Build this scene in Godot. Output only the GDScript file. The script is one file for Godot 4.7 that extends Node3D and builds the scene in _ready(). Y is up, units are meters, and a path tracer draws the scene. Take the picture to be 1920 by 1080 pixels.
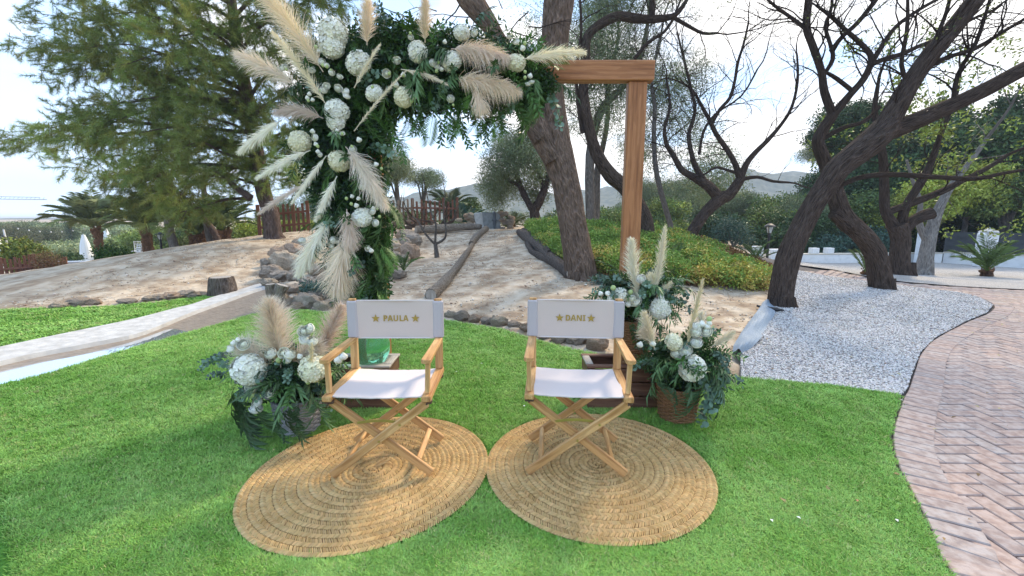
extends Node3D

# Builds triangles; every tube ring carries its own smooth normals.
class MB:
	var v := PackedVector3Array()
	var n := PackedVector3Array()
	var c := PackedColorArray()
	var uv := PackedVector2Array()
	var i := PackedInt32Array()
	var col := Color(1, 1, 1)
	func p(a: Vector3, nn := Vector3.ZERO, t := Vector2.ZERO) -> int:
		v.append(a); n.append(nn); c.append(col); uv.append(t)
		return v.size() - 1
	func tri(a: Vector3, b: Vector3, d: Vector3) -> void:
		var nn := (d - a).cross(b - a).normalized()
		var k := p(a, nn); p(b, nn); p(d, nn)
		i.append_array([k, k + 1, k + 2])
	func quad(a: Vector3, b: Vector3, d: Vector3, e: Vector3) -> void:
		tri(a, b, d); tri(a, d, e)
	func out_tri(a: Vector3, b: Vector3, d: Vector3, mid: Vector3) -> void:
		if (d - a).cross(b - a).dot(a + b + d - mid * 3.0) < 0.0: tri(a, d, b)
		else: tri(a, b, d)
	func tube(pts: PackedVector3Array, rad: PackedFloat32Array, sides := 6, cap := false, bump := 0.0, seed_ := 0.0) -> void:
		var m := pts.size()
		var t0 := (pts[1] - pts[0]).normalized()
		var nn := t0.cross(Vector3(0.31, 0.2, 0.93) if absf(t0.z) < 0.9 else Vector3.UP).normalized()
		var k0 := v.size()
		var along := 0.0
		for a in m:
			var t := (pts[mini(a + 1, m - 1)] - pts[maxi(a - 1, 0)]).normalized()
			nn = (nn - t * nn.dot(t)).normalized()
			var bb := t.cross(nn)
			if a > 0: along += pts[a].distance_to(pts[a - 1])
			for s in sides + 1:
				var th := TAU * s / sides
				var d := nn * cos(th) + bb * sin(th)
				var r := rad[a]
				if bump > 0.0:
					r *= 1.0 + bump * (sin(th * 3.0 + along * 2.3 + seed_) * 0.5 + sin(th * 5.0 - along * 5.1 + seed_ * 1.7) * 0.35 + sin(along * 9.0 + th * 2.0 + seed_) * 0.25)
				p(pts[a] + d * r, d, Vector2(float(s) / sides, along))
		for a in m - 1:
			for s in sides:
				var q := k0 + a * (sides + 1) + s
				var q2 := q + sides + 1
				i.append_array([q, q2, q + 1, q + 1, q2, q2 + 1])
		if cap:
			for e in [0, m - 1]:
				var t := (pts[1] - pts[0]).normalized() * -1.0 if e == 0 else (pts[m - 1] - pts[m - 2]).normalized()
				var k = k0 + e * (sides + 1)
				var mid := p(pts[e], t, Vector2(0.5, 0.5))
				var f := v.size()
				for s in sides + 1: p(v[k + s], t, Vector2(0.5 + 0.5 * cos(TAU * s / sides), 0.5 + 0.5 * sin(TAU * s / sides)))
				for s in sides:
					if e == 0: i.append_array([mid, f + s, f + s + 1])
					else: i.append_array([mid, f + s + 1, f + s])
	func rod(a: Vector3, b: Vector3, r: float, sides := 6, r2 := -1.0) -> void:
		tube(PackedVector3Array([a, b]), PackedFloat32Array([r, r if r2 < 0.0 else r2]), sides, true)
	# chamfered box of size sz in the frame xf
	func cbox(sz: Vector3, b: float, xf := Transform3D()) -> void:
		var hx := sz * 0.5
		var cv := func(s: Vector3, ax: int) -> Vector3:
			var q := Vector3(s.x * (hx.x - b), s.y * (hx.y - b), s.z * (hx.z - b))
			q[ax] = s[ax] * hx[ax]
			return xf * q
		var o := xf.origin
		for ax in 3:
			var u := (ax + 1) % 3
			var w := (ax + 2) % 3
			for sg in [-1.0, 1.0]:
				var s := [Vector3(), Vector3(), Vector3(), Vector3()]
				var k := 0
				for q in [[-1.0, -1.0], [1.0, -1.0], [1.0, 1.0], [-1.0, 1.0]]:
					var e := Vector3()
					e[ax] = sg; e[u] = q[0]; e[w] = q[1]
					s[k] = e; k += 1
				out_tri(cv.call(s[0], ax), cv.call(s[1], ax), cv.call(s[2], ax), o)
				out_tri(cv.call(s[0], ax), cv.call(s[2], ax), cv.call(s[3], ax), o)
				for sg2 in [-1.0, 1.0]:
					var e1 := Vector3(); e1[ax] = sg; e1[u] = sg2; e1[w] = -1.0
					var e2 := e1; e2[w] = 1.0
					out_tri(cv.call(e1, ax), cv.call(e2, ax), cv.call(e2, u), o)
					out_tri(cv.call(e1, ax), cv.call(e2, u), cv.call(e1, u), o)
		for a in [-1.0, 1.0]:
			for bb in [-1.0, 1.0]:
				for d in [-1.0, 1.0]:
					var s := Vector3(a, bb, d)
					out_tri(cv.call(s, 0), cv.call(s, 1), cv.call(s, 2), o)
	# a leaf folded along its midrib: base, direction, width, up-ish normal
	func leaf(a: Vector3, d: Vector3, w: float, up: Vector3, droop := 0.0) -> void:
		var side := d.cross(up).normalized() * w * 0.5
		var nn := side.cross(d).normalized()
		var m := a + d * 0.45 + nn * w * 0.12
		var e := a + d - Vector3.UP * droop
		var f := nn * w * 0.18
		tri(a, m + side + f, m); tri(a, m, m - side + f)
		tri(m, m + side + f, e); tri(m, e, m - side + f)
	func lathe(prof: Array, sides: int, o := Vector3.ZERO) -> void:
		var pts := PackedVector3Array()
		var rad := PackedFloat32Array()
		var k0 := v.size()
		for a in prof.size():
			var q: Vector2 = prof[a]
			var d: Vector2 = prof[mini(a + 1, prof.size() - 1)] - prof[maxi(a - 1, 0)]
			for s in sides + 1:
				var th := -TAU * s / sides
				var rd := Vector3(cos(th), 0, sin(th))
				p(o + rd * q.x + Vector3.UP * q.y, (rd * d.y - Vector3.UP * d.x).normalized(), Vector2(float(s) / sides, q.y))
		for a in prof.size() - 1:
			for s in sides:
				var q := k0 + a * (sides + 1) + s
				var q2 := q + sides + 1
				i.append_array([q, q2, q + 1, q + 1, q2, q2 + 1])
	func mesh() -> ArrayMesh:
		var a := []
		a.resize(Mesh.ARRAY_MAX)
		a[Mesh.ARRAY_VERTEX] = v
		a[Mesh.ARRAY_NORMAL] = n
		a[Mesh.ARRAY_COLOR] = c
		a[Mesh.ARRAY_TEX_UV] = uv
		a[Mesh.ARRAY_INDEX] = i
		var m := ArrayMesh.new()
		m.add_surface_from_arrays(Mesh.PRIMITIVE_TRIANGLES, a)
		return m

var rng := RandomNumberGenerator.new()
var M := {}
var used := {}
const ORD := ["first", "second", "third", "fourth", "fifth", "sixth", "seventh", "eighth", "ninth", "tenth", "eleventh", "twelfth", "thirteenth", "fourteenth", "fifteenth", "sixteenth", "seventeenth", "eighteenth", "nineteenth", "twentieth", "twenty-first", "twenty-second", "twenty-third", "twenty-fourth", "twenty-fifth", "twenty-sixth", "twenty-seventh", "twenty-eighth"]
const SX := [Vector2(-4, 2), Vector2(-4, 0), Vector2(-4, -2), Vector2(-4, -4), Vector2(-2, 2), Vector2(-2, 0), Vector2(-2, -2), Vector2(-2, -4), Vector2(0, 2), Vector2(0, 0), Vector2(0, -2), Vector2(0, -4), Vector2(2, 2), Vector2(2, 0), Vector2(2, -2), Vector2(2, -4), Vector2(4, 2), Vector2(4, 0), Vector2(4, -2), Vector2(4, -4), Vector2(-8, 0), Vector2(8, 0), Vector2(-8, -4.5), Vector2(8, -4), Vector2(0, 8), Vector2(-14, -4), Vector2(14, -4), Vector2(-14, 4), Vector2(14, 4), Vector2(-8.068, -6.745), Vector2(-6.264, -7.306), Vector2(-5.478, -8.192), Vector2(-3.362, -6.745), Vector2(-2.385, -6.368), Vector2(-0.809, -5.872), Vector2(3.963, -6.551), Vector2(7.728, -6.826), Vector2(7.25, -8.493), Vector2(-9.731, -8.2), Vector2(-9.188, -9), Vector2(-8.521, -9.8), Vector2(-8.036, -10.8), Vector2(-7.584, -12), Vector2(-7.019, -13), Vector2(-6.108, -14), Vector2(-4.722, -15), Vector2(-1.234, -17), Vector2(0, -17), Vector2(-0.771, -10.5), Vector2(0.403, -11), Vector2(0.188, -7.6), Vector2(-0.94, -7.6), Vector2(-2.694, -13), Vector2(-2.832, -10.5), Vector2(-2.944, -9.2), Vector2(-3.767, -9), Vector2(-3.949, -8), Vector2(1.307, -8.5), Vector2(1.795, -10.5), Vector2(4.236, -12), Vector2(5.706, -12), Vector2(6.054, -10.5), Vector2(2.866, -8), Vector2(4.479, -7.7), Vector2(2.796, -6.6), Vector2(5.767, -14), Vector2(4.164, -13.5), Vector2(8.764, -15), Vector2(13.495, -19), Vector2(21.203, -18), Vector2(17.417, -18), Vector2(9.697, -10.8), Vector2(-18.39, -15.5), Vector2(-16.929, -16.5), Vector2(-33.104, -30), Vector2(-29.408, -30), Vector2(-19.95, -24), Vector2(-15.375, -20), Vector2(-12.49, -19), Vector2(-9.685, -20), Vector2(-3.554, -21), Vector2(1.063, -22), Vector2(7.73, -22), Vector2(15.115, -26), Vector2(-70, -60), Vector2(-35, -60), Vector2(0, -60), Vector2(35, -60), Vector2(70, -60), Vector2(-40, -20), Vector2(45, -25), Vector2(-30, -8), Vector2(30, -8)]
const SW := [0.00010084, 0.00040768, -0.0014532, 0.0059931, -1.0162e-05, 0.0001514, -0.0013367, 0.00593, 8.3907e-05, 7.5155e-05, -0.00031854, 0.0025735, 3.7759e-05, -9.0544e-07, -0.00030781, 0.001307, 9.4796e-05, 0.00016503, -0.00073805, 0.0052975, -0.0012733, -0.00044013, 0.0033592, -0.0002352, -0.0003176, 0.0048354, 0.001428, -0.00032901, -0.00030679, -0.0041481, 0.013702, -0.059595, -0.038408, 0.0030332, -0.01328, -0.017363, 0.0044584, -0.011467, -0.014066, 0.0064951, 0.011291, 0.0028834, 0.011045, 0.0028673, -0.0026305, 0.013372, 0.0065854, -0.010858, 0.0061437, -0.010149, 0.01137, 0.0032036, -0.02173, 0.0022739, -0.027607, -0.00089908, 0.084337, 0.0043411, 0.012402, -0.027378, -0.005306, -0.0069976, -0.0071996, 0.020091, -0.0042914, 0.033385, 0.031315, -0.034009, -0.0090427, -0.0037832, 0.011202, 0.01229, -0.00092777, -0.012964, -0.00021798, -0.0018297, 0.00030724, 0.012802, -0.012888, 0.010022, -0.0059058, 0.00014436, 0.0091624, -0.0021782, 5.2835e-05, 0.00044735, -0.00052259, 0.00016914, 5.0481e-05, 0.00075092, -3.8806e-05, 0.00068372, 0.00022689, -1.8643, -0.0019875, 0.015557]

func numbered(called: String) -> String:
	used[called] = used.get(called, -1) + 1
	return called if used[called] == 0 else "%s_%03d" % [called, used[called]]

func tag(o: Node3D, label: String, category := "", group := "", kind := "") -> Node3D:
	if label: o.set_meta("label", label)
	if category: o.set_meta("category", category)
	if group: o.set_meta("group", group)
	if kind: o.set_meta("kind", kind)
	return o

func thing(called: String, label: String, category: String, at := Vector3.ZERO, group := "") -> Node3D:
	var o := Node3D.new()
	o.name = numbered(called)
	add_child(o)
	o.position = at
	return tag(o, label, category, group)

func obj(called: String, mesh: Mesh, m: Material, parent: Node3D = self, xf := Transform3D()) -> MeshInstance3D:
	var o := MeshInstance3D.new()
	o.name = numbered(called) if parent == self else called
	o.mesh = mesh
	o.material_override = m
	parent.add_child(o, true)
	o.transform = xf
	return o

func many(called: String, mesh: Mesh, m: Material, xs: Array, cols: PackedColorArray, parent: Node3D = self) -> MultiMeshInstance3D:
	var mm := MultiMesh.new()
	mm.transform_format = MultiMesh.TRANSFORM_3D
	mm.use_colors = true
	mm.mesh = mesh
	mm.instance_count = xs.size()
	for k in xs.size():
		mm.set_instance_transform(k, xs[k])
		mm.set_instance_color(k, cols[k])
	var o := MultiMeshInstance3D.new()
	o.name = numbered(called) if parent == self else called
	o.multimesh = mm
	o.material_override = m
	parent.add_child(o, true)
	o.set_meta("kind", "stuff")
	return o

func land(x: float, z: float) -> float:
	var n := SX.size()
	var s: float = SW[n] + SW[n + 1] * x + SW[n + 2] * z
	var q := Vector2(x, z)
	for k in n:
		var r2: float = q.distance_squared_to(SX[k])
		s += SW[k] * 0.5 * r2 * log(r2 + 1e-9)
	s *= smoothstep(0.85, 1.15, Vector2(x / 4.6, (z + 0.8) / 5.0).length())
	var far := smoothstep(38.0, 62.0, Vector2(x, z + 5.0).length())
	return s * (1.0 - far) - 1.6 * far

func gp(x: float, z: float, up := 0.0) -> Vector3:
	return Vector3(x, land(x, z) + up, z)

func rs(a: float, b: float) -> float: return rng.randf_range(a, b)
func rv() -> Vector3: return Vector3(rng.randfn(), rng.randfn(), rng.randfn()).normalized()
func lin(r: float, g: float, b: float) -> Color: return Color(r, g, b).linear_to_srgb()

func noise(kind: int, freq: float, oct := 4, sd := 1) -> FastNoiseLite:
	var f := FastNoiseLite.new()
	f.seed = sd
	f.noise_type = kind as FastNoiseLite.NoiseType
	f.frequency = freq
	f.fractal_octaves = oct
	return f

func ntex(f: FastNoiseLite, stops: Array, size := 512) -> NoiseTexture2D:
	var t := NoiseTexture2D.new()
	t.width = size
	t.height = size
	t.seamless = true
	t.noise = f
	if stops:
		var g := Gradient.new()
		var offs := PackedFloat32Array()
		var cols := PackedColorArray()
		for s in stops:
			offs.append(s[0])
			cols.append(s[1].linear_to_srgb())
		g.offsets = offs
		g.colors = cols
		t.color_ramp = g
	return t

func mat(c: Color, rough := 0.8, spec := 0.5) -> StandardMaterial3D:
	var m := StandardMaterial3D.new()
	m.albedo_color = c.linear_to_srgb()
	m.roughness = rough
	m.metallic_specular = spec
	return m

func tex(m: StandardMaterial3D, t: Texture2D, scale := Vector3.ONE, h: Texture2D = null, depth := 1.0, tri := true) -> StandardMaterial3D:
	m.albedo_texture = t
	m.uv1_triplanar = tri
	m.uv1_scale = scale
	if h:
		m.heightmap_enabled = true
		m.heightmap_texture = h
		m.heightmap_scale = depth
	return m

func tinted(m: StandardMaterial3D, back := 0.0) -> StandardMaterial3D:
	m.vertex_color_use_as_albedo = true
	if back > 0.0:
		m.backlight_enabled = true
		m.backlight = Color(back, back, back * 0.6)
	return m

func sky_picture() -> ImageTexture:
	var w := 1024
	var hh := 512
	var im := Image.create(w, hh, false, Image.FORMAT_RGBF)
	var f := noise(FastNoiseLite.TYPE_SIMPLEX_SMOOTH, 1.0, 5, 11)
	for y in hh:
		var el := PI * (0.5 - (y + 0.5) / hh)
		for x in w:
			var az := TAU * (x + 0.5) / w                  # 0 looks along -z, positive to the right
			var d := Vector3(sin(az) * cos(el), sin(el), -cos(az) * cos(el))
			var up := maxf(d.y, 0.0)
			var blue := Color(0.29, 0.48, 0.80).lerp(Color(0.61, 0.75, 0.90), pow(1.0 - up, 3.0))
			var q := Vector2(d.x, d.z) / (up + 0.22)
			var nz := f.get_noise_2d(q.x * 0.75 + 3.0, q.y * 0.75) + 0.35 * f.get_noise_2d(q.x * 2.6, q.y * 2.6 + 9.0)
			var sun := d.dot(Vector3(0.50, 0.62, -0.60).normalized())
			var veil := smoothstep(0.05, 0.95, sun)
			var cl := smoothstep(-0.42, 0.40, nz * 1.7 + (veil - 0.70) * 1.1)
			var white := Color(1.0, 0.965, 0.92) * (0.65 + 0.13 * veil + 0.20 * nz)
			var c := blue.lerp(white, cl * 0.94)
			if d.y < 0.0: c = c.lerp(Color(0.30, 0.30, 0.28), smoothstep(0.0, 0.12, -d.y))
			im.set_pixel(x, y, c)
	return ImageTexture.create_from_image(im)

# a flat-lying sheet clipped exactly to a polygon, laid on the land
func sheet(poly: PackedVector2Array, cell: float, up: float) -> ArrayMesh:
	var b := MB.new()
	var lo := poly[0]
	var hi := poly[0]
	for q in poly:
		lo = lo.min(q)
		hi = hi.max(q)
	var cache := {}
	for a in int(ceil((hi.x - lo.x) / cell)):
		for e in int(ceil((hi.y - lo.y) / cell)):
			var o := lo + Vector2(a, e) * cell
			var sq := PackedVector2Array([o, o + Vector2(cell, 0), o + Vector2(cell, cell), o + Vector2(0, cell)])
			for piece in Geometry2D.intersect_polygons(sq, poly):
				var t := Geometry2D.triangulate_polygon(piece)
				var ids := []
				for q in piece:
					var key := Vector2i((q * 1000.0).round())
					if not cache.has(key): cache[key] = b.p(gp(q.x, q.y, up), Vector3.UP, q)
					ids.append(cache[key])
				for k in range(0, t.size(), 3):
					var q0: Vector2 = piece[t[k]]
					var cr := (piece[t[k + 1]] - q0).cross(piece[t[k + 2]] - q0)
					if cr > 0.0: b.i.append_array([ids[t[k]], ids[t[k + 1]], ids[t[k + 2]]])
					else: b.i.append_array([ids[t[k]], ids[t[k + 2]], ids[t[k + 1]]])
	return b.mesh()

func smooth(pl: Array, step := 3) -> Array:            # Catmull-Rom through [point, radius] pairs
	var pts := PackedVector3Array()
	var rad := PackedFloat32Array()
	var n := pl.size()
	for k in n - 1:
		for s in step:
			var t := float(s) / step
			pts.append(pl[k][0].cubic_interpolate(pl[k + 1][0], pl[maxi(k - 1, 0)][0], pl[mini(k + 2, n - 1)][0], t))
			rad.append(lerpf(pl[k][1], pl[k + 1][1], t))
	pts.append(pl[n - 1][0])
	rad.append(pl[n - 1][1])
	return [pts, rad]

func icosphere(sub: int) -> Array:
	var g := (1.0 + sqrt(5.0)) / 2.0
	var vs: Array[Vector3] = []
	for q in [[-1, g, 0], [1, g, 0], [-1, -g, 0], [1, -g, 0], [0, -1, g], [0, 1, g], [0, -1, -g], [0, 1, -g], [g, 0, -1], [g, 0, 1], [-g, 0, -1], [-g, 0, 1]]:
		vs.append(Vector3(q[0], q[1], q[2]).normalized())
	var fs := [0, 11, 5, 0, 5, 1, 0, 1, 7, 0, 7, 10, 0, 10, 11, 1, 5, 9, 5, 11, 4, 11, 10, 2, 10, 7, 6, 7, 1, 8, 3, 9, 4, 3, 4, 2, 3, 2, 6, 3, 6, 8, 3, 8, 9, 4, 9, 5, 2, 4, 11, 6, 2, 10, 8, 6, 7, 9, 8, 1]
	for s in sub:
		var mid := {}
		var nf := []
		for k in range(0, fs.size(), 3):
			var m := []
			for e in 3:
				var a: int = fs[k + e]
				var b: int = fs[k + (e + 1) % 3]
				var key := Vector2i(mini(a, b), maxi(a, b))
				if not mid.has(key):
					vs.append(((vs[a] + vs[b]) * 0.5).normalized())
					mid[key] = vs.size() - 1
				m.append(mid[key])
			nf.append_array([fs[k], m[0], m[2], fs[k + 1], m[1], m[0], fs[k + 2], m[2], m[1], m[0], m[1], m[2]])
		fs = nf
	return [vs, fs]

func rock_mesh(sd: int, sub := 3, rough := 0.30) -> ArrayMesh:
	var ico := icosphere(sub)
	var f := noise(FastNoiseLite.TYPE_CELLULAR, 0.9, 2, sd)
	f.cellular_return_type = FastNoiseLite.RETURN_DISTANCE
	var g := noise(FastNoiseLite.TYPE_SIMPLEX, 1.1, 3, sd + 50)
	var b := MB.new()
	var cuts := []
	rng.seed = sd
	for k in 7: cuts.append([rv(), rs(0.62, 0.9)])
	for q in ico[0]:
		var w: Vector3 = q * (1.0 + rough * (g.get_noise_3dv(q * 1.2) + 0.6 * f.get_noise_3dv(q)))
		for cu in cuts:
			var over: float = w.dot(cu[0]) - cu[1]
			if over > 0.0: w -= cu[0] * over * 0.85
		b.p(w)
	var nn := PackedVector3Array()
	nn.resize(b.v.size())
	var fs: Array = ico[1]
	for k in range(0, fs.size(), 3):
		var a: int = fs[k]
		var d: int = fs[k + 1]
		var e: int = fs[k + 2]
		var fn := (b.v[d] - b.v[a]).cross(b.v[e] - b.v[a])
		nn[a] += fn; nn[d] += fn; nn[e] += fn
		b.i.append_array([a, e, d])
	for k in nn.size(): b.n[k] = nn[k].normalized()
	return b.mesh()

func basis_to(d: Vector3, spin := 0.0) -> Basis:        # local y along d
	var y := d.normalized()
	var x := y.cross(Vector3(0.3, 0.1, 0.95) if absf(y.z) < 0.9 else Vector3.UP).normalized()
	return Basis(x, y, x.cross(y)) * Basis(Vector3.UP, spin)

func jit(c: Color, a := 0.15) -> Color:
	var k := 1.0 + rs(-a, a)
	return Color(c.r * k * (1.0 + rs(-a, a) * 0.4), c.g * k, c.b * k * (1.0 + rs(-a, a) * 0.4))

func _ready() -> void:
	rng.seed = 20
	var cam := Camera3D.new()
	cam.name = "camera"
	cam.fov = 66.74
	cam.near = 0.05
	cam.far = 4000.0
	cam.position = Vector3(0, 1.45, 0)
	cam.rotation.x = -0.163
	add_child(cam)
	cam.current = true
	var we := WorldEnvironment.new()
	we.name = "air"
	var env := Environment.new()
	env.background_mode = Environment.BG_SKY
	var pano := PanoramaSkyMaterial.new()
	pano.panorama = sky_picture()
	pano.energy_multiplier = 1.15
	env.sky = Sky.new()
	env.sky.sky_material = pano
	env.background_energy_multiplier = 1.0
	env.tonemap_mode = Environment.TONE_MAPPER_LINEAR
	env.tonemap_exposure = 2.05
	env.sdfgi_enabled = true
	env.ssao_enabled = true
	env.ssil_enabled = true
	env.fog_enabled = true
	env.fog_density = 0.0009
	env.fog_light_color = Color(0.85, 0.91, 1.0)
	we.environment = env
	add_child(we)
	var sun := DirectionalLight3D.new()
	sun.name = "sun"
	sun.light_color = Color(1.0, 0.92, 0.80)
	sun.light_energy = 0.80
	sun.light_angular_distance = 9.0
	sun.shadow_enabled = true
	sun.look_at_from_position(Vector3(0.50, 0.72, -0.72) * 30.0, Vector3.ZERO)
	add_child(sun)
	materials()
	ground()
	land_pieces()
	tall_trees()
	background()
	left_terrace()
	hill_things()
	right_side()
	rugs()
	chairs()
	arch()
	baskets()
	lawn_bits()

func materials() -> void:
	var S := FastNoiseLite.TYPE_SIMPLEX_SMOOTH
	var fine := ntex(noise(S, 0.03, 5, 3), [])
	M.fine = fine
	var dirt_c := ntex(noise(S, 0.012, 6, 5), [[0.0, Color(0.27, 0.20, 0.145)], [0.35, Color(0.42, 0.335, 0.245)], [0.6, Color(0.51, 0.425, 0.32)], [1.0, Color(0.61, 0.53, 0.42)]], 1024)
	var dirt_h := ntex(noise(S, 0.02, 6, 6), [], 1024)
	M.dirt = tex(mat(Color(1, 1, 1), 0.95, 0.2), dirt_c, Vector3(0.21, 0.21, 0.21), dirt_h, 2.5)
	M.dirt.uv1_world_triplanar = true
	M.dirt.detail_enabled = true
	M.dirt.detail_blend_mode = BaseMaterial3D.BLEND_MODE_MUL
	M.dirt.detail_uv_layer = BaseMaterial3D.DETAIL_UV_2
	M.dirt.detail_albedo = ntex(noise(S, 0.010, 6, 77), [[0.0, Color(0.55, 0.49, 0.44)], [0.36, Color(0.78, 0.74, 0.70)], [0.52, Color(1, 1, 1)], [1.0, Color(1, 1, 1)]], 1024)
	M.dirt.uv2_triplanar = true
	M.dirt.uv2_world_triplanar = true
	M.dirt.uv2_scale = Vector3(0.11, 0.11, 0.11)
	M.turf = tex(mat(Color(1, 1, 1), 0.9, 0.2), ntex(noise(S, 0.05, 5, 8), [[0.0, Color(0.04, 0.12, 0.016)], [0.5, Color(0.085, 0.215, 0.03)], [1.0, Color(0.13, 0.29, 0.05)]]), Vector3(2, 2, 2), fine, 2.0)
	M.turf.uv1_world_triplanar = true
	M.blade = tinted(mat(Color(1, 1, 1), 0.75, 0.25), 0.30)
	var cel := noise(FastNoiseLite.TYPE_CELLULAR, 0.05, 2, 9)
	cel.cellular_return_type = FastNoiseLite.RETURN_CELL_VALUE
	var celh := noise(FastNoiseLite.TYPE_CELLULAR, 0.05, 2, 9)
	M.gravel = tex(mat(Color(1, 1, 1), 0.9, 0.3), ntex(cel, [[0.0, Color(0.30, 0.29, 0.285)], [0.5, Color(0.45, 0.43, 0.405)], [1.0, Color(0.57, 0.545, 0.52)]], 1024), Vector3(1.1, 1.1, 1.1), ntex(celh, [], 1024), 2.0)
	M.gravel.uv1_world_triplanar = true
	M.stone_bit = tinted(mat(Color(1, 1, 1), 0.85, 0.3))
	M.mortar = tex(mat(Color(1, 1, 1), 0.95, 0.2), ntex(noise(S, 0.06, 4, 4), [[0.0, Color(0.06, 0.055, 0.055)], [1.0, Color(0.20, 0.185, 0.175)]], 256), Vector3(2, 2, 2))
	M.mortar.uv1_world_triplanar = true
	var brick_c := ntex(noise(S, 0.02, 5, 14), [[0.0, Color(0.62, 0.56, 0.55)], [0.45, Color(0.86, 0.82, 0.80)], [0.7, Color(1, 1, 1)], [1.0, Color(1, 1, 1)]])
	M.bricks = []
	for q in [Color(0.42, 0.335, 0.295), Color(0.44, 0.355, 0.315), Color(0.40, 0.335, 0.305), Color(0.42, 0.36, 0.33), Color(0.385, 0.315, 0.285), Color(0.45, 0.345, 0.295)]:
		var bm := tex(mat(q, 0.85, 0.3), brick_c, Vector3(1.3, 1.3, 1.3), fine, 0.35)
		bm.uv1_world_triplanar = true
		M.bricks.append(bm)
	M.brick_far = tinted(tex(mat(Color(1, 1, 1), 0.85, 0.3), brick_c, Vector3(1.3, 1.3, 1.3)))
	M.brick_far.uv1_world_triplanar = true
	var conc := ntex(noise(S, 0.015, 6, 15), [[0.0, Color(0.36, 0.35, 0.33)], [0.5, Color(0.47, 0.46, 0.435)], [1.0, Color(0.58, 0.57, 0.54)]])
	M.concrete = tex(mat(Color(1, 1, 1), 0.9, 0.3), conc, Vector3(0.7, 0.7, 0.7), fine, 0.6)
	M.concrete.uv1_world_triplanar = true
	M.wet = tex(mat(Color(0.52, 0.43, 0.35), 0.45, 0.5), conc, Vector3(0.9, 0.9, 0.9), fine, 0.8)
	M.wet.uv1_world_triplanar = true
	M.cement = tex(mat(Color(0.5, 0.53, 0.55), 0.85, 0.3), conc, Vector3(0.8, 0.8, 0.8), fine, 0.6)
	M.water = mat(Color(0.72, 0.80, 0.90), 0.03, 0.9)
	M.water.metallic = 0.8
	M.rock = []
	for q in [Color(0.74, 0.56, 0.42), Color(0.64, 0.54, 0.44), Color(0.80, 0.68, 0.53), Color(0.64, 0.56, 0.47)]:
		M.rock.append(tex(mat(q, 0.92, 0.2), ntex(noise(S, 0.02, 6, 16 + M.rock.size()), [[0.0, Color(0.5, 0.47, 0.45)], [0.5, Color(0.82, 0.80, 0.78)], [1.0, Color(1, 1, 1)]], 256), Vector3(1.1, 1.1, 1.1), dirt_h, 5.0))
	# bark: ridges run along the limb
	var rid := noise(FastNoiseLite.TYPE_SIMPLEX_SMOOTH, 0.014, 4, 21)
	rid.fractal_type = FastNoiseLite.FRACTAL_RIDGED
	var bark_h := ntex(rid, [], 512)
	M.bark = {}
	for q in [["dark", Color(0.135, 0.102, 0.083)], ["brown", Color(0.235, 0.172, 0.132)], ["pine", Color(0.19, 0.14, 0.12)], ["pale", Color(0.42, 0.39, 0.36)], ["twig", Color(0.115, 0.085, 0.072)], ["grey", Color(0.30, 0.27, 0.24)], ["palm", Color(0.22, 0.13, 0.08)]]:
		var c: Color = q[1]
		var bt := ntex(rid, [[0.0, c * 0.35], [0.4, c * 0.85], [0.75, c * 1.25], [1.0, c * 1.9]], 512)
		var bm := mat(Color(1, 1, 1), 0.95, 0.15)
		tex(bm, bt, Vector3(3, 0.36, 1), bark_h, 16.0, false)
		M.bark[q[0]] = bm
	M.leaf = tinted(mat(Color(1, 1, 1), 0.6, 0.35), 0.35)
	M.needle = tinted(mat(Color(1, 1, 1), 0.7, 0.3), 0.40)
	# woods: object-space grain along local y
	var gr := noise(S, 0.012, 5, 31)
	var wood := func(a: Color, b: Color, d: Color, sd: int) -> StandardMaterial3D:
		var f := noise(S, 0.012, 5, sd)
		return tex(mat(Color(1, 1, 1), 0.5, 0.4), ntex(f, [[0.0, a], [0.42, b], [0.52, a.lerp(d, 0.5)], [0.6, d], [1.0, b]], 512), Vector3(3.5, 0.28, 3.5), ntex(gr, [], 256), 0.15)
	M.pinewood = wood.call(Color(0.20, 0.078, 0.027), Color(0.335, 0.138, 0.05), Color(0.40, 0.178, 0.07), 32)
	M.teak = wood.call(Color(0.27, 0.125, 0.042), Color(0.54, 0.30, 0.115), Color(0.68, 0.42, 0.185), 33)
	M.teak2 = wood.call(Color(0.21, 0.09, 0.032), Color(0.45, 0.225, 0.082), Color(0.58, 0.33, 0.135), 34)
	M.oldwood = wood.call(Color(0.075, 0.032, 0.022), Color(0.14, 0.065, 0.042), Color(0.19, 0.095, 0.06), 35)
	M.greywood = wood.call(Color(0.20, 0.17, 0.145), Color(0.36, 0.32, 0.28), Color(0.45, 0.41, 0.36), 36)
	M.fencewood = wood.call(Color(0.095, 0.034, 0.02), Color(0.165, 0.064, 0.035), Color(0.21, 0.09, 0.05), 37)
	M.fencegrey = wood.call(Color(0.13, 0.09, 0.06), Color(0.22, 0.16, 0.11), Color(0.28, 0.21, 0.15), 38)
	M.log = tex(mat(Color(1, 1, 1), 0.95, 0.15), ntex(rid, [[0.0, Color(0.16, 0.12, 0.09)], [0.5, Color(0.34, 0.28, 0.22)], [1.0, Color(0.48, 0.42, 0.35)]], 512), Vector3(3, 0.6, 1), bark_h, 6.0, false)
	M.logdark = tex(mat(Color(1, 1, 1), 0.95, 0.15), ntex(rid, [[0.0, Color(0.07, 0.055, 0.045)], [0.5, Color(0.16, 0.13, 0.11)], [1.0, Color(0.26, 0.22, 0.19)]], 512), Vector3(3, 0.6, 1), bark_h, 6.0, false)
	var weave_t := ntex(noise(S, 0.2, 3, 41), [[0.0, Color(0.93, 0.93, 0.93)], [1.0, Color(1, 1, 1)]], 256)
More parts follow.
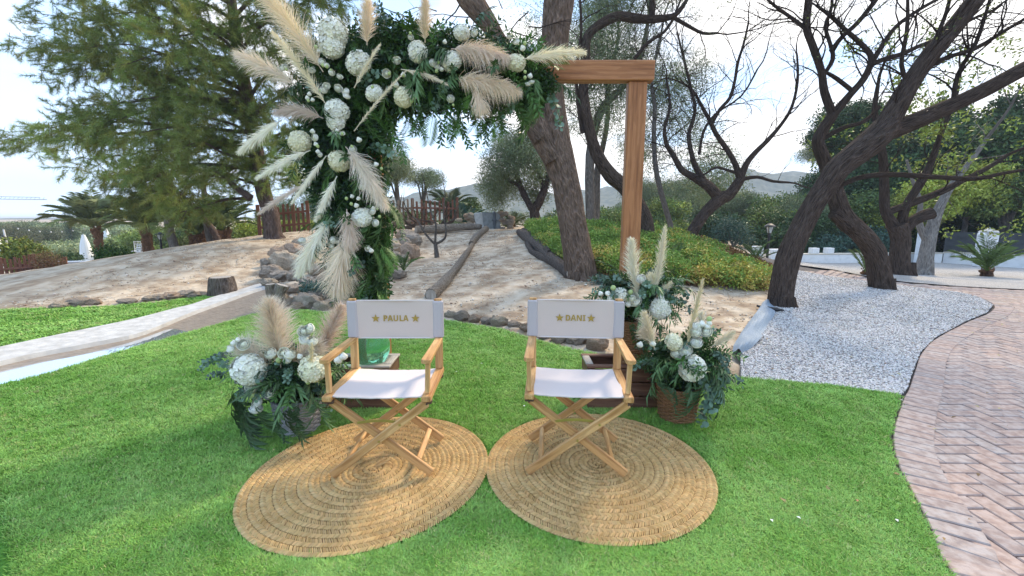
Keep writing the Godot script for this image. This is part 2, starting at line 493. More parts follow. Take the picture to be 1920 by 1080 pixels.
	M.canvas = tex(mat(Color(0.62, 0.515, 0.46), 0.9, 0.2), weave_t, Vector3(9, 9, 9), ntex(noise(S, 0.25, 2, 42), [], 256), 0.05)
	M.sleeve = tex(mat(Color(0.47, 0.43, 0.435), 0.9, 0.2), weave_t, Vector3(9, 9, 9))
	M.seat = tex(mat(Color(0.66, 0.595, 0.575), 0.9, 0.2), weave_t, Vector3(9, 9, 9))
	M.gold = mat(Color(0.36, 0.235, 0.035), 0.5, 0.5)
	M.brass = mat(Color(0.42, 0.33, 0.10), 0.4, 0.5)
	M.brass.metallic = 0.7
	M.iron = mat(Color(0.10, 0.055, 0.04), 0.5, 0.5)
	M.straw = tinted(mat(Color(1, 1, 1), 0.85, 0.25))
	M.strawbase = mat(Color(0.12, 0.068, 0.026), 0.95, 0.2)
	M.plume = tinted(mat(Color(1, 1, 1), 0.9, 0.15), 0.45)
	M.petal = tinted(mat(Color(1, 1, 1), 0.7, 0.3), 0.1)
	M.wicker = tex(mat(Color(1, 1, 1), 0.6, 0.4), ntex(noise(S, 0.05, 4, 44), [[0.0, Color(0.13, 0.06, 0.025)], [0.5, Color(0.25, 0.125, 0.055)], [1.0, Color(0.36, 0.20, 0.09)]], 256), Vector3(5, 5, 5))
	M.wickergrey = tex(mat(Color(1, 1, 1), 0.7, 0.3), ntex(noise(S, 0.05, 4, 45), [[0.0, Color(0.19, 0.185, 0.19)], [0.5, Color(0.34, 0.335, 0.34)], [1.0, Color(0.48, 0.47, 0.47)]], 256), Vector3(5, 5, 5))
	M.glass = mat(Color(0.02, 0.30, 0.14, 0.25), 0.05, 0.5)
	M.glass.refraction_enabled = true
	M.glass.refraction_scale = 0.05
	M.glass.albedo_color.a = 0.0
	M.white = tex(mat(Color(0.80, 0.80, 0.79), 0.8, 0.3), ntex(noise(S, 0.02, 5, 46), [[0.0, Color(0.8, 0.8, 0.79)], [0.5, Color(0.97, 0.97, 0.97)], [1.0, Color(1, 1, 1)]], 256), Vector3(0.6, 0.6, 0.6))
	M.black = mat(Color(0.012, 0.012, 0.014), 0.45, 0.5)
	M.lampglass = mat(Color(0.85, 0.87, 0.85, 0.35), 0.1, 0.5)
	M.lampglass.transparency = BaseMaterial3D.TRANSPARENCY_ALPHA
	M.cloth = tex(mat(Color(0.76, 0.80, 0.80), 0.9, 0.2), weave_t, Vector3(3, 3, 3))
	M.net = tex(mat(Color(0.075, 0.08, 0.085), 0.9, 0.2), ntex(noise(S, 0.03, 4, 47), [[0.0, Color(0.6, 0.6, 0.6)], [1.0, Color(1.3, 1.3, 1.3)]], 256), Vector3(0.5, 0.5, 0.5))
	M.fabric = tex(mat(Color(0.27, 0.33, 0.39), 0.7, 0.4), weave_t, Vector3(4, 4, 4), fine, 1.0)
	M.hill = tex(mat(Color(1, 1, 1), 1.0, 0.1), ntex(noise(S, 0.03, 6, 48), [[0.0, Color(0.05, 0.065, 0.04)], [0.5, Color(0.13, 0.135, 0.085)], [1.0, Color(0.26, 0.24, 0.18)]]), Vector3(0.009, 0.009, 0.009))
	M.hill.uv1_world_triplanar = true

var lawn_poly := PackedVector2Array()
var strip_poly := PackedVector2Array()
var gravel_a := PackedVector2Array()
var gravel_b := PackedVector2Array()
var channel_poly := PackedVector2Array()
var paving := PackedVector2Array()
var edge_line := PackedVector2Array()

func inside(q: Vector2, poly: PackedVector2Array) -> bool: return Geometry2D.is_point_in_polygon(q, poly)

func ground() -> void:
	# the edge of the brick path, from behind the camera up to the gravel and round it
	edge_line = PackedVector2Array([Vector2(1.35, 1.6), Vector2(1.52, 0.4), Vector2(1.62, -0.8), Vector2(1.795, -1.59), Vector2(1.961, -1.857), Vector2(2.109, -2.111), Vector2(2.25, -2.355), Vector2(2.403, -2.57), Vector2(2.636, -2.839), Vector2(3.129, -3.323), Vector2(3.358, -3.532), Vector2(3.844, -4.004), Vector2(4.394, -4.534), Vector2(5.114, -5.121), Vector2(6.281, -5.902), Vector2(7.152, -6.44), Vector2(7.896, -7.037), Vector2(8.467, -7.803), Vector2(8.589, -8.31), Vector2(8.19, -8.884), Vector2(7.653, -9.621), Vector2(7.272, -9.93), Vector2(6.855, -10.534)])
	lawn_poly = PackedVector2Array([Vector2(-4.75, 1.6), Vector2(-4.41, -3.579), Vector2(-4.281, -3.917), Vector2(-4.258, -4.461), Vector2(-4.185, -5.121), Vector2(-4.076, -5.694), Vector2(-3.895, -6.368), Vector2(-3.468, -6.706), Vector2(-2.385, -6.368), Vector2(-1.573, -6.297), Vector2(-0.809, -5.872), Vector2(-0.137, -5.445), Vector2(0.31, -4.917), Vector2(0.795, -4.479), Vector2(1.496, -4.048), Vector2(2.059, -3.741), Vector2(2.748, -3.567), Vector2(3.166, -3.365)])
	for k in range(9, -1, -1): lawn_poly.append(edge_line[k] - Vector2(0.02, 0))
	strip_poly = PackedVector2Array([Vector2(-5.9, -2.6), Vector2(-5.692, -4.688), Vector2(-5.531, -5.472), Vector2(-5.369, -6.126), Vector2(-5.226, -7.037), Vector2(-5.268, -7.75), Vector2(-5.583, -8.077), Vector2(-6.029, -7.353), Vector2(-6.434, -7.037), Vector2(-8.022, -6.706), Vector2(-14, -6.0), Vector2(-14, -2.6)])
	gravel_a = PackedVector2Array([Vector2(2.449, -4.516), Vector2(2.066, -3.754), Vector2(2.757, -3.579), Vector2(3.175, -3.376)])
	for k in range(10, 23): gravel_a.append(edge_line[k])
	gravel_a.append_array(PackedVector2Array([Vector2(5.832, -9.438), Vector2(4.65, -7.647), Vector2(3.938, -6.551)]))
	gravel_b = PackedVector2Array([Vector2(7.575, -11.446), Vector2(8.207, -11.143), Vector2(8.315, -9.93), Vector2(8.612, -9.435), Vector2(9.308, -8.969), Vector2(10.315, -8.687), Vector2(16, -9.4), Vector2(22, -14.5), Vector2(24, -21), Vector2(10.5, -20.5)])
	channel_poly = PackedVector2Array([Vector2(-6.0, -2.6), Vector2(-5.669, -4.669), Vector2(-5.506, -5.445), Vector2(-5.341, -6.093), Vector2(-5.195, -6.993), Vector2(-5.239, -7.75), Vector2(-5.043, -8.493), Vector2(-4.795, -8.817), Vector2(-3.928, -7.353), Vector2(-3.944, -6.589), Vector2(-4.096, -5.723), Vector2(-4.204, -5.144), Vector2(-4.275, -4.479), Vector2(-4.295, -3.931), Vector2(-4.424, -3.591), Vector2(-4.6, -2.6)])
	paving = PackedVector2Array([Vector2(1.1, 2), Vector2(1.4, -1.5), Vector2(1.9, -2.9), Vector2(2.9, -4.4), Vector2(5.3, -7.2), Vector2(6.6, -10.8), Vector2(8.2, -19), Vector2(25, -22), Vector2(18, -8), Vector2(14, 2)])
	var xs := PackedFloat32Array([-600, -400, -250, -150, -90, -60, -45, -36, -30, -26, -23, -20, -18, -16, -15])
	var x := -14.0
	while x < 14.01:
		xs.append(x); x += 0.2
	xs.append_array(PackedFloat32Array([15, 16, 18, 20, 22, 25, 30, 36, 45, 60, 90, 150, 250, 400, 600]))
	var zs := PackedFloat32Array([-620, -500, -350, -220, -120, -80, -60, -48, -40, -35, -31, -28, -26, -24, -23])
	var z := -22.0
	while z < 2.01:
		zs.append(z); z += 0.2
	zs.append_array(PackedFloat32Array([3, 5, 8, 12, 20, 40, 100, 200]))
	var b := MB.new()
	var bumps := noise(FastNoiseLite.TYPE_SIMPLEX_SMOOTH, 0.9, 5, 61)
	for zz in zs:
		for xx in xs:
			var q := Vector2(xx, zz)
			var y := land(xx, zz)
			if inside(q, channel_poly): y -= 0.32
			elif inside(q, lawn_poly) or inside(q, strip_poly) or inside(q, gravel_a) or inside(q, gravel_b) or inside(q, paving): y -= 0.09
			else: y += 0.045 * bumps.get_noise_2d(xx, zz) + 0.02 * bumps.get_noise_2d(xx * 4.0, zz * 4.0)
			b.p(Vector3(xx, y, zz), Vector3.UP)
	var w := xs.size()
	for a in zs.size():
		for e in w:
			var l := b.v[a * w + maxi(e - 1, 0)]
			var r := b.v[a * w + mini(e + 1, w - 1)]
			var u := b.v[maxi(a - 1, 0) * w + e]
			var d := b.v[mini(a + 1, zs.size() - 1) * w + e]
			b.n[a * w + e] = (d - u).cross(r - l).normalized()
	for a in zs.size() - 1:
		for e in w - 1:
			var q := a * w + e
			b.i.append_array([q, q + 1, q + w, q + 1, q + w + 1, q + w])
	tag(obj("ground", b.mesh(), M.dirt), "pale brown bare earth rising into a low bank behind the lawn", "ground", "", "structure")
	tag(obj("lawn", sheet(lawn_poly, 0.5, 0.01), M.turf), "bright green artificial lawn in front of the dirt bank", "lawn", "", "structure")
	tag(obj("lawn", sheet(strip_poly, 0.5, 0.01), M.turf), "narrow green lawn strip beyond the concrete water channel", "lawn", "", "structure")
	tag(obj("gravel_bed", sheet(gravel_a, 0.5, 0.012), M.gravel), "white gravel bed round the leaning trees, bordered by the brick path", "gravel", "", "structure")
	tag(obj("gravel_bed", sheet(gravel_b, 0.8, 0.014), M.gravel), "far grey gravel bed beyond the brick path by the low white wall", "gravel", "", "structure")
	# far mountain ridges
	var rid := MB.new()
	var hn := noise(FastNoiseLite.TYPE_SIMPLEX_SMOOTH, 0.006, 5, 71)
	for a in 20:
		for e in 130:
			var xx := -540.0 + e * 9.2
			var zz := -276.0 - a * 15.6
			var f := smoothstep(0.0, 11.0, float(a)) * (1.0 - 0.35 * smoothstep(12.0, 19.0, float(a)))
			var prof := 22.0 + 15.0 * exp(-pow((xx - 205.0) / 110.0, 2.0)) + 18.0 * exp(-pow((xx - 360.0) / 140.0, 2.0)) + 12.0 * exp(-pow((xx + 30.0) / 66.0, 2.0)) - 19.0 * smoothstep(-90.0, -250.0, xx)
			rid.p(Vector3(xx, -4.0 + f * prof * (1.0 + 0.45 * hn.get_noise_2d(xx * 2.2, zz * 2.2)), zz), Vector3.UP)
	for a in 20:
		for e in 130:
			var k := a * 130 + e
			rid.n[k] = (rid.v[mini(a + 1, 19) * 130 + e] - rid.v[maxi(a - 1, 0) * 130 + e]).cross(rid.v[a * 130 + mini(e + 1, 129)] - rid.v[a * 130 + maxi(e - 1, 0)]).normalized() * -1.0
			if a < 19 and e < 129: rid.i.append_array([k, k + 130, k + 1, k + 1, k + 130, k + 131])
	tag(obj("mountain", rid.mesh(), M.hill), "hazy grey-green mountain ridge on the horizon", "mountain", "", "structure")

func tuft_mesh(sd: int) -> ArrayMesh:
	rng.seed = sd
	var b := MB.new()
	for k in 13:
		var o := Vector3(rs(-0.022, 0.022), 0, rs(-0.022, 0.022))
		var a := rs(0, TAU)
		var d := Vector3(cos(a), 0, sin(a))
		var side := Vector3(-d.z, 0, d.x) * rs(0.0012, 0.002)
		var hh := rs(0.010, 0.021)
		var lean := rs(0.006, 0.022)
		b.col = Color(1, 1, 1) * rs(0.85, 1.15)
		var m := o + Vector3.UP * hh * 0.65 + d * lean * 0.35
		var e := o + Vector3.UP * hh + d * lean
		b.quad(o - side, o + side, m + side * 0.8, m - side * 0.8)
		b.tri(m - side * 0.8, m + side * 0.8, e)
	return b.mesh()

func grass(poly: PackedVector2Array, called: String, label: String, count: int, far_scale: float) -> void:
	var meshes := [tuft_mesh(101), tuft_mesh(102), tuft_mesh(103)]
	rng.seed = 104
	var lists := [[], [], []]
	var cols := [PackedColorArray(), PackedColorArray(), PackedColorArray()]
	var patch := noise(FastNoiseLite.TYPE_SIMPLEX_SMOOTH, 0.8, 4, 62)
	var made := 0
	var tries := 0
	while made < count and tries < count * 12:
		tries += 1
		# nearer ground is covered more densely
		var d := 1.2 + 6.6 * pow(rng.randf(), 1.6)
		var x := rs(-1.28, 1.28) * d
		var q := Vector2(x, -d)
		if far_scale > 1.0: q = Vector2(rs(-14, -5), rs(-8.3, -3.5))
		if not inside(q, poly): continue
		if (Vector2(q.x + 0.796, q.y + 2.30).rotated(0.80) / Vector2(0.695, 0.65)).length() < 1.0 or Vector2(q.x - 0.496, q.y + 2.355).length() < 0.662: continue
		made += 1
		var k := rng.randi() % 3
		var s := rs(0.8, 1.35) * (1.0 + 0.22 * maxf(d - 2.5, 0.0)) * far_scale
		lists[k].append(Transform3D(Basis(Vector3.UP, rs(0, TAU)).scaled(Vector3(s, minf(s, 1.5), s)), gp(q.x, q.y, 0.008)))
		var g := patch.get_noise_2dv(q)
		var c := Color(0.20, 0.405, 0.068).lerp(Color(0.34, 0.555, 0.145), clampf(0.5 + 0.8 * g + 0.7 * patch.get_noise_2dv(q * 4.3 + Vector2(9, 4)), 0, 1))
		if rng.randf() < 0.07: c = Color(0.42, 0.47, 0.18)
		cols[k].append(jit(c, 0.28))
	for k in 3:
		var o := many("grass", meshes[k], M.blade, lists[k], cols[k])
		tag(o, label + [", upright blades", ", leaning blades", ", short blades"][k], "grass")

func land_pieces() -> void:
	grass(lawn_poly, "grass", "short green artificial grass of the main lawn", 125000, 1.0)
	grass(strip_poly, "grass", "green artificial grass beyond the water channel", 9000, 1.9)
	channel()
	gravel_stones()
	brick_path()
	edging()

func channel() -> void:
	# outer kerb edge, inner kerb edge, water left, near bank, from the camera side to the far end
	var st := [[Vector2(-6.05, -2.2), Vector2(-5.35, -2.2), Vector2(-5.1, -2.2), Vector2(-4.72, -2.2)], [Vector2(-5.669, -4.669), Vector2(-5.17, -4.237), Vector2(-4.987, -4.079), Vector2(-4.438, -3.603)], [Vector2(-5.506, -5.445), Vector2(-4.932, -4.853), Vector2(-4.745, -4.629), Vector2(-4.295, -3.931)], [Vector2(-5.341, -6.093), Vector2(-4.728, -5.367), Vector2(-4.631, -5.144), Vector2(-4.275, -4.479)], [Vector2(-5.264, -6.706), Vector2(-4.825, -6.126), Vector2(-4.669, -5.872), Vector2(-4.204, -5.144)], [Vector2(-5.195, -6.993), Vector2(-4.875, -6.628), Vector2(-4.561, -6.297), Vector2(-4.096, -5.723)], [Vector2(-5.239, -7.75), Vector2(-4.83, -7.306), Vector2(-4.499, -6.951), Vector2(-3.968, -6.228)], [Vector2(-5.043, -8.493), Vector2(-4.731, -8.021), Vector2(-4.479, -7.647), Vector2(-3.738, -6.514)], [Vector2(-4.813, -8.75), Vector2(-4.547, -8.31), Vector2(-4.267, -7.856), Vector2(-3.488, -6.745)]]
	var pts := []
	for k in st.size() - 1:
		for s in 5:
			var row := []
			for e in 4: row.append(st[k][e].cubic_interpolate(st[k + 1][e], st[maxi(k - 1, 0)][e], st[mini(k + 2, st.size() - 1)][e], s / 5.0))
			pts.append(row)
	var kerb := MB.new()
	var bed := MB.new()
	var lip := MB.new()
	var at := func(q: Vector2, up: float) -> Vector3: return gp(q.x, q.y, up)
	for k in pts.size() - 1:
		var a: Array = pts[k]
		var d: Array = pts[k + 1]
		kerb.quad(at.call(a[0], -0.15), at.call(d[0], -0.15), at.call(d[0], 0.045), at.call(a[0], 0.045))
		kerb.quad(at.call(a[0], 0.045), at.call(d[0], 0.045), at.call(d[1], 0.02), at.call(a[1], 0.02))
		kerb.quad(at.call(a[1], 0.02), at.call(d[1], 0.02), at.call(d[1] + (d[2] - d[1]) * 0.08, -0.03), at.call(a[1] + (a[2] - a[1]) * 0.08, -0.03))
		bed.quad(at.call(a[1] + (a[2] - a[1]) * 0.07, -0.028), at.call(d[1] + (d[2] - d[1]) * 0.07, -0.028), at.call(d[2], -0.046), at.call(a[2], -0.046))
		bed.quad(at.call(a[2], -0.046), at.call(d[2], -0.046), at.call((d[2] + d[3]) * 0.5, -0.062), at.call((a[2] + a[3]) * 0.5, -0.062))
		bed.quad(at.call((a[2] + a[3]) * 0.5, -0.062), at.call((d[2] + d[3]) * 0.5, -0.062), at.call(d[3] - Vector2(0.09, 0), -0.050), at.call(a[3] - Vector2(0.09, 0), -0.050))
		lip.quad(at.call(a[3] - Vector2(0.092, 0), -0.14), at.call(d[3] - Vector2(0.092, 0), -0.14), at.call(d[3] - Vector2(0.06, 0), -0.014), at.call(a[3] - Vector2(0.06, 0), -0.014))
		lip.quad(at.call(a[3] - Vector2(0.06, 0), -0.014), at.call(d[3] - Vector2(0.06, 0), -0.014), at.call(d[3] + Vector2(0.02, 0), -0.002), at.call(a[3] + Vector2(0.02, 0), -0.002))
	tag(obj("channel_kerb", kerb.mesh(), M.concrete), "pale concrete kerb along the far side of the water channel", "kerb", "", "structure")
	tag(obj("channel_bed", bed.mesh(), M.wet), "damp concrete bed of the water channel", "channel", "", "structure")
	tag(obj("channel_lip", lip.mesh(), M.concrete), "thin concrete lip between the water channel and the lawn", "kerb", "", "structure")
	var wet := MB.new()
	for k in 24:
		var a: Array = pts[k]
		var d: Array = pts[k + 1]
		var f0 := 1.0 - smoothstep(19.0, 24.0, float(k)) * 0.8
		var f1 := 1.0 - smoothstep(19.0, 24.0, float(k + 1)) * 0.8
		wet.quad(at.call(a[3].lerp(a[2], f0) - Vector2(0.02, 0), -0.041), at.call(d[3].lerp(d[2], f1) - Vector2(0.02, 0), -0.041), at.call(d[3] - Vector2(0.075, 0), -0.041), at.call(a[3] - Vector2(0.075, 0), -0.041))
	tag(obj("water", wet.mesh(), M.water), "shallow still water reflecting the sky in the channel", "water", "", "structure")

func gravel_stones() -> void:
	var ms := [rock_mesh(201, 1, 0.5), rock_mesh(202, 1, 0.6), rock_mesh(203, 1, 0.4)]
	rng.seed = 205
	var lists := [[], [], []]
	var cols := [PackedColorArray(), PackedColorArray(), PackedColorArray()]
	var clear := noise(FastNoiseLite.TYPE_SIMPLEX_SMOOTH, 1.2, 3, 63)
	for t in 260000:
		var z := -3.4 - 9.0 * pow(rng.randf(), 1.5)
		var x := rs(1.9, 9.0)
		var q := Vector2(x, z)
		if not inside(q, gravel_a): continue
		if clear.get_noise_2dv(q) > 0.30 and rng.randf() < 0.5: continue
		var k := rng.randi() % 3
		var s := rs(0.0055, 0.0115) * (1.0 + 0.07 * maxf(-z - 4.0, 0.0))
		lists[k].append(Transform3D(Basis(rv(), rs(0, TAU)).scaled(Vector3(s, s * 0.75, s)), gp(x, z, 0.012 + s * 0.4)))
		var c := Color(0.50, 0.475, 0.45)
		var pick := rng.randf()
		if pick < 0.16: c = Color(0.32, 0.28, 0.25)
		elif pick < 0.26: c = Color(0.22, 0.22, 0.23)
		elif pick < 0.62: c = Color(0.63, 0.605, 0.575)
		cols[k].append(jit(c, 0.14))
	for k in 3: tag(many("gravel_stones", ms[k], M.stone_bit, lists[k], cols[k]), "loose white " + ["rounded", "jagged", "flat"][k] + " gravel stones on the bed round the trees", "gravel")
	# dry leaves blown over the gravel, the path and the lawn's edge
	var dl := MB.new()
	dl.leaf(Vector3(0, 0, -0.02), Vector3(0, 0.006, 0.045), 0.022, Vector3.UP)
	var dx := []
	var dc := PackedColorArray()
	for t in 900:
		var q := Vector2(rs(1.3, 9.0), rs(-11.0, -1.4))
		if inside(q, lawn_poly) and rng.randf() < 0.8: continue
		dx.append(Transform3D(Basis(Vector3.UP, rs(0, TAU)) * Basis(Vector3.RIGHT, rs(-0.3, 0.3)) * Basis.from_scale(Vector3.ONE * rs(0.4, 1.0)), gp(q.x, q.y, 0.02)))
		dc.append(jit([Color(0.30, 0.19, 0.09), Color(0.42, 0.31, 0.16), Color(0.22, 0.14, 0.08), Color(0.45, 0.40, 0.16)][rng.randi() % 4], 0.2))
	tag(many("dry_leaves", dl.mesh(), M.stone_bit, dx, dc), "small dry brown leaves scattered over gravel, path and lawn edge", "leaves")
	# litter and pebbles on the bare earth
	var lx := []
	var lc := PackedColorArray()
	for t in 12000:
		var q := Vector2(rs(-9, 4.5), rs(-17, -4.6))
		if inside(q, lawn_poly) or inside(q, strip_poly) or inside(q, gravel_a) or inside(q, channel_poly): continue
		var s := rs(0.006, 0.02) * (1.6 if rng.randf() < 0.06 else 1.0)
		lx.append(Transform3D(Basis(rv(), rs(0, TAU)).scaled(Vector3(s, s * 0.6, s)), gp(q.x, q.y, s * 0.2)))
		lc.append(jit([Color(0.42, 0.34, 0.26), Color(0.50, 0.44, 0.36), Color(0.30, 0.22, 0.16), Color(0.56, 0.52, 0.46)][rng.randi() % 4]))
	tag(many("pebbles", ms[0], M.stone_bit, lx, lc), "scattered small pebbles on the bare earth", "pebbles")
	var tw := MB.new()
	tw.cbox(Vector3(0.006, 0.13, 0.004), 0.001)
	lx = []
	lc = PackedColorArray()
	for t in 9000:
		var q := Vector2(rs(-8, 4.5), rs(-16, -4.8))
		if inside(q, lawn_poly) or inside(q, strip_poly) or inside(q, gravel_a) or inside(q, channel_poly): continue
		lx.append(Transform3D(Basis(Vector3.UP, rs(0, TAU)) * Basis(Vector3.RIGHT, PI / 2 + rs(-0.12, 0.12)) * Basis.from_scale(Vector3.ONE * rs(0.35, 1.0)), gp(q.x, q.y, 0.006)))
		lc.append(jit([Color(0.28, 0.18, 0.10), Color(0.38, 0.27, 0.17), Color(0.20, 0.13, 0.08)][rng.randi() % 3]))
	tag(many("dry_twigs", tw.mesh(), M.stone_bit, lx, lc), "dry needles and twigs littering the bare earth", "litter")

func brick_path() -> void:
	var base := obj("brick_path", sheet(paving, 0.8, -0.022), M.mortar)
	tag(base, "reddish brick path in herringbone with a curved border course", "path", "", "structure")
	rng.seed = 301
	var var_mesh := []
	for k in 3:
		var b := MB.new()
		b.cbox(Vector3(0.097, 0.05, 0.200), 0.005)
		var_mesh.append(b.mesh())
	var rest := MB.new()
	var shades := [Color(0.41, 0.33, 0.29), Color(0.43, 0.345, 0.305), Color(0.40, 0.335, 0.305), Color(0.42, 0.36, 0.33), Color(0.385, 0.315, 0.285)]
	var all := []
	# border course: bricks laid across the curved edge
	var cur := Curve2D.new()
	for k in edge_line.size():
		var tan := (edge_line[mini(k + 1, edge_line.size() - 1)] - edge_line[maxi(k - 1, 0)]) * 0.16
		cur.add_point(edge_line[k], -tan, tan)
	cur.bake_interval = 0.03
	var total := cur.get_baked_length()
	var border := PackedVector2Array()
	var s := 1.5
	while s < total - 0.1:
		var a := cur.sample_baked(s - 0.04)
		var e := cur.sample_baked(s + 0.04)
		var d := (e - a).normalized()
		var nn := Vector2(-d.y, d.x)
		var mid := (a + e) * 0.5 + nn * 0.115
		border.append(mid + nn * 0.02)
		# local z across the course
		all.append([mid, atan2(nn.x, nn.y), mid.length(), 0.0])
		s += 0.104
	var lim := PackedVector2Array(border)
	for q in [Vector2(9.2, -11.6), Vector2(22, -11), Vector2(22, 1.5), Vector2(1.75, 1.5)]: lim.append(q)
	var g2: Array = Geometry2D.offset_polygon(gravel_b, 0.06)
	var n := 0.103
	for a in range(-10, 190):
		for e in range(-20, 190):
			# herringbone: rows of an L-shaped repeat
			var m := posmod(a - e, 4)
			var x := 1.2 + a * n
			var z := -0.6 - e * n
			var q := Vector2.ZERO
			var turn := 0.0
			if m == 0: q = Vector2(x + n * 0.5, z); turn = PI / 2
			elif m == 2: q = Vector2(x, z + n * 0.5); turn = 0.0
			else: continue
			if q.y > -0.9 or q.x > -q.y * 1.55 + 0.6 or q.y < -11.5: continue
			if not inside(q, lim) or inside(q, g2[0]): continue
			all.append([q, turn, q.length() - 0.4, -0.008])
	all.sort_custom(func(u, w): return u[2] < w[2])
	var made := 0
	for q in all:
		var p: Vector2 = q[0]
		var tilt := Basis(Vector3(1, 0, 0), rs(-0.012, 0.012)) * Basis(Vector3(0, 0, 1), rs(-0.012, 0.012))
		var xf := Transform3D(tilt * Basis(Vector3.UP, q[1] + rs(-0.012, 0.012)), gp(p.x, p.y, -0.018 + q[3] + rs(-0.003, 0.003)))
		var seen: bool = p.y < -1.25 and p.x < -p.y * 1.3 + 0.2
		if seen and made < 300:
			made += 1
			obj("brick", var_mesh[rng.randi() % 3], M.bricks[rng.randi() % 6], base, xf)
		else:
			rest.col = jit(shades[rng.randi() % 5], 0.1)
			rest.cbox(Vector3(0.097, 0.05, 0.200), 0.005, xf)
	var o := obj("distant_bricks", rest.mesh(), M.brick_far, base)
	o.set_meta("kind", "stuff")
	# a thin soil line between lawn and path is the mortar sheet itself

func stone(kind: int, at: Vector3, size: Vector3, label: String, group: String, called := "edging_stone", turn := -1.0) -> void:
	var idx := (kind * 7 + 3) % 4
	var o := obj(called, M.rocks[kind % M.rocks.size()], M.rock[idx])
	label = ["tan ", "brownish ", "pale cream ", "grey "][idx] + label
	o.transform = Transform3D(Basis(Vector3.UP, rs(0, TAU) if turn < 0.0 else turn).scaled(size), at)
	tag(o, label, "stone" if called == "edging_stone" else "rock", group)

func edging() -> void:
	M.rocks = []
	for k in 6: M.rocks.append(rock_mesh(400 + k, 3, 0.34))
	rng.seed = 410
	# [world point, width]
	var row := [[Vector3(-1.072, 0.018, -6.219), 0.16], [Vector3(-0.874, 0.011, -6.08), 0.20], [Vector3(-0.705, 0.009, -5.992), 0.24], [Vector3(-0.515, 0.007, -5.875), 0.20], [Vector3(-0.348, 0.006, -5.787), 0.18], [Vector3(-0.171, 0.005, -5.675), 0.26], [Vector3(0.028, 0.004, -5.567), 0.20], [Vector3(0.217, 0.001, -5.387), 0.24], [Vector3(0.385, 0, -5.097), 0.22], [Vector3(0.558, -0, -4.917), 0.24], [Vector3(0.744, 0, -4.832), 0.26], [Vector3(0.945, 0, -4.669), 0.27]]
	for k in row.size():
		var w: float = row[k][1]
		stone(k, row[k][0] + Vector3(0, w * 0.16, -0.05), Vector3(w * 0.56, w * 0.36, w * 0.42), "edging stone, " + ORD[k] + " from the left behind the two chairs", "stones edging the lawn behind the chairs")
	var left := [[Vector3(-3.605, 0.02, -6.814), 0.26], [Vector3(-3.379, -0.004, -6.644), 0.22], [Vector3(-3.271, 0.013, -6.806), 0.42], [Vector3(-2.961, -0.002, -6.597), 0.26], [Vector3(-2.82, 0.01, -6.697), 0.30], [Vector3(-2.613, 0.014, -6.678), 0.44], [Vector3(-2.34, 0.004, -6.422), 0.24]]
	for k in left.size():
		var w: float = left[k][1]
		stone(k + 2, left[k][0] + Vector3(0, w * 0.18, -0.1), Vector3(w * 0.6, w * 0.42, w * 0.42), "stone, " + ORD[k] + " from the left, below the flower column by the stumps", "stones at the left end of the lawn edge")
	var far := [[Vector3(-7.287, 0.001, -6.903), 0.30], [Vector3(-7.143, 0.007, -7.091), 0.42], [Vector3(-6.993, 0.006, -7.137), 0.36], [Vector3(-6.508, 0.001, -7.252), 0.3], [Vector3(-6.319, 0.003, -7.53), 0.3], [Vector3(-6.252, 0.002, -7.586), 0.36], [Vector3(-6.099, -0.001, -7.705), 0.4], [Vector3(-5.934, -0.003, -7.872), 0.44], [Vector3(-5.76, -0.004, -7.985), 0.3]]
	for k in far.size():
		var w: float = far[k][1]
		stone(k + 1, far[k][0] + Vector3(0, w * 0.08, 0), Vector3(w * 0.55, w * 0.2, w * 0.4), "flat stone, " + ORD[k] + " from the left where far lawn strip meets earth", "stones along the far lawn strip")

# ---- trees ----
func limb(parent: Node3D, called: String, pl: Array, m: Material, sides := 12, step := 4, bump := 0.09) -> MeshInstance3D:
	var b := MB.new()
	var s := smooth(pl, step)
	b.tube(s[0], s[1], sides, true, bump, float(parent.get_child_count()) * 1.9)
	return obj(called, b.mesh(), m, parent)

func grow(b: MB, start: Vector3, dir: Vector3, length: float, rad: float, level: int, up: float, ends: Array, wob := 0.28, kids := 3) -> void:
	var pts := PackedVector3Array([start])
	var rr := PackedFloat32Array([rad])
	var p := start
	var d := dir.normalized()
	var n := 5 if level > 1 else 4
	for k in n:
		d = (d + rv() * wob + Vector3.UP * up).normalized()
		p += d * length / n
		pts.append(p)
		rr.append(lerpf(rad, rad * (0.45 if level > 0 else 0.25), float(k + 1) / n))
	b.tube(pts, rr, 6 if rad > 0.03 else (4 if rad > 0.01 else 3))
	if level == 0:
		ends.append([p, d])
		return
	for k in kids:
		var at := 1.0 if k == 0 else rs(0.3, 0.95)
		var f := at * n
		var i0 := mini(int(f), n - 1)
		var q := pts[i0].lerp(pts[i0 + 1], f - i0)
		var nd := (d + rv() * (0.55 if k == 0 else 0.95)).normalized()
		grow(b, q, nd, length * rs(0.55, 0.8), rr[i0] * (0.75 if k == 0 else 0.55), level - 1, up, ends, wob, kids)

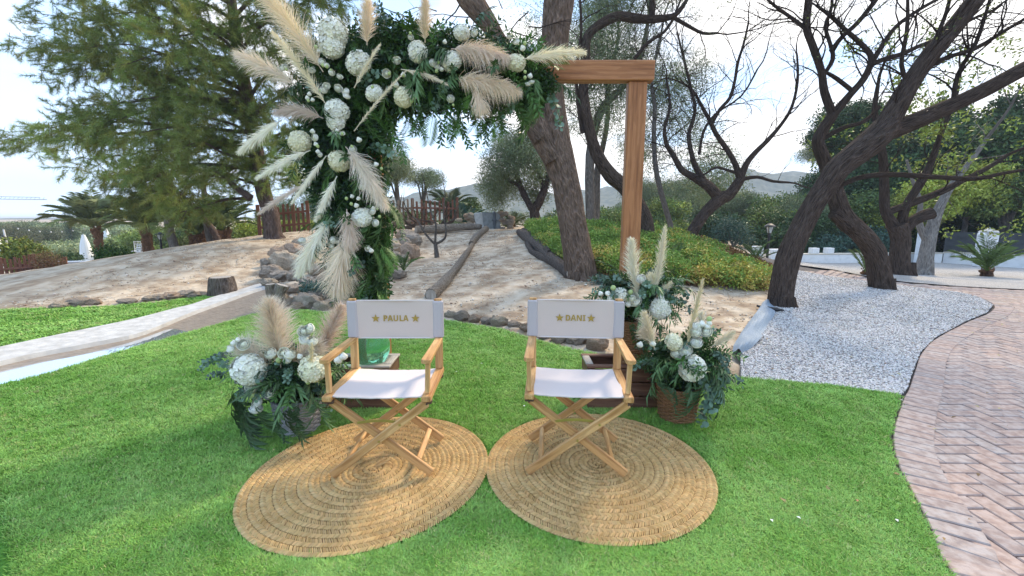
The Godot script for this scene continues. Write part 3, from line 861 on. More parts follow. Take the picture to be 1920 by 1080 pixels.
# fine twigs that start along given limbs
func twigs(parent: Node3D, m: Material, limbs: Array, every: float, length: float, level: int, up := 0.05, from := 0.25, kids := 3, flat := 0.7) -> Array:
	var b := MB.new()
	var ends := []
	for pl in limbs:
		var s := smooth(pl, 4)
		var pts: PackedVector3Array = s[0]
		var rad: PackedFloat32Array = s[1]
		var run := 0.0
		var total := 0.0
		for k in pts.size() - 1: total += pts[k].distance_to(pts[k + 1])
		var next := total * from
		for k in pts.size() - 1:
			var l := pts[k].distance_to(pts[k + 1])
			while next < run + l:
				var t := (pts[k + 1] - pts[k]).normalized()
				var side := rv()
				side.z *= flat
				var d := (t * 0.55 + (side - t * side.dot(t)).normalized() * 0.9 + Vector3.UP * 0.3).normalized()
				grow(b, pts[k].lerp(pts[k + 1], (next - run) / l), d, length * rs(0.55, 1.15), minf(rad[k] * 0.5, 0.007 + length * 0.009), level, up, ends, 0.3, kids)
				next += every * rs(0.6, 1.4)
			run += l
		grow(b, pts[-1], pts[-1] - pts[-2], length * 1.1, rad[-1] * 0.9, level, up, ends, 0.3, kids)
	obj("twigs", b.mesh(), m, parent).set_meta("kind", "stuff")
	return ends

func clump_mesh(sd: int, count: int, radius: float, leaf_len: float, leaf_w: float, hang := 0.0) -> ArrayMesh:
	rng.seed = sd
	var b := MB.new()
	for k in count:
		var o := rv() * radius * pow(rng.randf(), 0.5)
		var d := (rv() + o.normalized() * 0.6 - Vector3.UP * hang).normalized() * leaf_len * rs(0.7, 1.3)
		b.col = Color(1, 1, 1) * rs(0.7, 1.25)
		var side := d.cross(rv()).normalized() * leaf_w * 0.5
		var m := o + d * 0.5
		b.tri(o, m + side, o + d)
		b.tri(o, o + d, m - side)
	return b.mesh()

func needle_mesh(sd: int, count: int) -> ArrayMesh:
	rng.seed = sd
	var b := MB.new()
	# a short drooping shoot with needles brushed towards its tip
	for k in count:
		var t := rs(0.0, 1.0)
		var o := Vector3(0, t * 0.34, 0)
		var r := rv()
		r.y = absf(r.y) * 0.6 + 0.35
		var d := r.normalized() * rs(0.10, 0.17)
		var side := d.cross(rv()).normalized() * 0.0042
		b.col = Color(1, 1, 1) * rs(0.65, 1.3)
		b.tri(o - side, o + side, o + d)
	b.col = Color(0.5, 0.35, 0.25)
	b.tri(Vector3(-0.006, -0.1, 0), Vector3(0.006, -0.1, 0), Vector3(0, 0.34, 0))
	return b.mesh()

func crown(parent: Node3D, called: String, mesh: Mesh, m: Material, lumps: Array, per: float, col: Color, size := 1.0, shell := 0.55, col2 := Color(-1, 0, 0)) -> void:
	var xs := []
	var cs := PackedColorArray()
	for l in lumps:
		var r: Vector3 = l[1]
		var count := int(per * (r.x * r.y + r.y * r.z + r.x * r.z) / 3.0)
		var tone := rs(0.78, 1.25)
		for k in count:
			var d := rv()
			var q: Vector3 = l[0] + d * r * lerpf(shell, 1.0, pow(rng.randf(), 0.6)) * rs(0.85, 1.1)
			xs.append(Transform3D(basis_to((d + rv() * 0.8 + Vector3(0, 0.15, 0)).normalized(), rs(0, TAU)) * Basis.from_scale(Vector3.ONE * size * rs(0.7, 1.25)), q))
			var c := col
			if col2.r >= 0.0 and rng.randf() < 0.35: c = col.lerp(col2, rng.randf())
			cs.append(jit(c * tone, 0.22))
	many(called, mesh, m, xs, cs, parent)

func lumps_in(center: Vector3, r: Vector3, count: int, part := 0.42) -> Array:
	var out := []
	for k in count:
		var d := rv() * pow(rng.randf(), 0.4)
		var s := rs(0.7, 1.2) * part
		out.append([center + d * r * (1.0 - part * 0.75), Vector3(r.x * s, r.y * s * 0.85, r.z * s)])
	return out

# roots that flare out from a trunk's foot
func flare(t: Node3D, pl: Array, m: Material, count := 6) -> void:
	var b := MB.new()
	var o: Vector3 = pl[0][0]
	var r: float = pl[0][1]
	for k in count:
		var a := TAU * (k + rs(-0.25, 0.25)) / count
		var d := Vector3(cos(a), 0, sin(a))
		var l := r * rs(0.35, 0.75)
		var pts := PackedVector3Array()
		var rr := PackedFloat32Array()
		for s in 6:
			var f := s / 5.0
			var q := o + d * (r * 0.55 + l * f)
			q.y = lerpf(o.y + r * 1.2, land(q.x, q.z) - 0.03, pow(f, 0.55))
			pts.append(q)
			rr.append(r * lerpf(0.42, 0.12, f))
		b.tube(pts, rr, 8, false, 0.15, a)
	obj("roots", b.mesh(), m, t)

# foot of a limb continued below the soil
func rooted(pl: Array) -> Array:
	var b: Vector3 = pl[0][0]
	b.y = minf(land(b.x, b.z), b.y) - 0.15
	return [[b, pl[0][1] * 1.25]] + pl

func tall_trees() -> void:
	M.needles = [needle_mesh(501, 90), needle_mesh(502, 75)]
	M.clump = clump_mesh(503, 30, 0.30, 0.13, 0.065)
	M.clump_fine = clump_mesh(504, 36, 0.30, 0.12, 0.022, 0.5)
	M.clump_big = clump_mesh(505, 30, 0.42, 0.20, 0.11)
	M.bud = clump_mesh(506, 6, 0.10, 0.05, 0.03)
	rng.seed = 510
	# the thick furrowed tree behind the arch
	var t := thing("tree", "thick furrowed brown tree trunk rising behind the arch beam, right of the ramp", "tree", Vector3.ZERO)
	limb(t, "trunk", rooted([[Vector3(1.361, 0.222, -8.5), 0.342], [Vector3(1.264, 0.787, -8.5), 0.28], [Vector3(1.124, 1.502, -8.5), 0.259], [Vector3(1.01, 2.099, -8.5), 0.264], [Vector3(0.859, 2.635, -8.5), 0.29], [Vector3(0.76, 3.253, -8.5), 0.249], [Vector3(0.722, 3.857, -8.5), 0.218], [Vector3(0.769, 4.536, -8.5), 0.244], [Vector3(0.844, 5.239, -8.5), 0.27], [Vector3(0.891, 6.257, -8.5), 0.238]]), M.bark.brown, 20, 5, 0.06)
	flare(t, [[Vector3(1.34, 0.243, -8.5), 0.301], [Vector3(1.313, 0.475, -8.5), 0.28]], M.bark.brown, 7)
	limb(t, "branch", [[Vector3(0.792, 2.478, -8.4), 0.205], [Vector3(0.51, 2.989, -8.4), 0.225], [Vector3(0.144, 3.874, -8.4), 0.174], [Vector3(-0.266, 4.605, -8.4), 0.128], [Vector3(-0.721, 5.195, -8.4), 0.225], [Vector3(-1.017, 5.787, -8.4), 0.195]], M.bark.brown, 14, 4, 0.08)
	limb(t, "knot", [[Vector3(0.502, 2.814, -8.25), 0.131], [Vector3(0.385, 2.971, -8.25), 0.121], [Vector3(0.308, 3.054, -8.25), 0.08]], M.bark.brown, 8, 2, 0.2)
	var a1 := [[Vector3(-0.73, 5.239, -8.5), 0.104], [Vector3(-1.332, 5.065, -8.5), 0.041], [Vector3(-1.821, 4.714, -8.5), 0.026]]
	var a2 := [[Vector3(-0.266, 4.605, -8.4), 0.041], [Vector3(0.472, 4.85, -8.4), 0.026], [Vector3(0, 5.066, -8.4), 0.02], [Vector3(-0.565, 4.936, -8.4), 0.015]]
	rng.seed = 511
	twigs(t, M.bark.twig, [a1, a2], 0.35, 0.8, 1, 0.0, 0.15)
	# curving dark tree behind the post
	t = thing("tree", "dark curving tree trunk passing behind the right post and bending right over the beam", "tree", Vector3.ZERO)
	var b0 := [[Vector3(3.525, 0.971, -11.5), 0.21], [Vector3(3.435, 1.384, -11.5), 0.196], [Vector3(3.253, 1.724, -11.5), 0.189], [Vector3(2.875, 2.195, -11.5), 0.189], [Vector3(2.522, 2.488, -11.5), 0.182], [Vector3(2.165, 2.988, -11.5), 0.154], [Vector3(1.93, 3.647, -11.5), 0.133], [Vector3(1.776, 4.42, -11.5), 0.119], [Vector3(1.809, 5.138, -11.5), 0.119], [Vector3(1.82, 5.685, -11.5), 0.112], [Vector3(2.02, 5.961, -11.5), 0.105], [Vector3(2.528, 6.211, -11.5), 0.112], [Vector3(3.02, 6.164, -11.5), 0.105], [Vector3(3.485, 6.152, -11.5), 0.091], [Vector3(3.944, 6.247, -11.5), 0.063], [Vector3(4.206, 6.577, -11.5), 0.042]]
	limb(t, "trunk", rooted(b0), M.bark.dark, 12, 4, 0.08)
	var b1 := [[Vector3(3.382, 6.152, -11.5), 0.077], [Vector3(3.379, 6.459, -11.5), 0.07], [Vector3(3.291, 6.927, -11.5), 0.056]]
	var b2 := [[Vector3(3.842, 6.223, -11.5), 0.049], [Vector3(4.269, 6.009, -11.5), 0.042], [Vector3(4.643, 5.841, -11.5), 0.035], [Vector3(4.993, 5.841, -11.5), 0.028]]
	var b3 := [[Vector3(3.009, 5.261, -11.5), 0.049], [Vector3(3.318, 5.625, -11.5), 0.042], [Vector3(3.695, 5.865, -11.5), 0.035], [Vector3(3.898, 6.152, -11.5), 0.035]]
	var b4 := [[Vector3(1.773, 3.506, -11.5), 0.056], [Vector3(1.582, 4.769, -11.5), 0.042], [Vector3(1.685, 5.865, -11.5), 0.035], [Vector3(1.61, 6.81, -11.5), 0.028]]
	for q in [b1, b2, b3, b4]: limb(t, "branch", q, M.bark.dark, 8, 3, 0.1)
	rng.seed = 512
	var ends := twigs(t, M.bark.twig, [b1, b2, b3, b4, b0.slice(11)], 0.35, 1.0, 2, 0.0, 0.1)
	var xs := []
	var cs := PackedColorArray()
	for e in ends:
		if rng.randf() < 0.55: continue
		xs.append(Transform3D(basis_to(e[1]) * Basis.from_scale(Vector3.ONE * rs(0.35, 0.7)), e[0]))
		cs.append(jit(Color(0.10, 0.13, 0.06), 0.3))
	many("foliage", M.clump_fine, M.leaf, xs, cs, t)
	# wispy pale trees behind it
	for w in [[[[Vector3(3.036, 1.149, -17), 0.187], [Vector3(2.921, 3.723, -17), 0.176], [Vector3(3.271, 5.245, -17), 0.155], [Vector3(3.723, 5.803, -17), 0.135], [Vector3(4.1, 6.172, -17), 0.114], [Vector3(4.642, 7.083, -17), 0.083], [Vector3(4.869, 8.33, -17), 0.062]], "pale grey slanting trunk with sparse olive leaves seen under the arch beam", 1150, 120], [[[Vector3(3.447, 1.346, -18), 0.132], [Vector3(3.409, 3.24, -18), 0.132], [Vector3(3.593, 4.102, -18), 0.11], [Vector3(3.743, 5.229, -18), 0.099], [Vector3(3.755, 6.644, -18), 0.077], [Vector3(4.059, 8.361, -18), 0.055], [Vector3(3.8, 9.84, -18), 0.044]], "thin upright tree with hanging olive leaves between the trunk and the post", 1090, 60], [[[Vector3(5.854, 0.783, -16), 0.098], [Vector3(5.161, 2.857, -16), 0.088], [Vector3(4.98, 4.131, -16), 0.078], [Vector3(4.961, 5.197, -16), 0.068], [Vector3(4.805, 6.067, -16), 0.049], [Vector3(5.051, 7.593, -16), 0.039]], "slim dark tree with small leaves just right of the arch post", 1235, 250]]:
		t = thing("tree", w[1], "tree")
		limb(t, "trunk", rooted(w[0]), M.bark.grey, 8, 3, 0.1)
		ends = twigs(t, M.bark.twig, [w[0]], 0.5, 1.5, 2, 0.02, 0.35)
		xs = []
		cs = PackedColorArray()
		for e in ends:
			for k in 2:
				if rng.randf() < 0.35: continue
				xs.append(Transform3D(basis_to(Vector3(rs(-0.4, 0.4), -1, rs(-0.4, 0.4))) * Basis.from_scale(Vector3.ONE * rs(0.5, 1.0)), e[0] + rv() * 0.15))
				cs.append(jit(Color(0.15, 0.19, 0.10), 0.3))
		many("foliage", M.clump_fine, M.leaf, xs, cs, t)
		var lumps := []
		for k in 9: lumps.append([px(w[2] + rs(-95, 110), w[3] + rs(-120, 110), 17.0 + rs(-0.8, 0.8)), Vector3(1.3, 1.1, 1.0) * rs(0.7, 1.2)])
		crown(t, "crown", M.clump_fine, M.leaf, lumps, 70.0, Color(0.19, 0.24, 0.12), 1.0, 0.1)
	# bare forked tree in the middle right
	rng.seed = 514
	t = thing("tree", "bare dark tree forking low behind the yellow-green ground cover", "tree")
	var c0 := [[Vector3(5.699, 0.867, -14), 0.188], [Vector3(6.092, 1.535, -14), 0.171], [Vector3(6.528, 1.997, -14), 0.205], [Vector3(6.819, 2.129, -14), 0.171], [Vector3(7.114, 2.584, -14), 0.128]]
	var c1 := [[Vector3(6.528, 1.997, -14), 0.171], [Vector3(6.15, 2.357, -14), 0.162], [Vector3(5.647, 2.649, -14), 0.12], [Vector3(5.268, 2.874, -14), 0.094], [Vector3(4.976, 3.322, -14), 0.077], [Vector3(4.76, 3.639, -14), 0.068], [Vector3(4.668, 4.11, -14), 0.051], [Vector3(4.795, 4.729, -14), 0.043], [Vector3(4.654, 5.49, -14), 0.026]]
	var c2 := [[Vector3(6.08, 2.406, -14), 0.102], [Vector3(5.711, 2.939, -14), 0.085], [Vector3(5.509, 3.481, -14), 0.068], [Vector3(5.429, 3.953, -14), 0.06], [Vector3(5.566, 4.575, -14), 0.051], [Vector3(5.409, 5.233, -14), 0.043], [Vector3(5.129, 6.089, -14), 0.034], [Vector3(4.893, 6.825, -14), 0.026]]
	var c3 := [[Vector3(7.117, 2.552, -14), 0.111], [Vector3(6.947, 3.003, -14), 0.085], [Vector3(6.627, 3.481, -14), 0.077], [Vector3(6.246, 3.953, -14), 0.068], [Vector3(6.022, 4.343, -14), 0.06], [Vector3(5.821, 4.652, -14), 0.051], [Vector3(5.584, 5.035, -14), 0.043]]
	var c4 := [[Vector3(7.114, 2.584, -14), 0.111], [Vector3(7.258, 3.035, -14), 0.094], [Vector3(7.523, 3.401, -14), 0.077], [Vector3(7.867, 3.765, -14), 0.068], [Vector3(8.246, 4.234, -14), 0.051], [Vector3(8.504, 4.729, -14), 0.043], [Vector3(8.601, 5.49, -14), 0.034], [Vector3(8.49, 6.237, -14), 0.026]]
	var c5 := [[Vector3(7.181, 2.584, -14), 0.068], [Vector3(7.64, 2.649, -14), 0.051], [Vector3(8.151, 2.519, -14), 0.043], [Vector3(8.654, 2.487, -14), 0.034]]
	var c6 := [[Vector3(6.083, 4.172, -14), 0.051], [Vector3(6.323, 4.652, -14), 0.051], [Vector3(6.604, 4.989, -14), 0.051], [Vector3(6.708, 5.49, -14), 0.043], [Vector3(6.749, 5.955, -14), 0.043], [Vector3(6.879, 6.488, -14), 0.034], [Vector3(6.982, 7.116, -14), 0.026]]
	var c7 := [[Vector3(7.033, 2.762, -14), 0.051], [Vector3(6.659, 2.874, -14), 0.043], [Vector3(6.373, 2.939, -14), 0.043], [Vector3(6.179, 2.874, -14), 0.034]]
	var c8 := [[Vector3(5.783, 3.322, -14), 0.043], [Vector3(5.854, 3.953, -14), 0.043], [Vector3(6.173, 4.498, -14), 0.034], [Vector3(6.939, 5.035, -14), 0.026], [Vector3(7.354, 5.791, -14), 0.026]]
	limb(t, "trunk", rooted(c0), M.bark.dark, 12, 4, 0.1)
	for q in [c1, c2, c3, c4, c5, c6, c7, c8]: limb(t, "branch", q, M.bark.dark, 8, 3, 0.1)
	twigs(t, M.bark.twig, [c1, c2, c3, c4, c6, c8], 0.22, 1.15, 3, 0.02, 0.3)
	twigs(t, M.bark.twig, [c5, c7], 0.5, 0.7, 1, 0.03, 0.3)
	# big leaning tree on the right
	rng.seed = 515
	t = thing("tree", "big dark trunk leaning right at the near gravel corner, forking into two limbs", "tree")
	var e0 := [[Vector3(4.331, -0.104, -6.9), 0.21], [Vector3(4.315, 0.142, -6.9), 0.181], [Vector3(4.369, 0.785, -6.9), 0.177], [Vector3(4.493, 1.204, -6.9), 0.16], [Vector3(4.679, 1.631, -6.9), 0.151], [Vector3(4.872, 1.961, -6.9), 0.16], [Vector3(5.016, 2.192, -6.9), 0.168], [Vector3(5.42, 2.529, -6.9), 0.194], [Vector3(5.688, 2.807, -6.9), 0.185]]
	var e1 := [[Vector3(5.597, 2.715, -6.9), 0.168], [Vector3(5.896, 3.359, -6.9), 0.126], [Vector3(6.155, 3.788, -6.9), 0.122], [Vector3(6.425, 4.149, -6.9), 0.118], [Vector3(6.686, 4.526, -6.9), 0.114], [Vector3(7.054, 5.081, -6.9), 0.101]]
	var e2 := [[Vector3(5.563, 2.668, -6.9), 0.143], [Vector3(6.081, 2.868, -6.9), 0.126], [Vector3(6.597, 3.096, -6.9), 0.109], [Vector3(7.112, 3.344, -6.9), 0.105], [Vector3(7.565, 3.589, -6.9), 0.105], [Vector3(8.283, 3.919, -6.9), 0.093]]
	var e3 := [[Vector3(4.98, 1.881, -6.9), 0.042], [Vector3(5.166, 1.969, -6.9), 0.038], [Vector3(5.41, 2.049, -6.9), 0.038], [Vector3(5.831, 2.081, -6.9), 0.038], [Vector3(6.475, 2.041, -6.9), 0.038], [Vector3(7.118, 2.017, -6.9), 0.034], [Vector3(7.521, 2.097, -6.9), 0.025], [Vector3(7.878, 2.152, -6.9), 0.017]]
	limb(t, "trunk", rooted(e0), M.bark.dark, 18, 5, 0.06)
	flare(t, e0, M.bark.dark)
	limb(t, "limb", e1, M.bark.dark, 14, 4, 0.06)
	limb(t, "limb", e2, M.bark.dark, 14, 4, 0.06)
	limb(t, "branch", e3, M.bark.dark, 8, 3, 0.1)
	var e4 := [[Vector3(5.896, 3.359, -6.9), 0.034], [Vector3(5.742, 3.663, -6.9), 0.029], [Vector3(5.756, 4.099, -6.9), 0.025], [Vector3(5.709, 4.526, -6.9), 0.021], [Vector3(5.602, 4.944, -6.9), 0.017]]
	var e5 := [[Vector3(5.984, 3.515, -6.9), 0.038], [Vector3(6.359, 3.736, -6.9), 0.034], [Vector3(6.805, 3.882, -6.9), 0.029], [Vector3(7.157, 4.099, -6.9), 0.025], [Vector3(7.504, 4.314, -6.9), 0.021]]
	var e6 := [[Vector3(6.597, 3.096, -6.9), 0.034], [Vector3(6.6, 3.515, -6.9), 0.029], [Vector3(6.792, 3.955, -6.9), 0.025], [Vector3(6.873, 4.385, -6.9), 0.021], [Vector3(6.921, 4.805, -6.9), 0.017]]
	var e7 := [[Vector3(6.126, 3.722, -6.9), 0.034], [Vector3(6.223, 4.099, -6.9), 0.029], [Vector3(6.294, 4.385, -6.9), 0.025], [Vector3(6.34, 4.805, -6.9), 0.017]]
	for q in [e4, e5, e6, e7]: limb(t, "branch", q, M.bark.dark, 7, 3, 0.1)
	ends = twigs(t, M.bark.twig, [e4, e5, e6, e7, e1], 0.20, 0.85, 2, 0.0, 0.1)
	ends.append_array(twigs(t, M.bark.twig, [e3], 0.35, 0.5, 1, 0.0, 0.4))
	# second tree, bending behind it
	t = thing("tree", "dark trunk bending left amid the gravel, with a stub and bare forked limbs", "tree")
	var f0 := [[Vector3(7.47, -0.035, -8.7), 0.212], [Vector3(7.288, 0.591, -8.7), 0.191], [Vector3(7.111, 0.877, -8.7), 0.18], [Vector3(6.821, 1.161, -8.7), 0.18], [Vector3(6.552, 1.379, -8.7), 0.18], [Vector3(6.381, 1.668, -8.7), 0.159], [Vector3(6.235, 2.014, -8.7), 0.143], [Vector3(6.038, 2.465, -8.7), 0.117], [Vector3(5.851, 2.84, -8.7), 0.106], [Vector3(5.933, 3.103, -8.7), 0.101], [Vector3(6.077, 3.344, -8.7), 0.09]]
	var f1 := [[Vector3(6.077, 3.344, -8.7), 0.08], [Vector3(5.868, 3.754, -8.7), 0.069], [Vector3(5.766, 4.119, -8.7), 0.064], [Vector3(5.545, 4.581, -8.7), 0.064], [Vector3(5.404, 4.881, -8.7), 0.064], [Vector3(5.394, 5.328, -8.7), 0.064], [Vector3(5.403, 5.942, -8.7), 0.053]]
	var f2 := [[Vector3(6.077, 3.344, -8.7), 0.08], [Vector3(6.363, 3.716, -8.7), 0.064], [Vector3(6.578, 3.989, -8.7), 0.058], [Vector3(6.673, 4.324, -8.7), 0.053], [Vector3(6.485, 4.553, -8.7), 0.042], [Vector3(6.115, 4.836, -8.7), 0.037], [Vector3(5.833, 5.061, -8.7), 0.032], [Vector3(5.54, 5.24, -8.7), 0.021]]
	var f3 := [[Vector3(6.667, 4.222, -8.7), 0.048], [Vector3(6.929, 4.333, -8.7), 0.042], [Vector3(7.215, 4.407, -8.7), 0.042], [Vector3(7.493, 4.535, -8.7), 0.037], [Vector3(7.854, 4.681, -8.7), 0.032], [Vector3(8.309, 4.953, -8.7), 0.027], [Vector3(8.763, 5.15, -8.7), 0.021]]
	var f4 := [[Vector3(5.903, 4.471, -8.7), 0.042], [Vector3(6.107, 4.736, -8.7), 0.042], [Vector3(6.327, 4.935, -8.7), 0.042], [Vector3(6.601, 5.302, -8.7), 0.042], [Vector3(6.839, 5.681, -8.7), 0.037]]
	var f5 := [[Vector3(5.823, 4.054, -8.7), 0.037], [Vector3(5.959, 4.333, -8.7), 0.037], [Vector3(5.867, 4.608, -8.7), 0.032], [Vector3(5.757, 4.881, -8.7), 0.032], [Vector3(5.831, 5.24, -8.7), 0.027], [Vector3(5.77, 5.593, -8.7), 0.021]]
	var f6 := [[Vector3(5.409, 4.836, -8.7), 0.037], [Vector3(5.177, 4.989, -8.7), 0.032], [Vector3(4.886, 5.168, -8.7), 0.027], [Vector3(4.657, 5.328, -8.7), 0.021]]
	var f7 := [[Vector3(6.408, 3.754, -8.7), 0.042], [Vector3(6.081, 3.979, -8.7), 0.037], [Vector3(5.847, 4.101, -8.7), 0.027]]
	var f8 := [[Vector3(6.682, 4.259, -8.7), 0.048], [Vector3(6.848, 4.563, -8.7), 0.042], [Vector3(7.049, 4.881, -8.7), 0.037], [Vector3(7.4, 5.15, -8.7), 0.032], [Vector3(7.803, 5.373, -8.7), 0.027]]
	limb(t, "trunk", rooted(f0), M.bark.dark, 14, 4, 0.07)
	flare(t, f0, M.bark.dark)
	limb(t, "stub", [[Vector3(6.545, 1.246, -8.6), 0.136], [Vector3(6.337, 1.421, -8.6), 0.126], [Vector3(6.213, 1.502, -8.6), 0.105]], M.bark.dark, 10, 2, 0.12)
	for q in [f1, f2, f3, f4, f5, f6, f7, f8]: limb(t, "branch", q, M.bark.dark, 8, 3, 0.08)
	ends.append_array(twigs(t, M.bark.twig, [f1, f2, f3, f4, f5, f6, f8], 0.20, 1.0, 2, 0.02, 0.25))
	limb(t, "branch", [[Vector3(5.907, 2.889, -8.7), 0.048], [Vector3(6.288, 3.103, -8.7), 0.042], [Vector3(6.679, 3.219, -8.7), 0.037], [Vector3(6.945, 3.488, -8.7), 0.027]], M.bark.dark, 7, 3, 0.1)
	xs = []
	cs = PackedColorArray()
	for e in ends:
		if rng.randf() < 0.72: continue
		xs.append(Transform3D(basis_to(e[1]) * Basis.from_scale(Vector3.ONE * rs(0.5, 1.0)), e[0]))
		cs.append(jit(Color(0.16, 0.20, 0.05), 0.3))
	many("leaf_buds", M.bud, M.leaf, xs, cs, t)
	# third tree
	rng.seed = 516
	t = thing("tree", "stout trunk with three spreading limbs and a sawn-off stub at the back of the gravel", "tree")
	var g0 := [[Vector3(9.775, -0.03, -10.9), 0.266], [Vector3(9.706, 0.266, -10.9), 0.219], [Vector3(9.645, 0.877, -10.9), 0.199], [Vector3(9.485, 1.257, -10.9), 0.226]]
	var g1 := [[Vector3(9.428, 1.192, -10.9), 0.133], [Vector3(9.165, 1.568, -10.9), 0.106], [Vector3(9.072, 2.055, -10.9), 0.1], [Vector3(8.969, 2.709, -10.9), 0.093], [Vector3(8.801, 3.277, -10.9), 0.08], [Vector3(8.592, 3.883, -10.9), 0.06], [Vector3(8.587, 4.478, -10.9), 0.04]]
	var g2 := [[Vector3(9.603, 1.257, -10.9), 0.12], [Vector3(9.657, 1.697, -10.9), 0.093], [Vector3(9.918, 2.219, -10.9), 0.093], [Vector3(10.078, 2.609, -10.9), 0.08], [Vector3(10.147, 2.907, -10.9), 0.066], [Vector3(10.267, 3.521, -10.9), 0.053], [Vector3(10.448, 4.122, -10.9), 0.04]]
	var g3 := [[Vector3(9.234, 1.542, -10.9), 0.093], [Vector3(9.481, 1.645, -10.9), 0.086], [Vector3(9.815, 1.774, -10.9), 0.086], [Vector3(10.454, 2.029, -10.9), 0.08], [Vector3(10.918, 2.283, -10.9), 0.066], [Vector3(11.474, 2.584, -10.9), 0.053], [Vector3(11.93, 2.907, -10.9), 0.04]]
	var g4 := [[Vector3(9.674, 1.127, -10.9), 0.146], [Vector3(9.834, 1.296, -10.9), 0.133], [Vector3(10.075, 1.439, -10.9), 0.133], [Vector3(10.299, 1.517, -10.9), 0.146]]
	limb(t, "trunk", rooted(g0), M.bark.dark, 14, 4, 0.07)
	flare(t, g0, M.bark.dark)
	for q in [g1, g2, g3]: limb(t, "branch", q, M.bark.dark, 9, 3, 0.08)
	limb(t, "stub", g4, M.bark.dark, 10, 3, 0.12)
	ends = twigs(t, M.bark.twig, [g1, g2, g3], 0.5, 1.1, 2, 0.0, 0.35)
	xs = []
	cs = PackedColorArray()
	for e in ends:
		if rng.randf() < 0.45: continue
		xs.append(Transform3D(basis_to(e[1]) * Basis.from_scale(Vector3.ONE * rs(0.45, 0.9)), e[0]))
		cs.append(jit(Color(0.22, 0.28, 0.05), 0.3))
	many("foliage", M.clump, M.leaf, xs, cs, t)
	# pale plane tree
	t = thing("tree", "pale grey smooth trunk with a short side arm in front of the low white wall", "tree")
	var h0 := [[Vector3(13.77, -0.16, -14.5), 0.23], [Vector3(13.759, 0.142, -14.5), 0.203], [Vector3(13.772, 0.741, -14.5), 0.186], [Vector3(13.85, 1.366, -14.5), 0.159], [Vector3(13.995, 1.881, -14.5), 0.124], [Vector3(14.3, 2.558, -14.5), 0.097], [Vector3(14.738, 3.224, -14.5), 0.071], [Vector3(15.101, 3.88, -14.5), 0.053]]
	limb(t, "trunk", rooted(h0), M.bark.pale, 12, 4, 0.05)
	limb(t, "branch", [[Vector3(13.7, 0.636, -14.5), 0.106], [Vector3(13.448, 1.02, -14.5), 0.106], [Vector3(13.308, 1.366, -14.5), 0.097], [Vector3(13.3, 1.881, -14.5), 0.071], [Vector3(12.956, 2.558, -14.5), 0.053], [Vector3(12.652, 3.224, -14.5), 0.035]], M.bark.pale, 8, 3, 0.06)
	ends = twigs(t, M.bark.grey, [h0.slice(3)], 0.5, 1.6, 2, -0.03, 0.2)
	xs = []
	cs = PackedColorArray()
	for e in ends:
		if rng.randf() < 0.3: continue
		xs.append(Transform3D(basis_to(e[1]) * Basis.from_scale(Vector3.ONE * rs(0.7, 1.2)), e[0]))
		cs.append(jit(Color(0.26, 0.31, 0.05), 0.3))
	many("foliage", M.clump, M.leaf, xs, cs, t)
	pine()

func pine_boughs(t: Node3D, boughs: Array, per: float, col: Color, spread: float, drop := 0.0) -> void:
	var b := MB.new()
	var lists := [[], []]
	var cols := [PackedColorArray(), PackedColorArray()]
	for pl in boughs:
		var s := smooth(pl, 4)
		b.tube(s[0], s[1], 6)
		var pts: PackedVector3Array = s[0]
		var total := 0.0
		for k in pts.size() - 1: total += pts[k].distance_to(pts[k + 1])
		var count := int(total * per)
		var tone := rs(0.55, 1.4)
		for k in count:
			var f := pow(rng.randf(), 0.75) * (pts.size() - 1.001)
			var i0 := int(f)
			var q := pts[i0].lerp(pts[i0 + 1], f - i0)
			var d := (pts[i0 + 1] - pts[i0]).normalized()
			var o := rv() * Vector3(1, 0.7, 1)
			var sp := spread * (0.4 + 0.6 * sin(PI * clampf(0.15 + 0.8 * f / pts.size(), 0, 1)))
			var e := q + o * sp * pow(rng.randf(), 0.5) + d * rs(-0.1, 0.3)
			e.y -= drop * rng.randf()
			# a twig from the bough to a cluster of shoots
			if k % 3 == 0: b.tube(PackedVector3Array([q, q.lerp(e, 0.5) + rv() * 0.08, e]), PackedFloat32Array([0.014, 0.009, 0.004]), 3)
			for c in 7:
				var w := c % 2
				var dd := ((e - q).normalized() * 0.6 + d * 0.4 + rv() * 0.8 - Vector3.UP * 0.25).normalized()
				lists[w].append(Transform3D(basis_to(dd, rs(0, TAU)) * Basis.from_scale(Vector3.ONE * rs(0.7, 1.25)), e + rv() * 0.26))
				var cc := col
				if rng.randf() < 0.25: cc = Color(0.27, 0.29, 0.075)
				cols[w].append(jit(cc * tone, 0.25))
	obj("boughs", b.mesh(), M.bark.pine, t)
	for w in 2: many("needles", M.needles[w], M.needle, lists[w], cols[w], t)

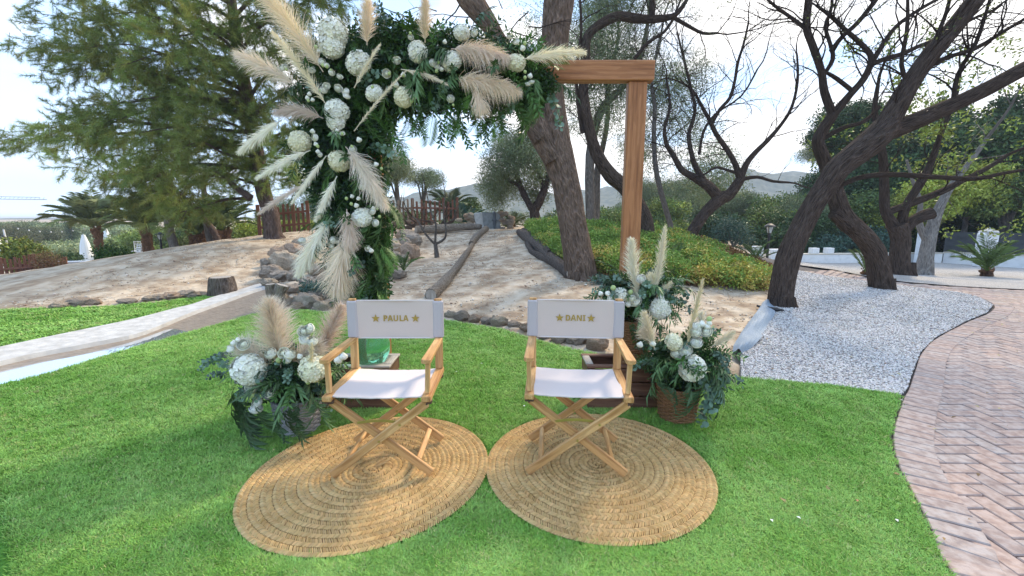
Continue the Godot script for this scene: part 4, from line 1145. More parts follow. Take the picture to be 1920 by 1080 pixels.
func pine() -> void:
	rng.seed = 520
	var t := thing("pine_tree", "tall spreading pine with drooping green needles filling the sky left of the arch", "pine tree")
	var trunk := [[Vector3(-7.147, 0.741, -13.2), 0.338], [Vector3(-7.165, 0.9, -13.2), 0.266], [Vector3(-7.204, 1.531, -13.2), 0.225], [Vector3(-7.314, 2.059, -13.2), 0.209], [Vector3(-7.392, 2.914, -13.2), 0.201], [Vector3(-7.493, 3.81, -13.2), 0.185], [Vector3(-7.561, 4.686, -13.2), 0.177], [Vector3(-7.644, 5.684, -13.2), 0.161], [Vector3(-7.724, 6.655, -13.2), 0.137], [Vector3(-7.745, 7.869, -13.2), 0.113], [Vector3(-7.695, 9.172, -13.2), 0.072]]
	limb(t, "trunk", rooted(trunk), M.bark.pine, 14, 4, 0.08)
	var boughs := []
	# [start px,py, end px,py, end depth, width]
	var list := [[492,350,400,330,12.4], [470,372,330,400,12.6], [488,320,250,330,12.0], [482,290,160,300,12.5], [482,290,20,262,13.4], [478,280,90,240,13.0], [474,250,260,250,11.8], [470,230,40,80,13.5], [470,220,120,200,12.6], [466,200,230,190,12.0], [462,180,100,130,13.2], [460,170,160,90,12.5], [456,140,70,25,13.8], [452,120,240,120,12.0], [450,100,180,30,12.8], [446,80,110,-40,13.6], [444,70,300,60,11.8], [440,40,250,-20,12.6], [436,10,340,-30,12.0], [430,-30,380,-90,12.5], [470,220,600,160,12.2], [464,190,590,80,12.4], [456,140,640,60,13.0], [450,100,560,30,12.0], [446,60,650,0,12.6], [440,30,600,-40,12.8], [484,300,590,260,12.4], [480,270,620,230,13.4], [490,330,600,330,13.0], [476,260,380,220,11.6], [470,220,350,160,11.6], [460,160,400,110,11.5], [480,300,330,280,11.6], [466,200,170,255,12.4], [484,310,300,380,13.6], [452,120,330,20,11.8], [430,-20,500,-80,12.6], [470,230,540,200,11.8], [456,140,520,100,11.6], [444,60,490,10,11.8], [486,330,560,300,11.8]]
	for q in list:
		var a := px(q[0], q[1], 13.2)
		var e := px(q[2], q[3], q[4])
		var l := a.distance_to(e)
		var m1 := a.lerp(e, 0.35) + Vector3.UP * l * 0.07 + rv() * 0.15
		var m2 := a.lerp(e, 0.7) + Vector3.UP * l * 0.06 + rv() * 0.2
		boughs.append([[a, 0.035 + l * 0.011], [m1, 0.028 + l * 0.006], [m2, 0.02], [e, 0.007]])
	pine_boughs(t, boughs, 6.6, Color(0.225, 0.295, 0.080), 0.50, 0.12)
	limb(t, "dead_branch", [[Vector3(-7.382, 1.943, -12.6), 0.108], [Vector3(-7.8, 2.266, -12.6), 0.077], [Vector3(-8.069, 2.558, -12.6), 0.054], [Vector3(-8.352, 2.703, -12.6), 0.031]], M.bark.pine, 7, 3, 0.1)
	# leaning pine behind it
	rng.seed = 521
	t = thing("pine_tree", "slim reddish pine trunk leaning left behind the earth bank under the big pine", "pine tree")
	limb(t, "trunk", rooted([[Vector3(-10.604, 0.241, -16), 0.127], [Vector3(-10.873, 0.975, -16), 0.107], [Vector3(-11.305, 1.586, -16), 0.098], [Vector3(-11.765, 2.076, -16), 0.088], [Vector3(-12.353, 2.709, -16), 0.078], [Vector3(-12.854, 3.225, -16), 0.059]]), M.bark.pine, 9, 3, 0.08)
	boughs = []
	for q in [[345,372,250,362,15.6], [330,358,240,372,15.4], [310,338,240,335,15.6], [300,330,200,335,16.4], [345,372,380,392,15.5], [325,352,275,385,15.8], [330,360,300,388,15.0], [340,370,350,396,15.4], [318,345,330,300,15.4]]:
		var a := px(q[0], q[1], 16.0)
		var e := px(q[2], q[3], q[4])
		boughs.append([[a, 0.05], [a.lerp(e, 0.5) + Vector3.UP * 0.15, 0.03], [e, 0.008]])
	pine_boughs(t, boughs, 9.0, Color(0.17, 0.22, 0.06), 0.5, 0.1)

# a surveyed point: photo bearing and distance along the view, turned into metres
func px(x: float, y: float, d: float) -> Vector3:
	var u := (x - 960.0) / 820.0
	var v := (540.0 - y) / 820.0
	var z := -(0.98675 + 0.16228 * v)
	return Vector3(u, 0.98675 * v - 0.16228, z) * (d / -z) + Vector3(0, 1.45, 0)

func frond_mesh(sd: int, pairs := 46, arch := 0.55, stiff := 0.35, leaflet := 0.21) -> ArrayMesh:      # a palm leaf of unit length, growing along +x and arching down
	rng.seed = sd
	var b := MB.new()
	var pts := PackedVector3Array()
	var rad := PackedFloat32Array()
	for k in 9:
		var t := k / 8.0
		pts.append(Vector3(t * (1.0 - 0.18 * t * t), 0.38 * t - arch * t * t, 0))
		rad.append(lerpf(0.014, 0.003, t))
	b.col = Color(1.25, 1.2, 0.8)
	b.tube(pts, rad, 4)
	for k in pairs:
		var t := 0.14 + 0.84 * (k + rs(0, 0.6)) / pairs
		var f := t * 8.0
		var i0 := mini(int(f), 7)
		var q := pts[i0].lerp(pts[i0 + 1], f - i0)
		var d := (pts[i0 + 1] - pts[i0]).normalized()
		var l := leaflet * sin(PI * clampf(t * 0.86 + 0.08, 0, 1)) + 0.05
		for s in [-1.0, 1.0]:
			b.col = Color(1, 1, 1) * rs(0.75, 1.2)
			var dir := (d * 0.62 + Vector3(0, stiff - 0.45 * t, s * 0.85) + rv() * 0.08).normalized() * l * rs(0.85, 1.1)
			var e := q + dir - Vector3.UP * l * 0.22
			var w := Vector3(0.0, 0.0, 0.0)
			w = dir.cross(Vector3.UP).normalized() * 0.0068
			var m := q + dir * 0.5
			b.tri(q, m + w, e)
			b.tri(q, e, m - w)
	return b.mesh()

func palm(label: String, at: Vector3, trunk_h: float, trunk_r: float, frond_len: float, count: int, col: Color, called := "palm_tree", droop := 1.0, group := "") -> Node3D:
	var t := thing(called, label, "palm" if called == "palm_tree" else "plant", at, group)
	if not M.has("fronds"): M.fronds = [frond_mesh(601, 30, 0.36), frond_mesh(602, 27, 0.52), frond_mesh(603, 32, 0.24)]
	if not M.has("thin_fronds"): M.thin_fronds = [frond_mesh(611, 19, 0.34, 0.35, 0.17), frond_mesh(612, 17, 0.48, 0.25, 0.16), frond_mesh(613, 20, 0.22, 0.45, 0.18)]
	if trunk_h > 0.0:
		var b := MB.new()
		var pts := PackedVector3Array()
		var rr := PackedFloat32Array()
		for k in 25:
			var f := k / 24.0
			pts.append(Vector3(0.03 * sin(f * 3.0), f * trunk_h - 0.1, 0.02 * sin(f * 5.0)))
			rr.append(trunk_r * (0.92 + 0.16 * (k % 2) + 0.35 * smoothstep(0.72, 0.95, f) + 0.15 * (1.0 - smoothstep(0.0, 0.15, f))))
		b.tube(pts, rr, 12, true, 0.10, at.x)
		obj("trunk", b.mesh(), M.bark.palm, t)
		var boots := MB.new()
		for k in int(90.0 * clampf(trunk_h, 0.5, 2.0)):
			var f := rs(0.02, 1.0)
			var a := rs(0, TAU)
			var d := Vector3(cos(a), 0, sin(a))
			var r := trunk_r * (1.0 + 0.35 * smoothstep(0.72, 0.95, f))
			boots.cbox(Vector3(0.08, 0.12, 0.03) * (trunk_r / 0.22), 0.01, Transform3D(basis_to(Vector3.UP + d * 0.7), d * r + Vector3.UP * f * trunk_h).rotated_local(Vector3.UP, 0))
		obj("leaf_scars", boots.mesh(), M.bark.palm, t).set_meta("kind", "stuff")
	for k in count:
		var a := k * 2.399963 + rs(-0.2, 0.2)
		var e := lerpf(1.25, -0.35 * droop, pow(float(k) / count, 1.15)) + (rs(-0.12, 0.12) if called == "palm_tree" else rs(-0.4, 0.3))
		var s := frond_len * rs(0.85, 1.1) * (0.75 + 0.25 * smoothstep(0.0, 0.3, float(k) / count))
		var m: StandardMaterial3D = frond_mat(col, rng.randi() % 3)
		obj("frond", (M.fronds if called == "palm_tree" else M.thin_fronds)[rng.randi() % 3], m, t, Transform3D(Basis(Vector3.UP, a) * Basis(Vector3.BACK, e) * Basis.from_scale(Vector3.ONE * s), Vector3(0, maxf(trunk_h - 0.12, 0.03), 0)))
	return t

func frond_mat(c: Color, k: int) -> StandardMaterial3D:
	var key := "frond%s%d" % [c.to_html(false), k]
	if not M.has(key): M[key] = tinted(mat(c * [0.8, 1.0, 1.25][k], 0.6, 0.35), 0.12)
	return M[key]

func shrub(called: String, label: String, category: String, at: Vector3, r: Vector3, count: int, col: Color, per := 90.0, mesh: Mesh = null, col2 := Color(-1, 0, 0), trunk := 0.0, size := 1.0, group := "", bark := "grey") -> Node3D:
	var t := thing(called, label, category, at, group)
	var c := Vector3(0, r.y * 0.95 + trunk, 0)
	var lumps := lumps_in(c, r, count)
	crown(t, "crown", mesh if mesh else M.clump, M.leaf, lumps, per, col, size, 0.5, col2)
	var b := MB.new()
	if trunk > 0.0:
		b.tube(PackedVector3Array([Vector3(0, -0.3, 0), Vector3(0.05, trunk * 0.5, 0), c]), PackedFloat32Array([0.06 + trunk * 0.05, 0.05 + trunk * 0.035, 0.03]), 8)
	for l in lumps:
		if lumps.find(l) % 2 == 0:
			b.tube(PackedVector3Array([Vector3(0, trunk * 0.7 - 0.05, 0), c.lerp(l[0], 0.5) - Vector3(0, r.y * 0.25, 0), l[0]]), PackedFloat32Array([0.03 + trunk * 0.016, 0.022 + trunk * 0.01, 0.008]), 5)
	obj("stems" if trunk == 0.0 else "trunk", b.mesh(), M.bark[bark], t)
	return t

# ---- things far behind ----
func far_shrub(x: float, top: float, d: float, w: float, h: float, col: Color, label: String, kind := 0, trunk := 0.0, group := "", col2 := Color(-1, 0, 0)) -> void:
	# px bearing, px height of the top, metres away; w and h in metres
	var p := px(x, top, d)
	var base := gp(p.x, p.z)
	var rr := Vector3(w * 0.5, maxf((p.y - base.y - trunk) * 0.5, 0.3) if h <= 0.0 else h * 0.5, w * 0.5)
	if h > 0.0: trunk = maxf(p.y - base.y - h, 0.0)
	var mesh: Mesh = [M.clump, M.clump_fine, M.clump_big][kind]
	var vol := rr.x * rr.y
	shrub("tree" if trunk > 0.7 or rr.y > 1.2 else "bush", label, "tree" if trunk > 0.7 or rr.y > 1.2 else "bush", base, rr, clampi(int(7 + vol * 2.2), 7, 26), col, [95.0, 120.0, 60.0][kind], mesh, col2, trunk, 1.0 + maxf(d - 22.0, 0.0) * 0.012, group)

func background() -> void:
	rng.seed = 610
	var DK := Color(0.062, 0.105, 0.038)
	var MD := Color(0.12, 0.175, 0.055)
	var OL := Color(0.18, 0.22, 0.11)
	var BL := Color(0.062, 0.115, 0.085)
	var YL := Color(0.30, 0.35, 0.06)
	# olive tree at the top of the ramp
	var t := thing("olive_tree", "rounded grey-green olive tree with dark forked trunk at the top of the earth ramp", "olive tree")
	limb(t, "trunk", rooted([[Vector3(0.928, 1.307, -17.5), 0.235], [Vector3(0.883, 1.66, -17.5), 0.181], [Vector3(1.048, 1.97, -17.5), 0.171], [Vector3(1.292, 2.584, -17.5), 0.128], [Vector3(1.45, 3.19, -17.5), 0.096], [Vector3(1.359, 3.79, -17.5), 0.064]]), M.bark.dark, 10, 3, 0.12)
	for q in [[[Vector3(0.862, 1.64, -17.5), 0.149], [Vector3(0.586, 2.052, -17.5), 0.128], [Vector3(0.333, 2.584, -17.5), 0.117], [Vector3(0.166, 3.19, -17.5), 0.085], [Vector3(0, 3.79, -17.5), 0.053]], [[Vector3(1.292, 2.543, -17.5), 0.085], [Vector3(1.079, 2.989, -17.5), 0.075], [Vector3(0.909, 3.491, -17.5), 0.053]], [[Vector3(0.333, 2.584, -17.5), 0.075], [Vector3(-0.208, 2.888, -17.5), 0.064], [Vector3(-0.621, 3.19, -17.5), 0.043]]]: limb(t, "branch", q, M.bark.dark, 8, 3, 0.12)
	var lumps := []
	for q in [[968,285,17.5,1.0], [940,310,17.0,0.9], [925,345,17.8,0.8], [1000,300,17.0,0.9], [1020,330,18.0,0.8], [960,345,18.4,0.8], [985,265,17.8,0.8], [1005,365,18.2,0.6], [930,370,18.4,0.6], [950,268,18,0.6]]: lumps.append([px(q[0], q[1], q[2]), Vector3(q[3], q[3] * 0.8, q[3])])
	crown(t, "crown", M.clump_fine, M.leaf, lumps, 210.0, OL, 1.0, 0.2)
	# belt of trees on the right, back row first: bearing, top, distance, width, height, colour, label
	var rows := [
		[1240, 372, 27, 4.0, 0.0, MD, "mid green tree behind the curving dark trunk right of the post", 0], [1130, 392, 26, 4.0, 0.0, MD, "green tree low between the thick trunk and the arch post", 0],
		[1300, 345, 30, 5.0, 0.0, OL, "olive green tree under the mountain, behind the bare forked tree", 1], [1355, 330, 34, 5.5, 0.0, DK, "dark rounded tree just below the mountain ridge", 0],
		[1420, 352, 30, 4.6, 0.0, OL, "grey-green feathery tree right of the bare forked tree", 1], [1480, 345, 28, 4.2, 0.0, MD, "leafy tree left of the big leaning trunk", 0],
		[1525, 358, 25, 4.0, 0.0, OL, "pale green bush showing through the fork of the leaning trunk", 1], [1380, 405, 21, 2.6, 0.0, BL, "bluish round bush behind the left street lamp of the gravel", 1],
		[1340, 392, 23, 3.0, 0.0, DK, "dark shrub beneath the bare forked tree", 0], [1255, 420, 20, 2.4, 0.0, MD, "green shrub at the back of the ground cover", 0],
		[1480, 415, 22, 3.4, 0.0, DK, "dark shrub behind the gravel lamp", 2], [1555, 425, 21.5, 3.2, 0.0, BL, "blue-green hedge bush behind the white wall, left one", 0],
		[1615, 420, 21.5, 3.4, 0.0, BL, "blue-green hedge bush behind the white wall, right one", 0], [1660, 330, 24, 5.0, 0.0, MD, "leafy tree behind the stout three-limbed trunk", 0],
		[1590, 300, 28, 6.0, 0.0, DK, "dark tree crown seen through the bent trunk's fork", 0], [1600, 185, 27, 5.5, 3.4, DK, "tall tree with speckled dark leaves between the bare limbs", 0],
		[1700, 240, 25, 6.5, 0.0, DK, "tall dark green tree above the pale grey trunk", 2], [1790, 225, 24, 6.0, 0.0, MD, "broad green tree with yellow leaf tips at the right", 2],
		[1870, 165, 23, 6.5, 0.0, DK, "tallest dark tree at the right edge behind the shade net", 2], [1930, 205, 22, 6.0, 0.0, DK, "dense dark tree cut by the right edge of the photo", 2],
		[1830, 290, 20.5, 3.6, 2.6, YL, "yellow-green hanging branches at the right, above the shade net", 0], [1760, 320, 20, 3.4, 2.2, YL, "yellow-green sprays behind the long horizontal branch", 0],
		[1905, 310, 19.5, 3.2, 2.6, MD, "drooping green branches at the right edge above the small palm", 0], [1690, 375, 22, 3.2, 1.8, YL, "yellow-green low branches behind the stub of the stout trunk", 0],
		[1730, 400, 26, 4.0, 0.0, DK, "dark bush between the stout trunk and the pale trunk", 2], [1800, 400, 23, 4.2, 0.0, DK, "dark bush just above the shade net", 2],
		[1215, 330, 32, 5.5, 0.0, OL, "soft grey-green tree far behind, just right of the arch post", 1], [1270, 320, 36, 6.0, 0.0, OL, "hazy olive tree left of the mountain's peak", 1], [1450, 372, 24, 4.0, 0.0, MD, "green shrub above the gravel lamp", 0], [1510, 395, 22.5, 3.6, 0.0, DK, "dark hedge shrub left of the leaning trunk's fork", 0],
		[1640, 250, 30, 7.0, 0.0, DK, "high dark crown behind the stout trunk's left limb", 0], [1740, 190, 31, 7.5, 0.0, DK, "high dark crown far behind the leaning tree's fork", 2], [1560, 250, 33, 5.0, 2.4, OL, "speckled olive crown between leaning trunk and bent trunk", 1], [1670, 400, 23, 4.0, 0.0, DK, "dark bush low behind the stout trunk", 2], [1880, 380, 21, 4.2, 0.0, DK, "dark leafy bush above the right end of the shade net", 2]]
	for q in rows: far_shrub(q[0], q[1], q[2], q[3], q[4], q[5], q[6], q[7], 0.0, "", YL if q[5] == MD else Color(-1, 0, 0))
	# behind the ramp and the fence
	var mids := [[740, 255, 22, 3.2, 2.6, OL, "thin airy tree with sparse leaves behind the picket fence", 1], [790, 300, 25, 2.6, 2.0, OL, "feathery little tree above the picket fence", 1], [700, 250, 24, 3.4, 2.6, MD, "leafy tree behind the arch's flower column", 1],
		[880, 372, 24, 2.6, 0.0, MD, "yellowish bush behind the stone water tank", 0], [770, 392, 26, 3.0, 0.0, MD, "green bush behind the middle of the picket fence", 0], [660, 395, 24, 2.8, 0.0, MD, "green bush behind the flower column's fence", 0],
		[560, 405, 24, 3.0, 0.0, YL, "yellow-green bush behind the left end of the hill fence", 0], [480, 415, 23, 2.8, 0.0, YL, "bright yellow-green bush at the left of the pine trunk", 0], [955, 395, 22, 2.2, 0.0, OL, "reedy bush right of the water tank", 1], [1060, 395, 24, 2.6, 0.0, MD, "green bush behind the thick furrowed trunk", 0],
		[620, 330, 27, 4.0, 3.0, MD, "tree crown behind the lower flower column", 1], [530, 360, 28, 4.2, 0.0, MD, "tree behind the big pine's trunk", 1]]
	for q in mids: far_shrub(q[0], q[1], q[2], q[3], q[4], q[5], q[6], q[7])
	# ground cover with yellow flowers and leaves
	rng.seed = 620
	var xs := []
	var cs := PackedColorArray()
	var cover := PackedVector2Array([Vector2(1.287, -9.121), Vector2(1.755, -8.385), Vector2(2.368, -7.991), Vector2(2.981, -8.045), Vector2(3.733, -7.948), Vector2(4.193, -7.701), Vector2(4.638, -7.81), Vector2(5.681, -9.38), Vector2(6.133, -10.411), Vector2(6.08, -11.858), Vector2(5.601, -12.803), Vector2(4.473, -12.711), Vector2(3.397, -12.73), Vector2(2.413, -13.275), Vector2(1.471, -15.198), Vector2(0.481, -15.915), Vector2(0.628, -12.924), Vector2(0.951, -10.37)])
	var pn := noise(FastNoiseLite.TYPE_SIMPLEX_SMOOTH, 0.7, 3, 64)
	var lo := cover[0]
	var hi := cover[0]
	for q in cover:
		lo = lo.min(q)
		hi = hi.max(q)
	for k in 26000:
		var q := Vector2(rs(lo.x, hi.x), rs(lo.y, hi.y))
		if not inside(q, cover): continue
		var h := (0.34 + 0.28 * pn.get_noise_2dv(q * 2.0)) * sqrt(rng.randf()) * (1.0 - 0.75 * smoothstep(3.6, 6.2, q.x))
		xs.append(Transform3D(basis_to((rv() + Vector3.UP).normalized(), rs(0, TAU)) * Basis.from_scale(Vector3.ONE * rs(0.28, 0.5)), gp(q.x, q.y, h)))
		var yellow := clampf(0.16 + pn.get_noise_2dv(q) * 0.9 + 0.07 + (0.2 if q.y > -9.5 else -0.1), 0.0, 0.7)
		var c := Color(0.22, 0.34, 0.065)
		if rng.randf() < yellow: c = [Color(0.58, 0.52, 0.12), Color(0.44, 0.46, 0.09), Color(0.55, 0.40, 0.12)][rng.randi() % 3]
		elif h < 0.12: c = Color(0.24, 0.13, 0.05)
		cs.append(jit(c, 0.25))
	tag(many("ground_cover", M.clump, M.leaf, xs, cs), "low ground cover plants with green and yellow leaves on the bank right of the ramp", "ground cover")
	# dry vine tangle at the foot of the big trunk
	var b := MB.new()
	for k in 230:
		var q: Vector3 = Vector3(1.901, 0.372, -9.397) + Vector3(rs(-0.45, 0.75), 0, rs(-0.5, 0.35))
		q.y = land(q.x, q.z)
		var ends := []
		grow(b, q, Vector3(rs(-1, 1), rs(0.3, 1.2), rs(-0.4, 1)), rs(0.25, 0.6), 0.006, 0, -0.16, ends, 0.45, 0)
	tag(obj("dry_vine", b.mesh(), M.bark.grey), "tangle of dry brown stems beside the foot of the thick trunk", "dry plant")
	# fronds of young palms in the cover
	palm("young palm fronds standing in the ground cover right of the arch post", Vector3(3.503, 0.307, -9.452), 0.0, 0.1, 0.95, 13, Color(0.11, 0.17, 0.055), "young_palm", -1.6)
	palm("arching palm plant at the back of the ground cover beneath the bare forked tree", Vector3(25.172, -1.573, -53.837), 0.0, 0.1, 1.3, 15, Color(0.13, 0.19, 0.09), "young_palm", -1.0)
	palm("feathery palm plant left of the gravel lamp", Vector3(6.268, 0.277, -11.18), 0.15, 0.07, 0.75, 13, Color(0.11, 0.17, 0.06), "young_palm", -1.0)

func lamp(label: String, at: Vector3, h: float) -> void:
	var t := thing("street_lamp", label, "street lamp", at)
	var s := h / 2.0
	var b := MB.new()
	b.lathe([Vector2(0.09, 0.0), Vector2(0.09, 0.06), Vector2(0.06, 0.10), Vector2(0.055, 0.25), Vector2(0.042, 0.3), Vector2(0.038, h * 0.70), Vector2(0.055, h * 0.71), Vector2(0.04, h * 0.735), Vector2(0.06 * s, h * 0.76)], 10)
	obj("pole", b.mesh(), M.black, t)
	b = MB.new()
	var w0 := 0.09 * s
	var w1 := 0.16 * s
	var y0 := h * 0.76
	var y1 := h * 0.90
	for k in 4:
		var a := PI / 4 + k * PI / 2
		var e := a + PI / 2
		var p0 := Vector3(cos(a) * w0, y0, sin(a) * w0) * 1.0
		var p1 := Vector3(cos(a) * w1, y1, sin(a) * w1)
		b.rod(p0, p1, 0.018 * s, 5)
		var g := MB.new()
		g.quad(p0, Vector3(cos(e) * w0, y0, sin(e) * w0), Vector3(cos(e) * w1, y1, sin(e) * w1), p1)
		obj("pane", g.mesh(), M.lampglass, t)
	b.lathe([Vector2(0.24 * s, y1), Vector2(0.235 * s, y1 + 0.03 * s), Vector2(0.10 * s, h * 0.965), Vector2(0.03 * s, h * 0.97), Vector2(0.03 * s, h * 0.985), Vector2(0.0, h)], 12)
	obj("lantern_frame", b.mesh(), M.black, t)

func picket_fence(label: String, a: Vector3, e: Vector3, h: float, count: int, m: Material, rail_y := [0.25, 0.72], ragged := 0.06) -> void:
	var t := thing("picket_fence", label, "fence", a)
	var d := e - a
	var flat := Vector3(d.x, 0, d.z).normalized()
	var turn := Basis(flat, Vector3.UP, flat.cross(Vector3.UP))
	for k in count:
		var q := d * (float(k) / maxi(count - 1, 1))
		q.y = land(a.x + q.x, a.z + q.z) - a.y
		var post := k % 7 == 0 or k == count - 1
		var hh := h * (1.08 if post else 1.0) + rs(-ragged, ragged)
		var b := MB.new()
		b.cbox(Vector3(0.11 if post else 0.085, hh, 0.10 if post else 0.025), 0.008)
		obj("post" if post else "picket", b.mesh(), m, t, Transform3D(turn * Basis(Vector3.BACK, rs(-0.03, 0.03)), q + Vector3(0, hh * 0.5, 0)))
	for r in rail_y:
		var b := MB.new()
		var y0 := land(a.x, a.z) - a.y
		var y1 := land(e.x, e.z) - a.y
		var l := Vector3(d.x, y1 - y0, d.z)
		b.cbox(Vector3(0.08, l.length(), 0.04), 0.006)
		obj("rail", b.mesh(), m, t, Transform3D(basis_to(l), l * 0.5 + Vector3(0, y0 + r * h, 0) + turn.z * 0.035))

func parasol(label: String, at: Vector3, h: float, r: float) -> void:
	var t := thing("parasol", label, "parasol", at, "folded white parasols on the terrace")
	var b := MB.new()
	b.rod(Vector3.ZERO, Vector3(0, h * 1.02, 0), 0.025, 8)
	b.lathe([Vector2(0.22, 0), Vector2(0.22, 0.07), Vector2(0.04, 0.1)], 14)
	obj("pole", b.mesh(), M.white, t)
	b = MB.new()
	var n := 24
	var k0 := 0
	for s in 11:
		var f := s / 10.0
		var rad := r * (1.0 - 0.80 * f) * (0.92 + 0.08 * cos(f * 9.0)) * (0.82 if f > 0.72 and f < 0.80 else 1.0)
		for k in n + 1:
			var th := -TAU * k / n
			var rr = rad * (1.0 + 0.16 * (1 if k % 3 == 0 else -0.5))
			b.p(Vector3(cos(th) * rr, h * (0.16 + 0.84 * f), sin(th) * rr), Vector3(cos(th), 0.25, sin(th)).normalized())
	for s in 10:
		for k in n:
			var q := s * (n + 1) + k
			b.i.append_array([q, q + n + 1, q + 1, q + 1, q + n + 1, q + n + 2])
	obj("folded_canopy", b.mesh(), M.cloth, t)

func garden_chair(label: String, at: Vector3, turn: float) -> void:
	var t := thing("white_chair", label, "chair", at, "white chairs stacked on the terrace")
	t.rotation.y = turn
	for q in [[-0.19, -0.19, 0.92], [0.19, -0.19, 0.92], [-0.19, 0.19, 0.45], [0.19, 0.19, 0.45]]:
		var l := MB.new()
		l.rod(Vector3(q[0], 0, q[1]), Vector3(q[0], q[2], q[1]), 0.016, 6)
		obj("leg", l.mesh(), M.white, t)
	var b := MB.new()
	b.cbox(Vector3(0.42, 0.035, 0.42), 0.01, Transform3D(Basis(), Vector3(0, 0.46, 0)))
	obj("seat", b.mesh(), M.white, t)
	b = MB.new()
	for y in [0.58, 0.78, 0.9]: b.rod(Vector3(-0.19, y, -0.19), Vector3(0.19, y, -0.19), 0.013, 6)
	for x in [-0.12, -0.06, 0.0, 0.06, 0.12]: b.rod(Vector3(x, 0.58, -0.19), Vector3(x, 0.9, -0.19), 0.008, 5)
	obj("backrest", b.mesh(), M.white, t)
	b = MB.new()
	for s in [-1.0, 1.0]: b.rod(Vector3(s * 0.19, 0.22, -0.19), Vector3(s * 0.19, 0.22, 0.19), 0.01, 5)
	b.rod(Vector3(-0.19, 0.28, 0.19), Vector3(0.19, 0.28, 0.19), 0.01, 5)
	obj("stretcher", b.mesh(), M.white, t)

func on_land(x: float, y: float, d: float) -> Vector3:
	var p := px(x, y, d)
	return gp(p.x, p.z)

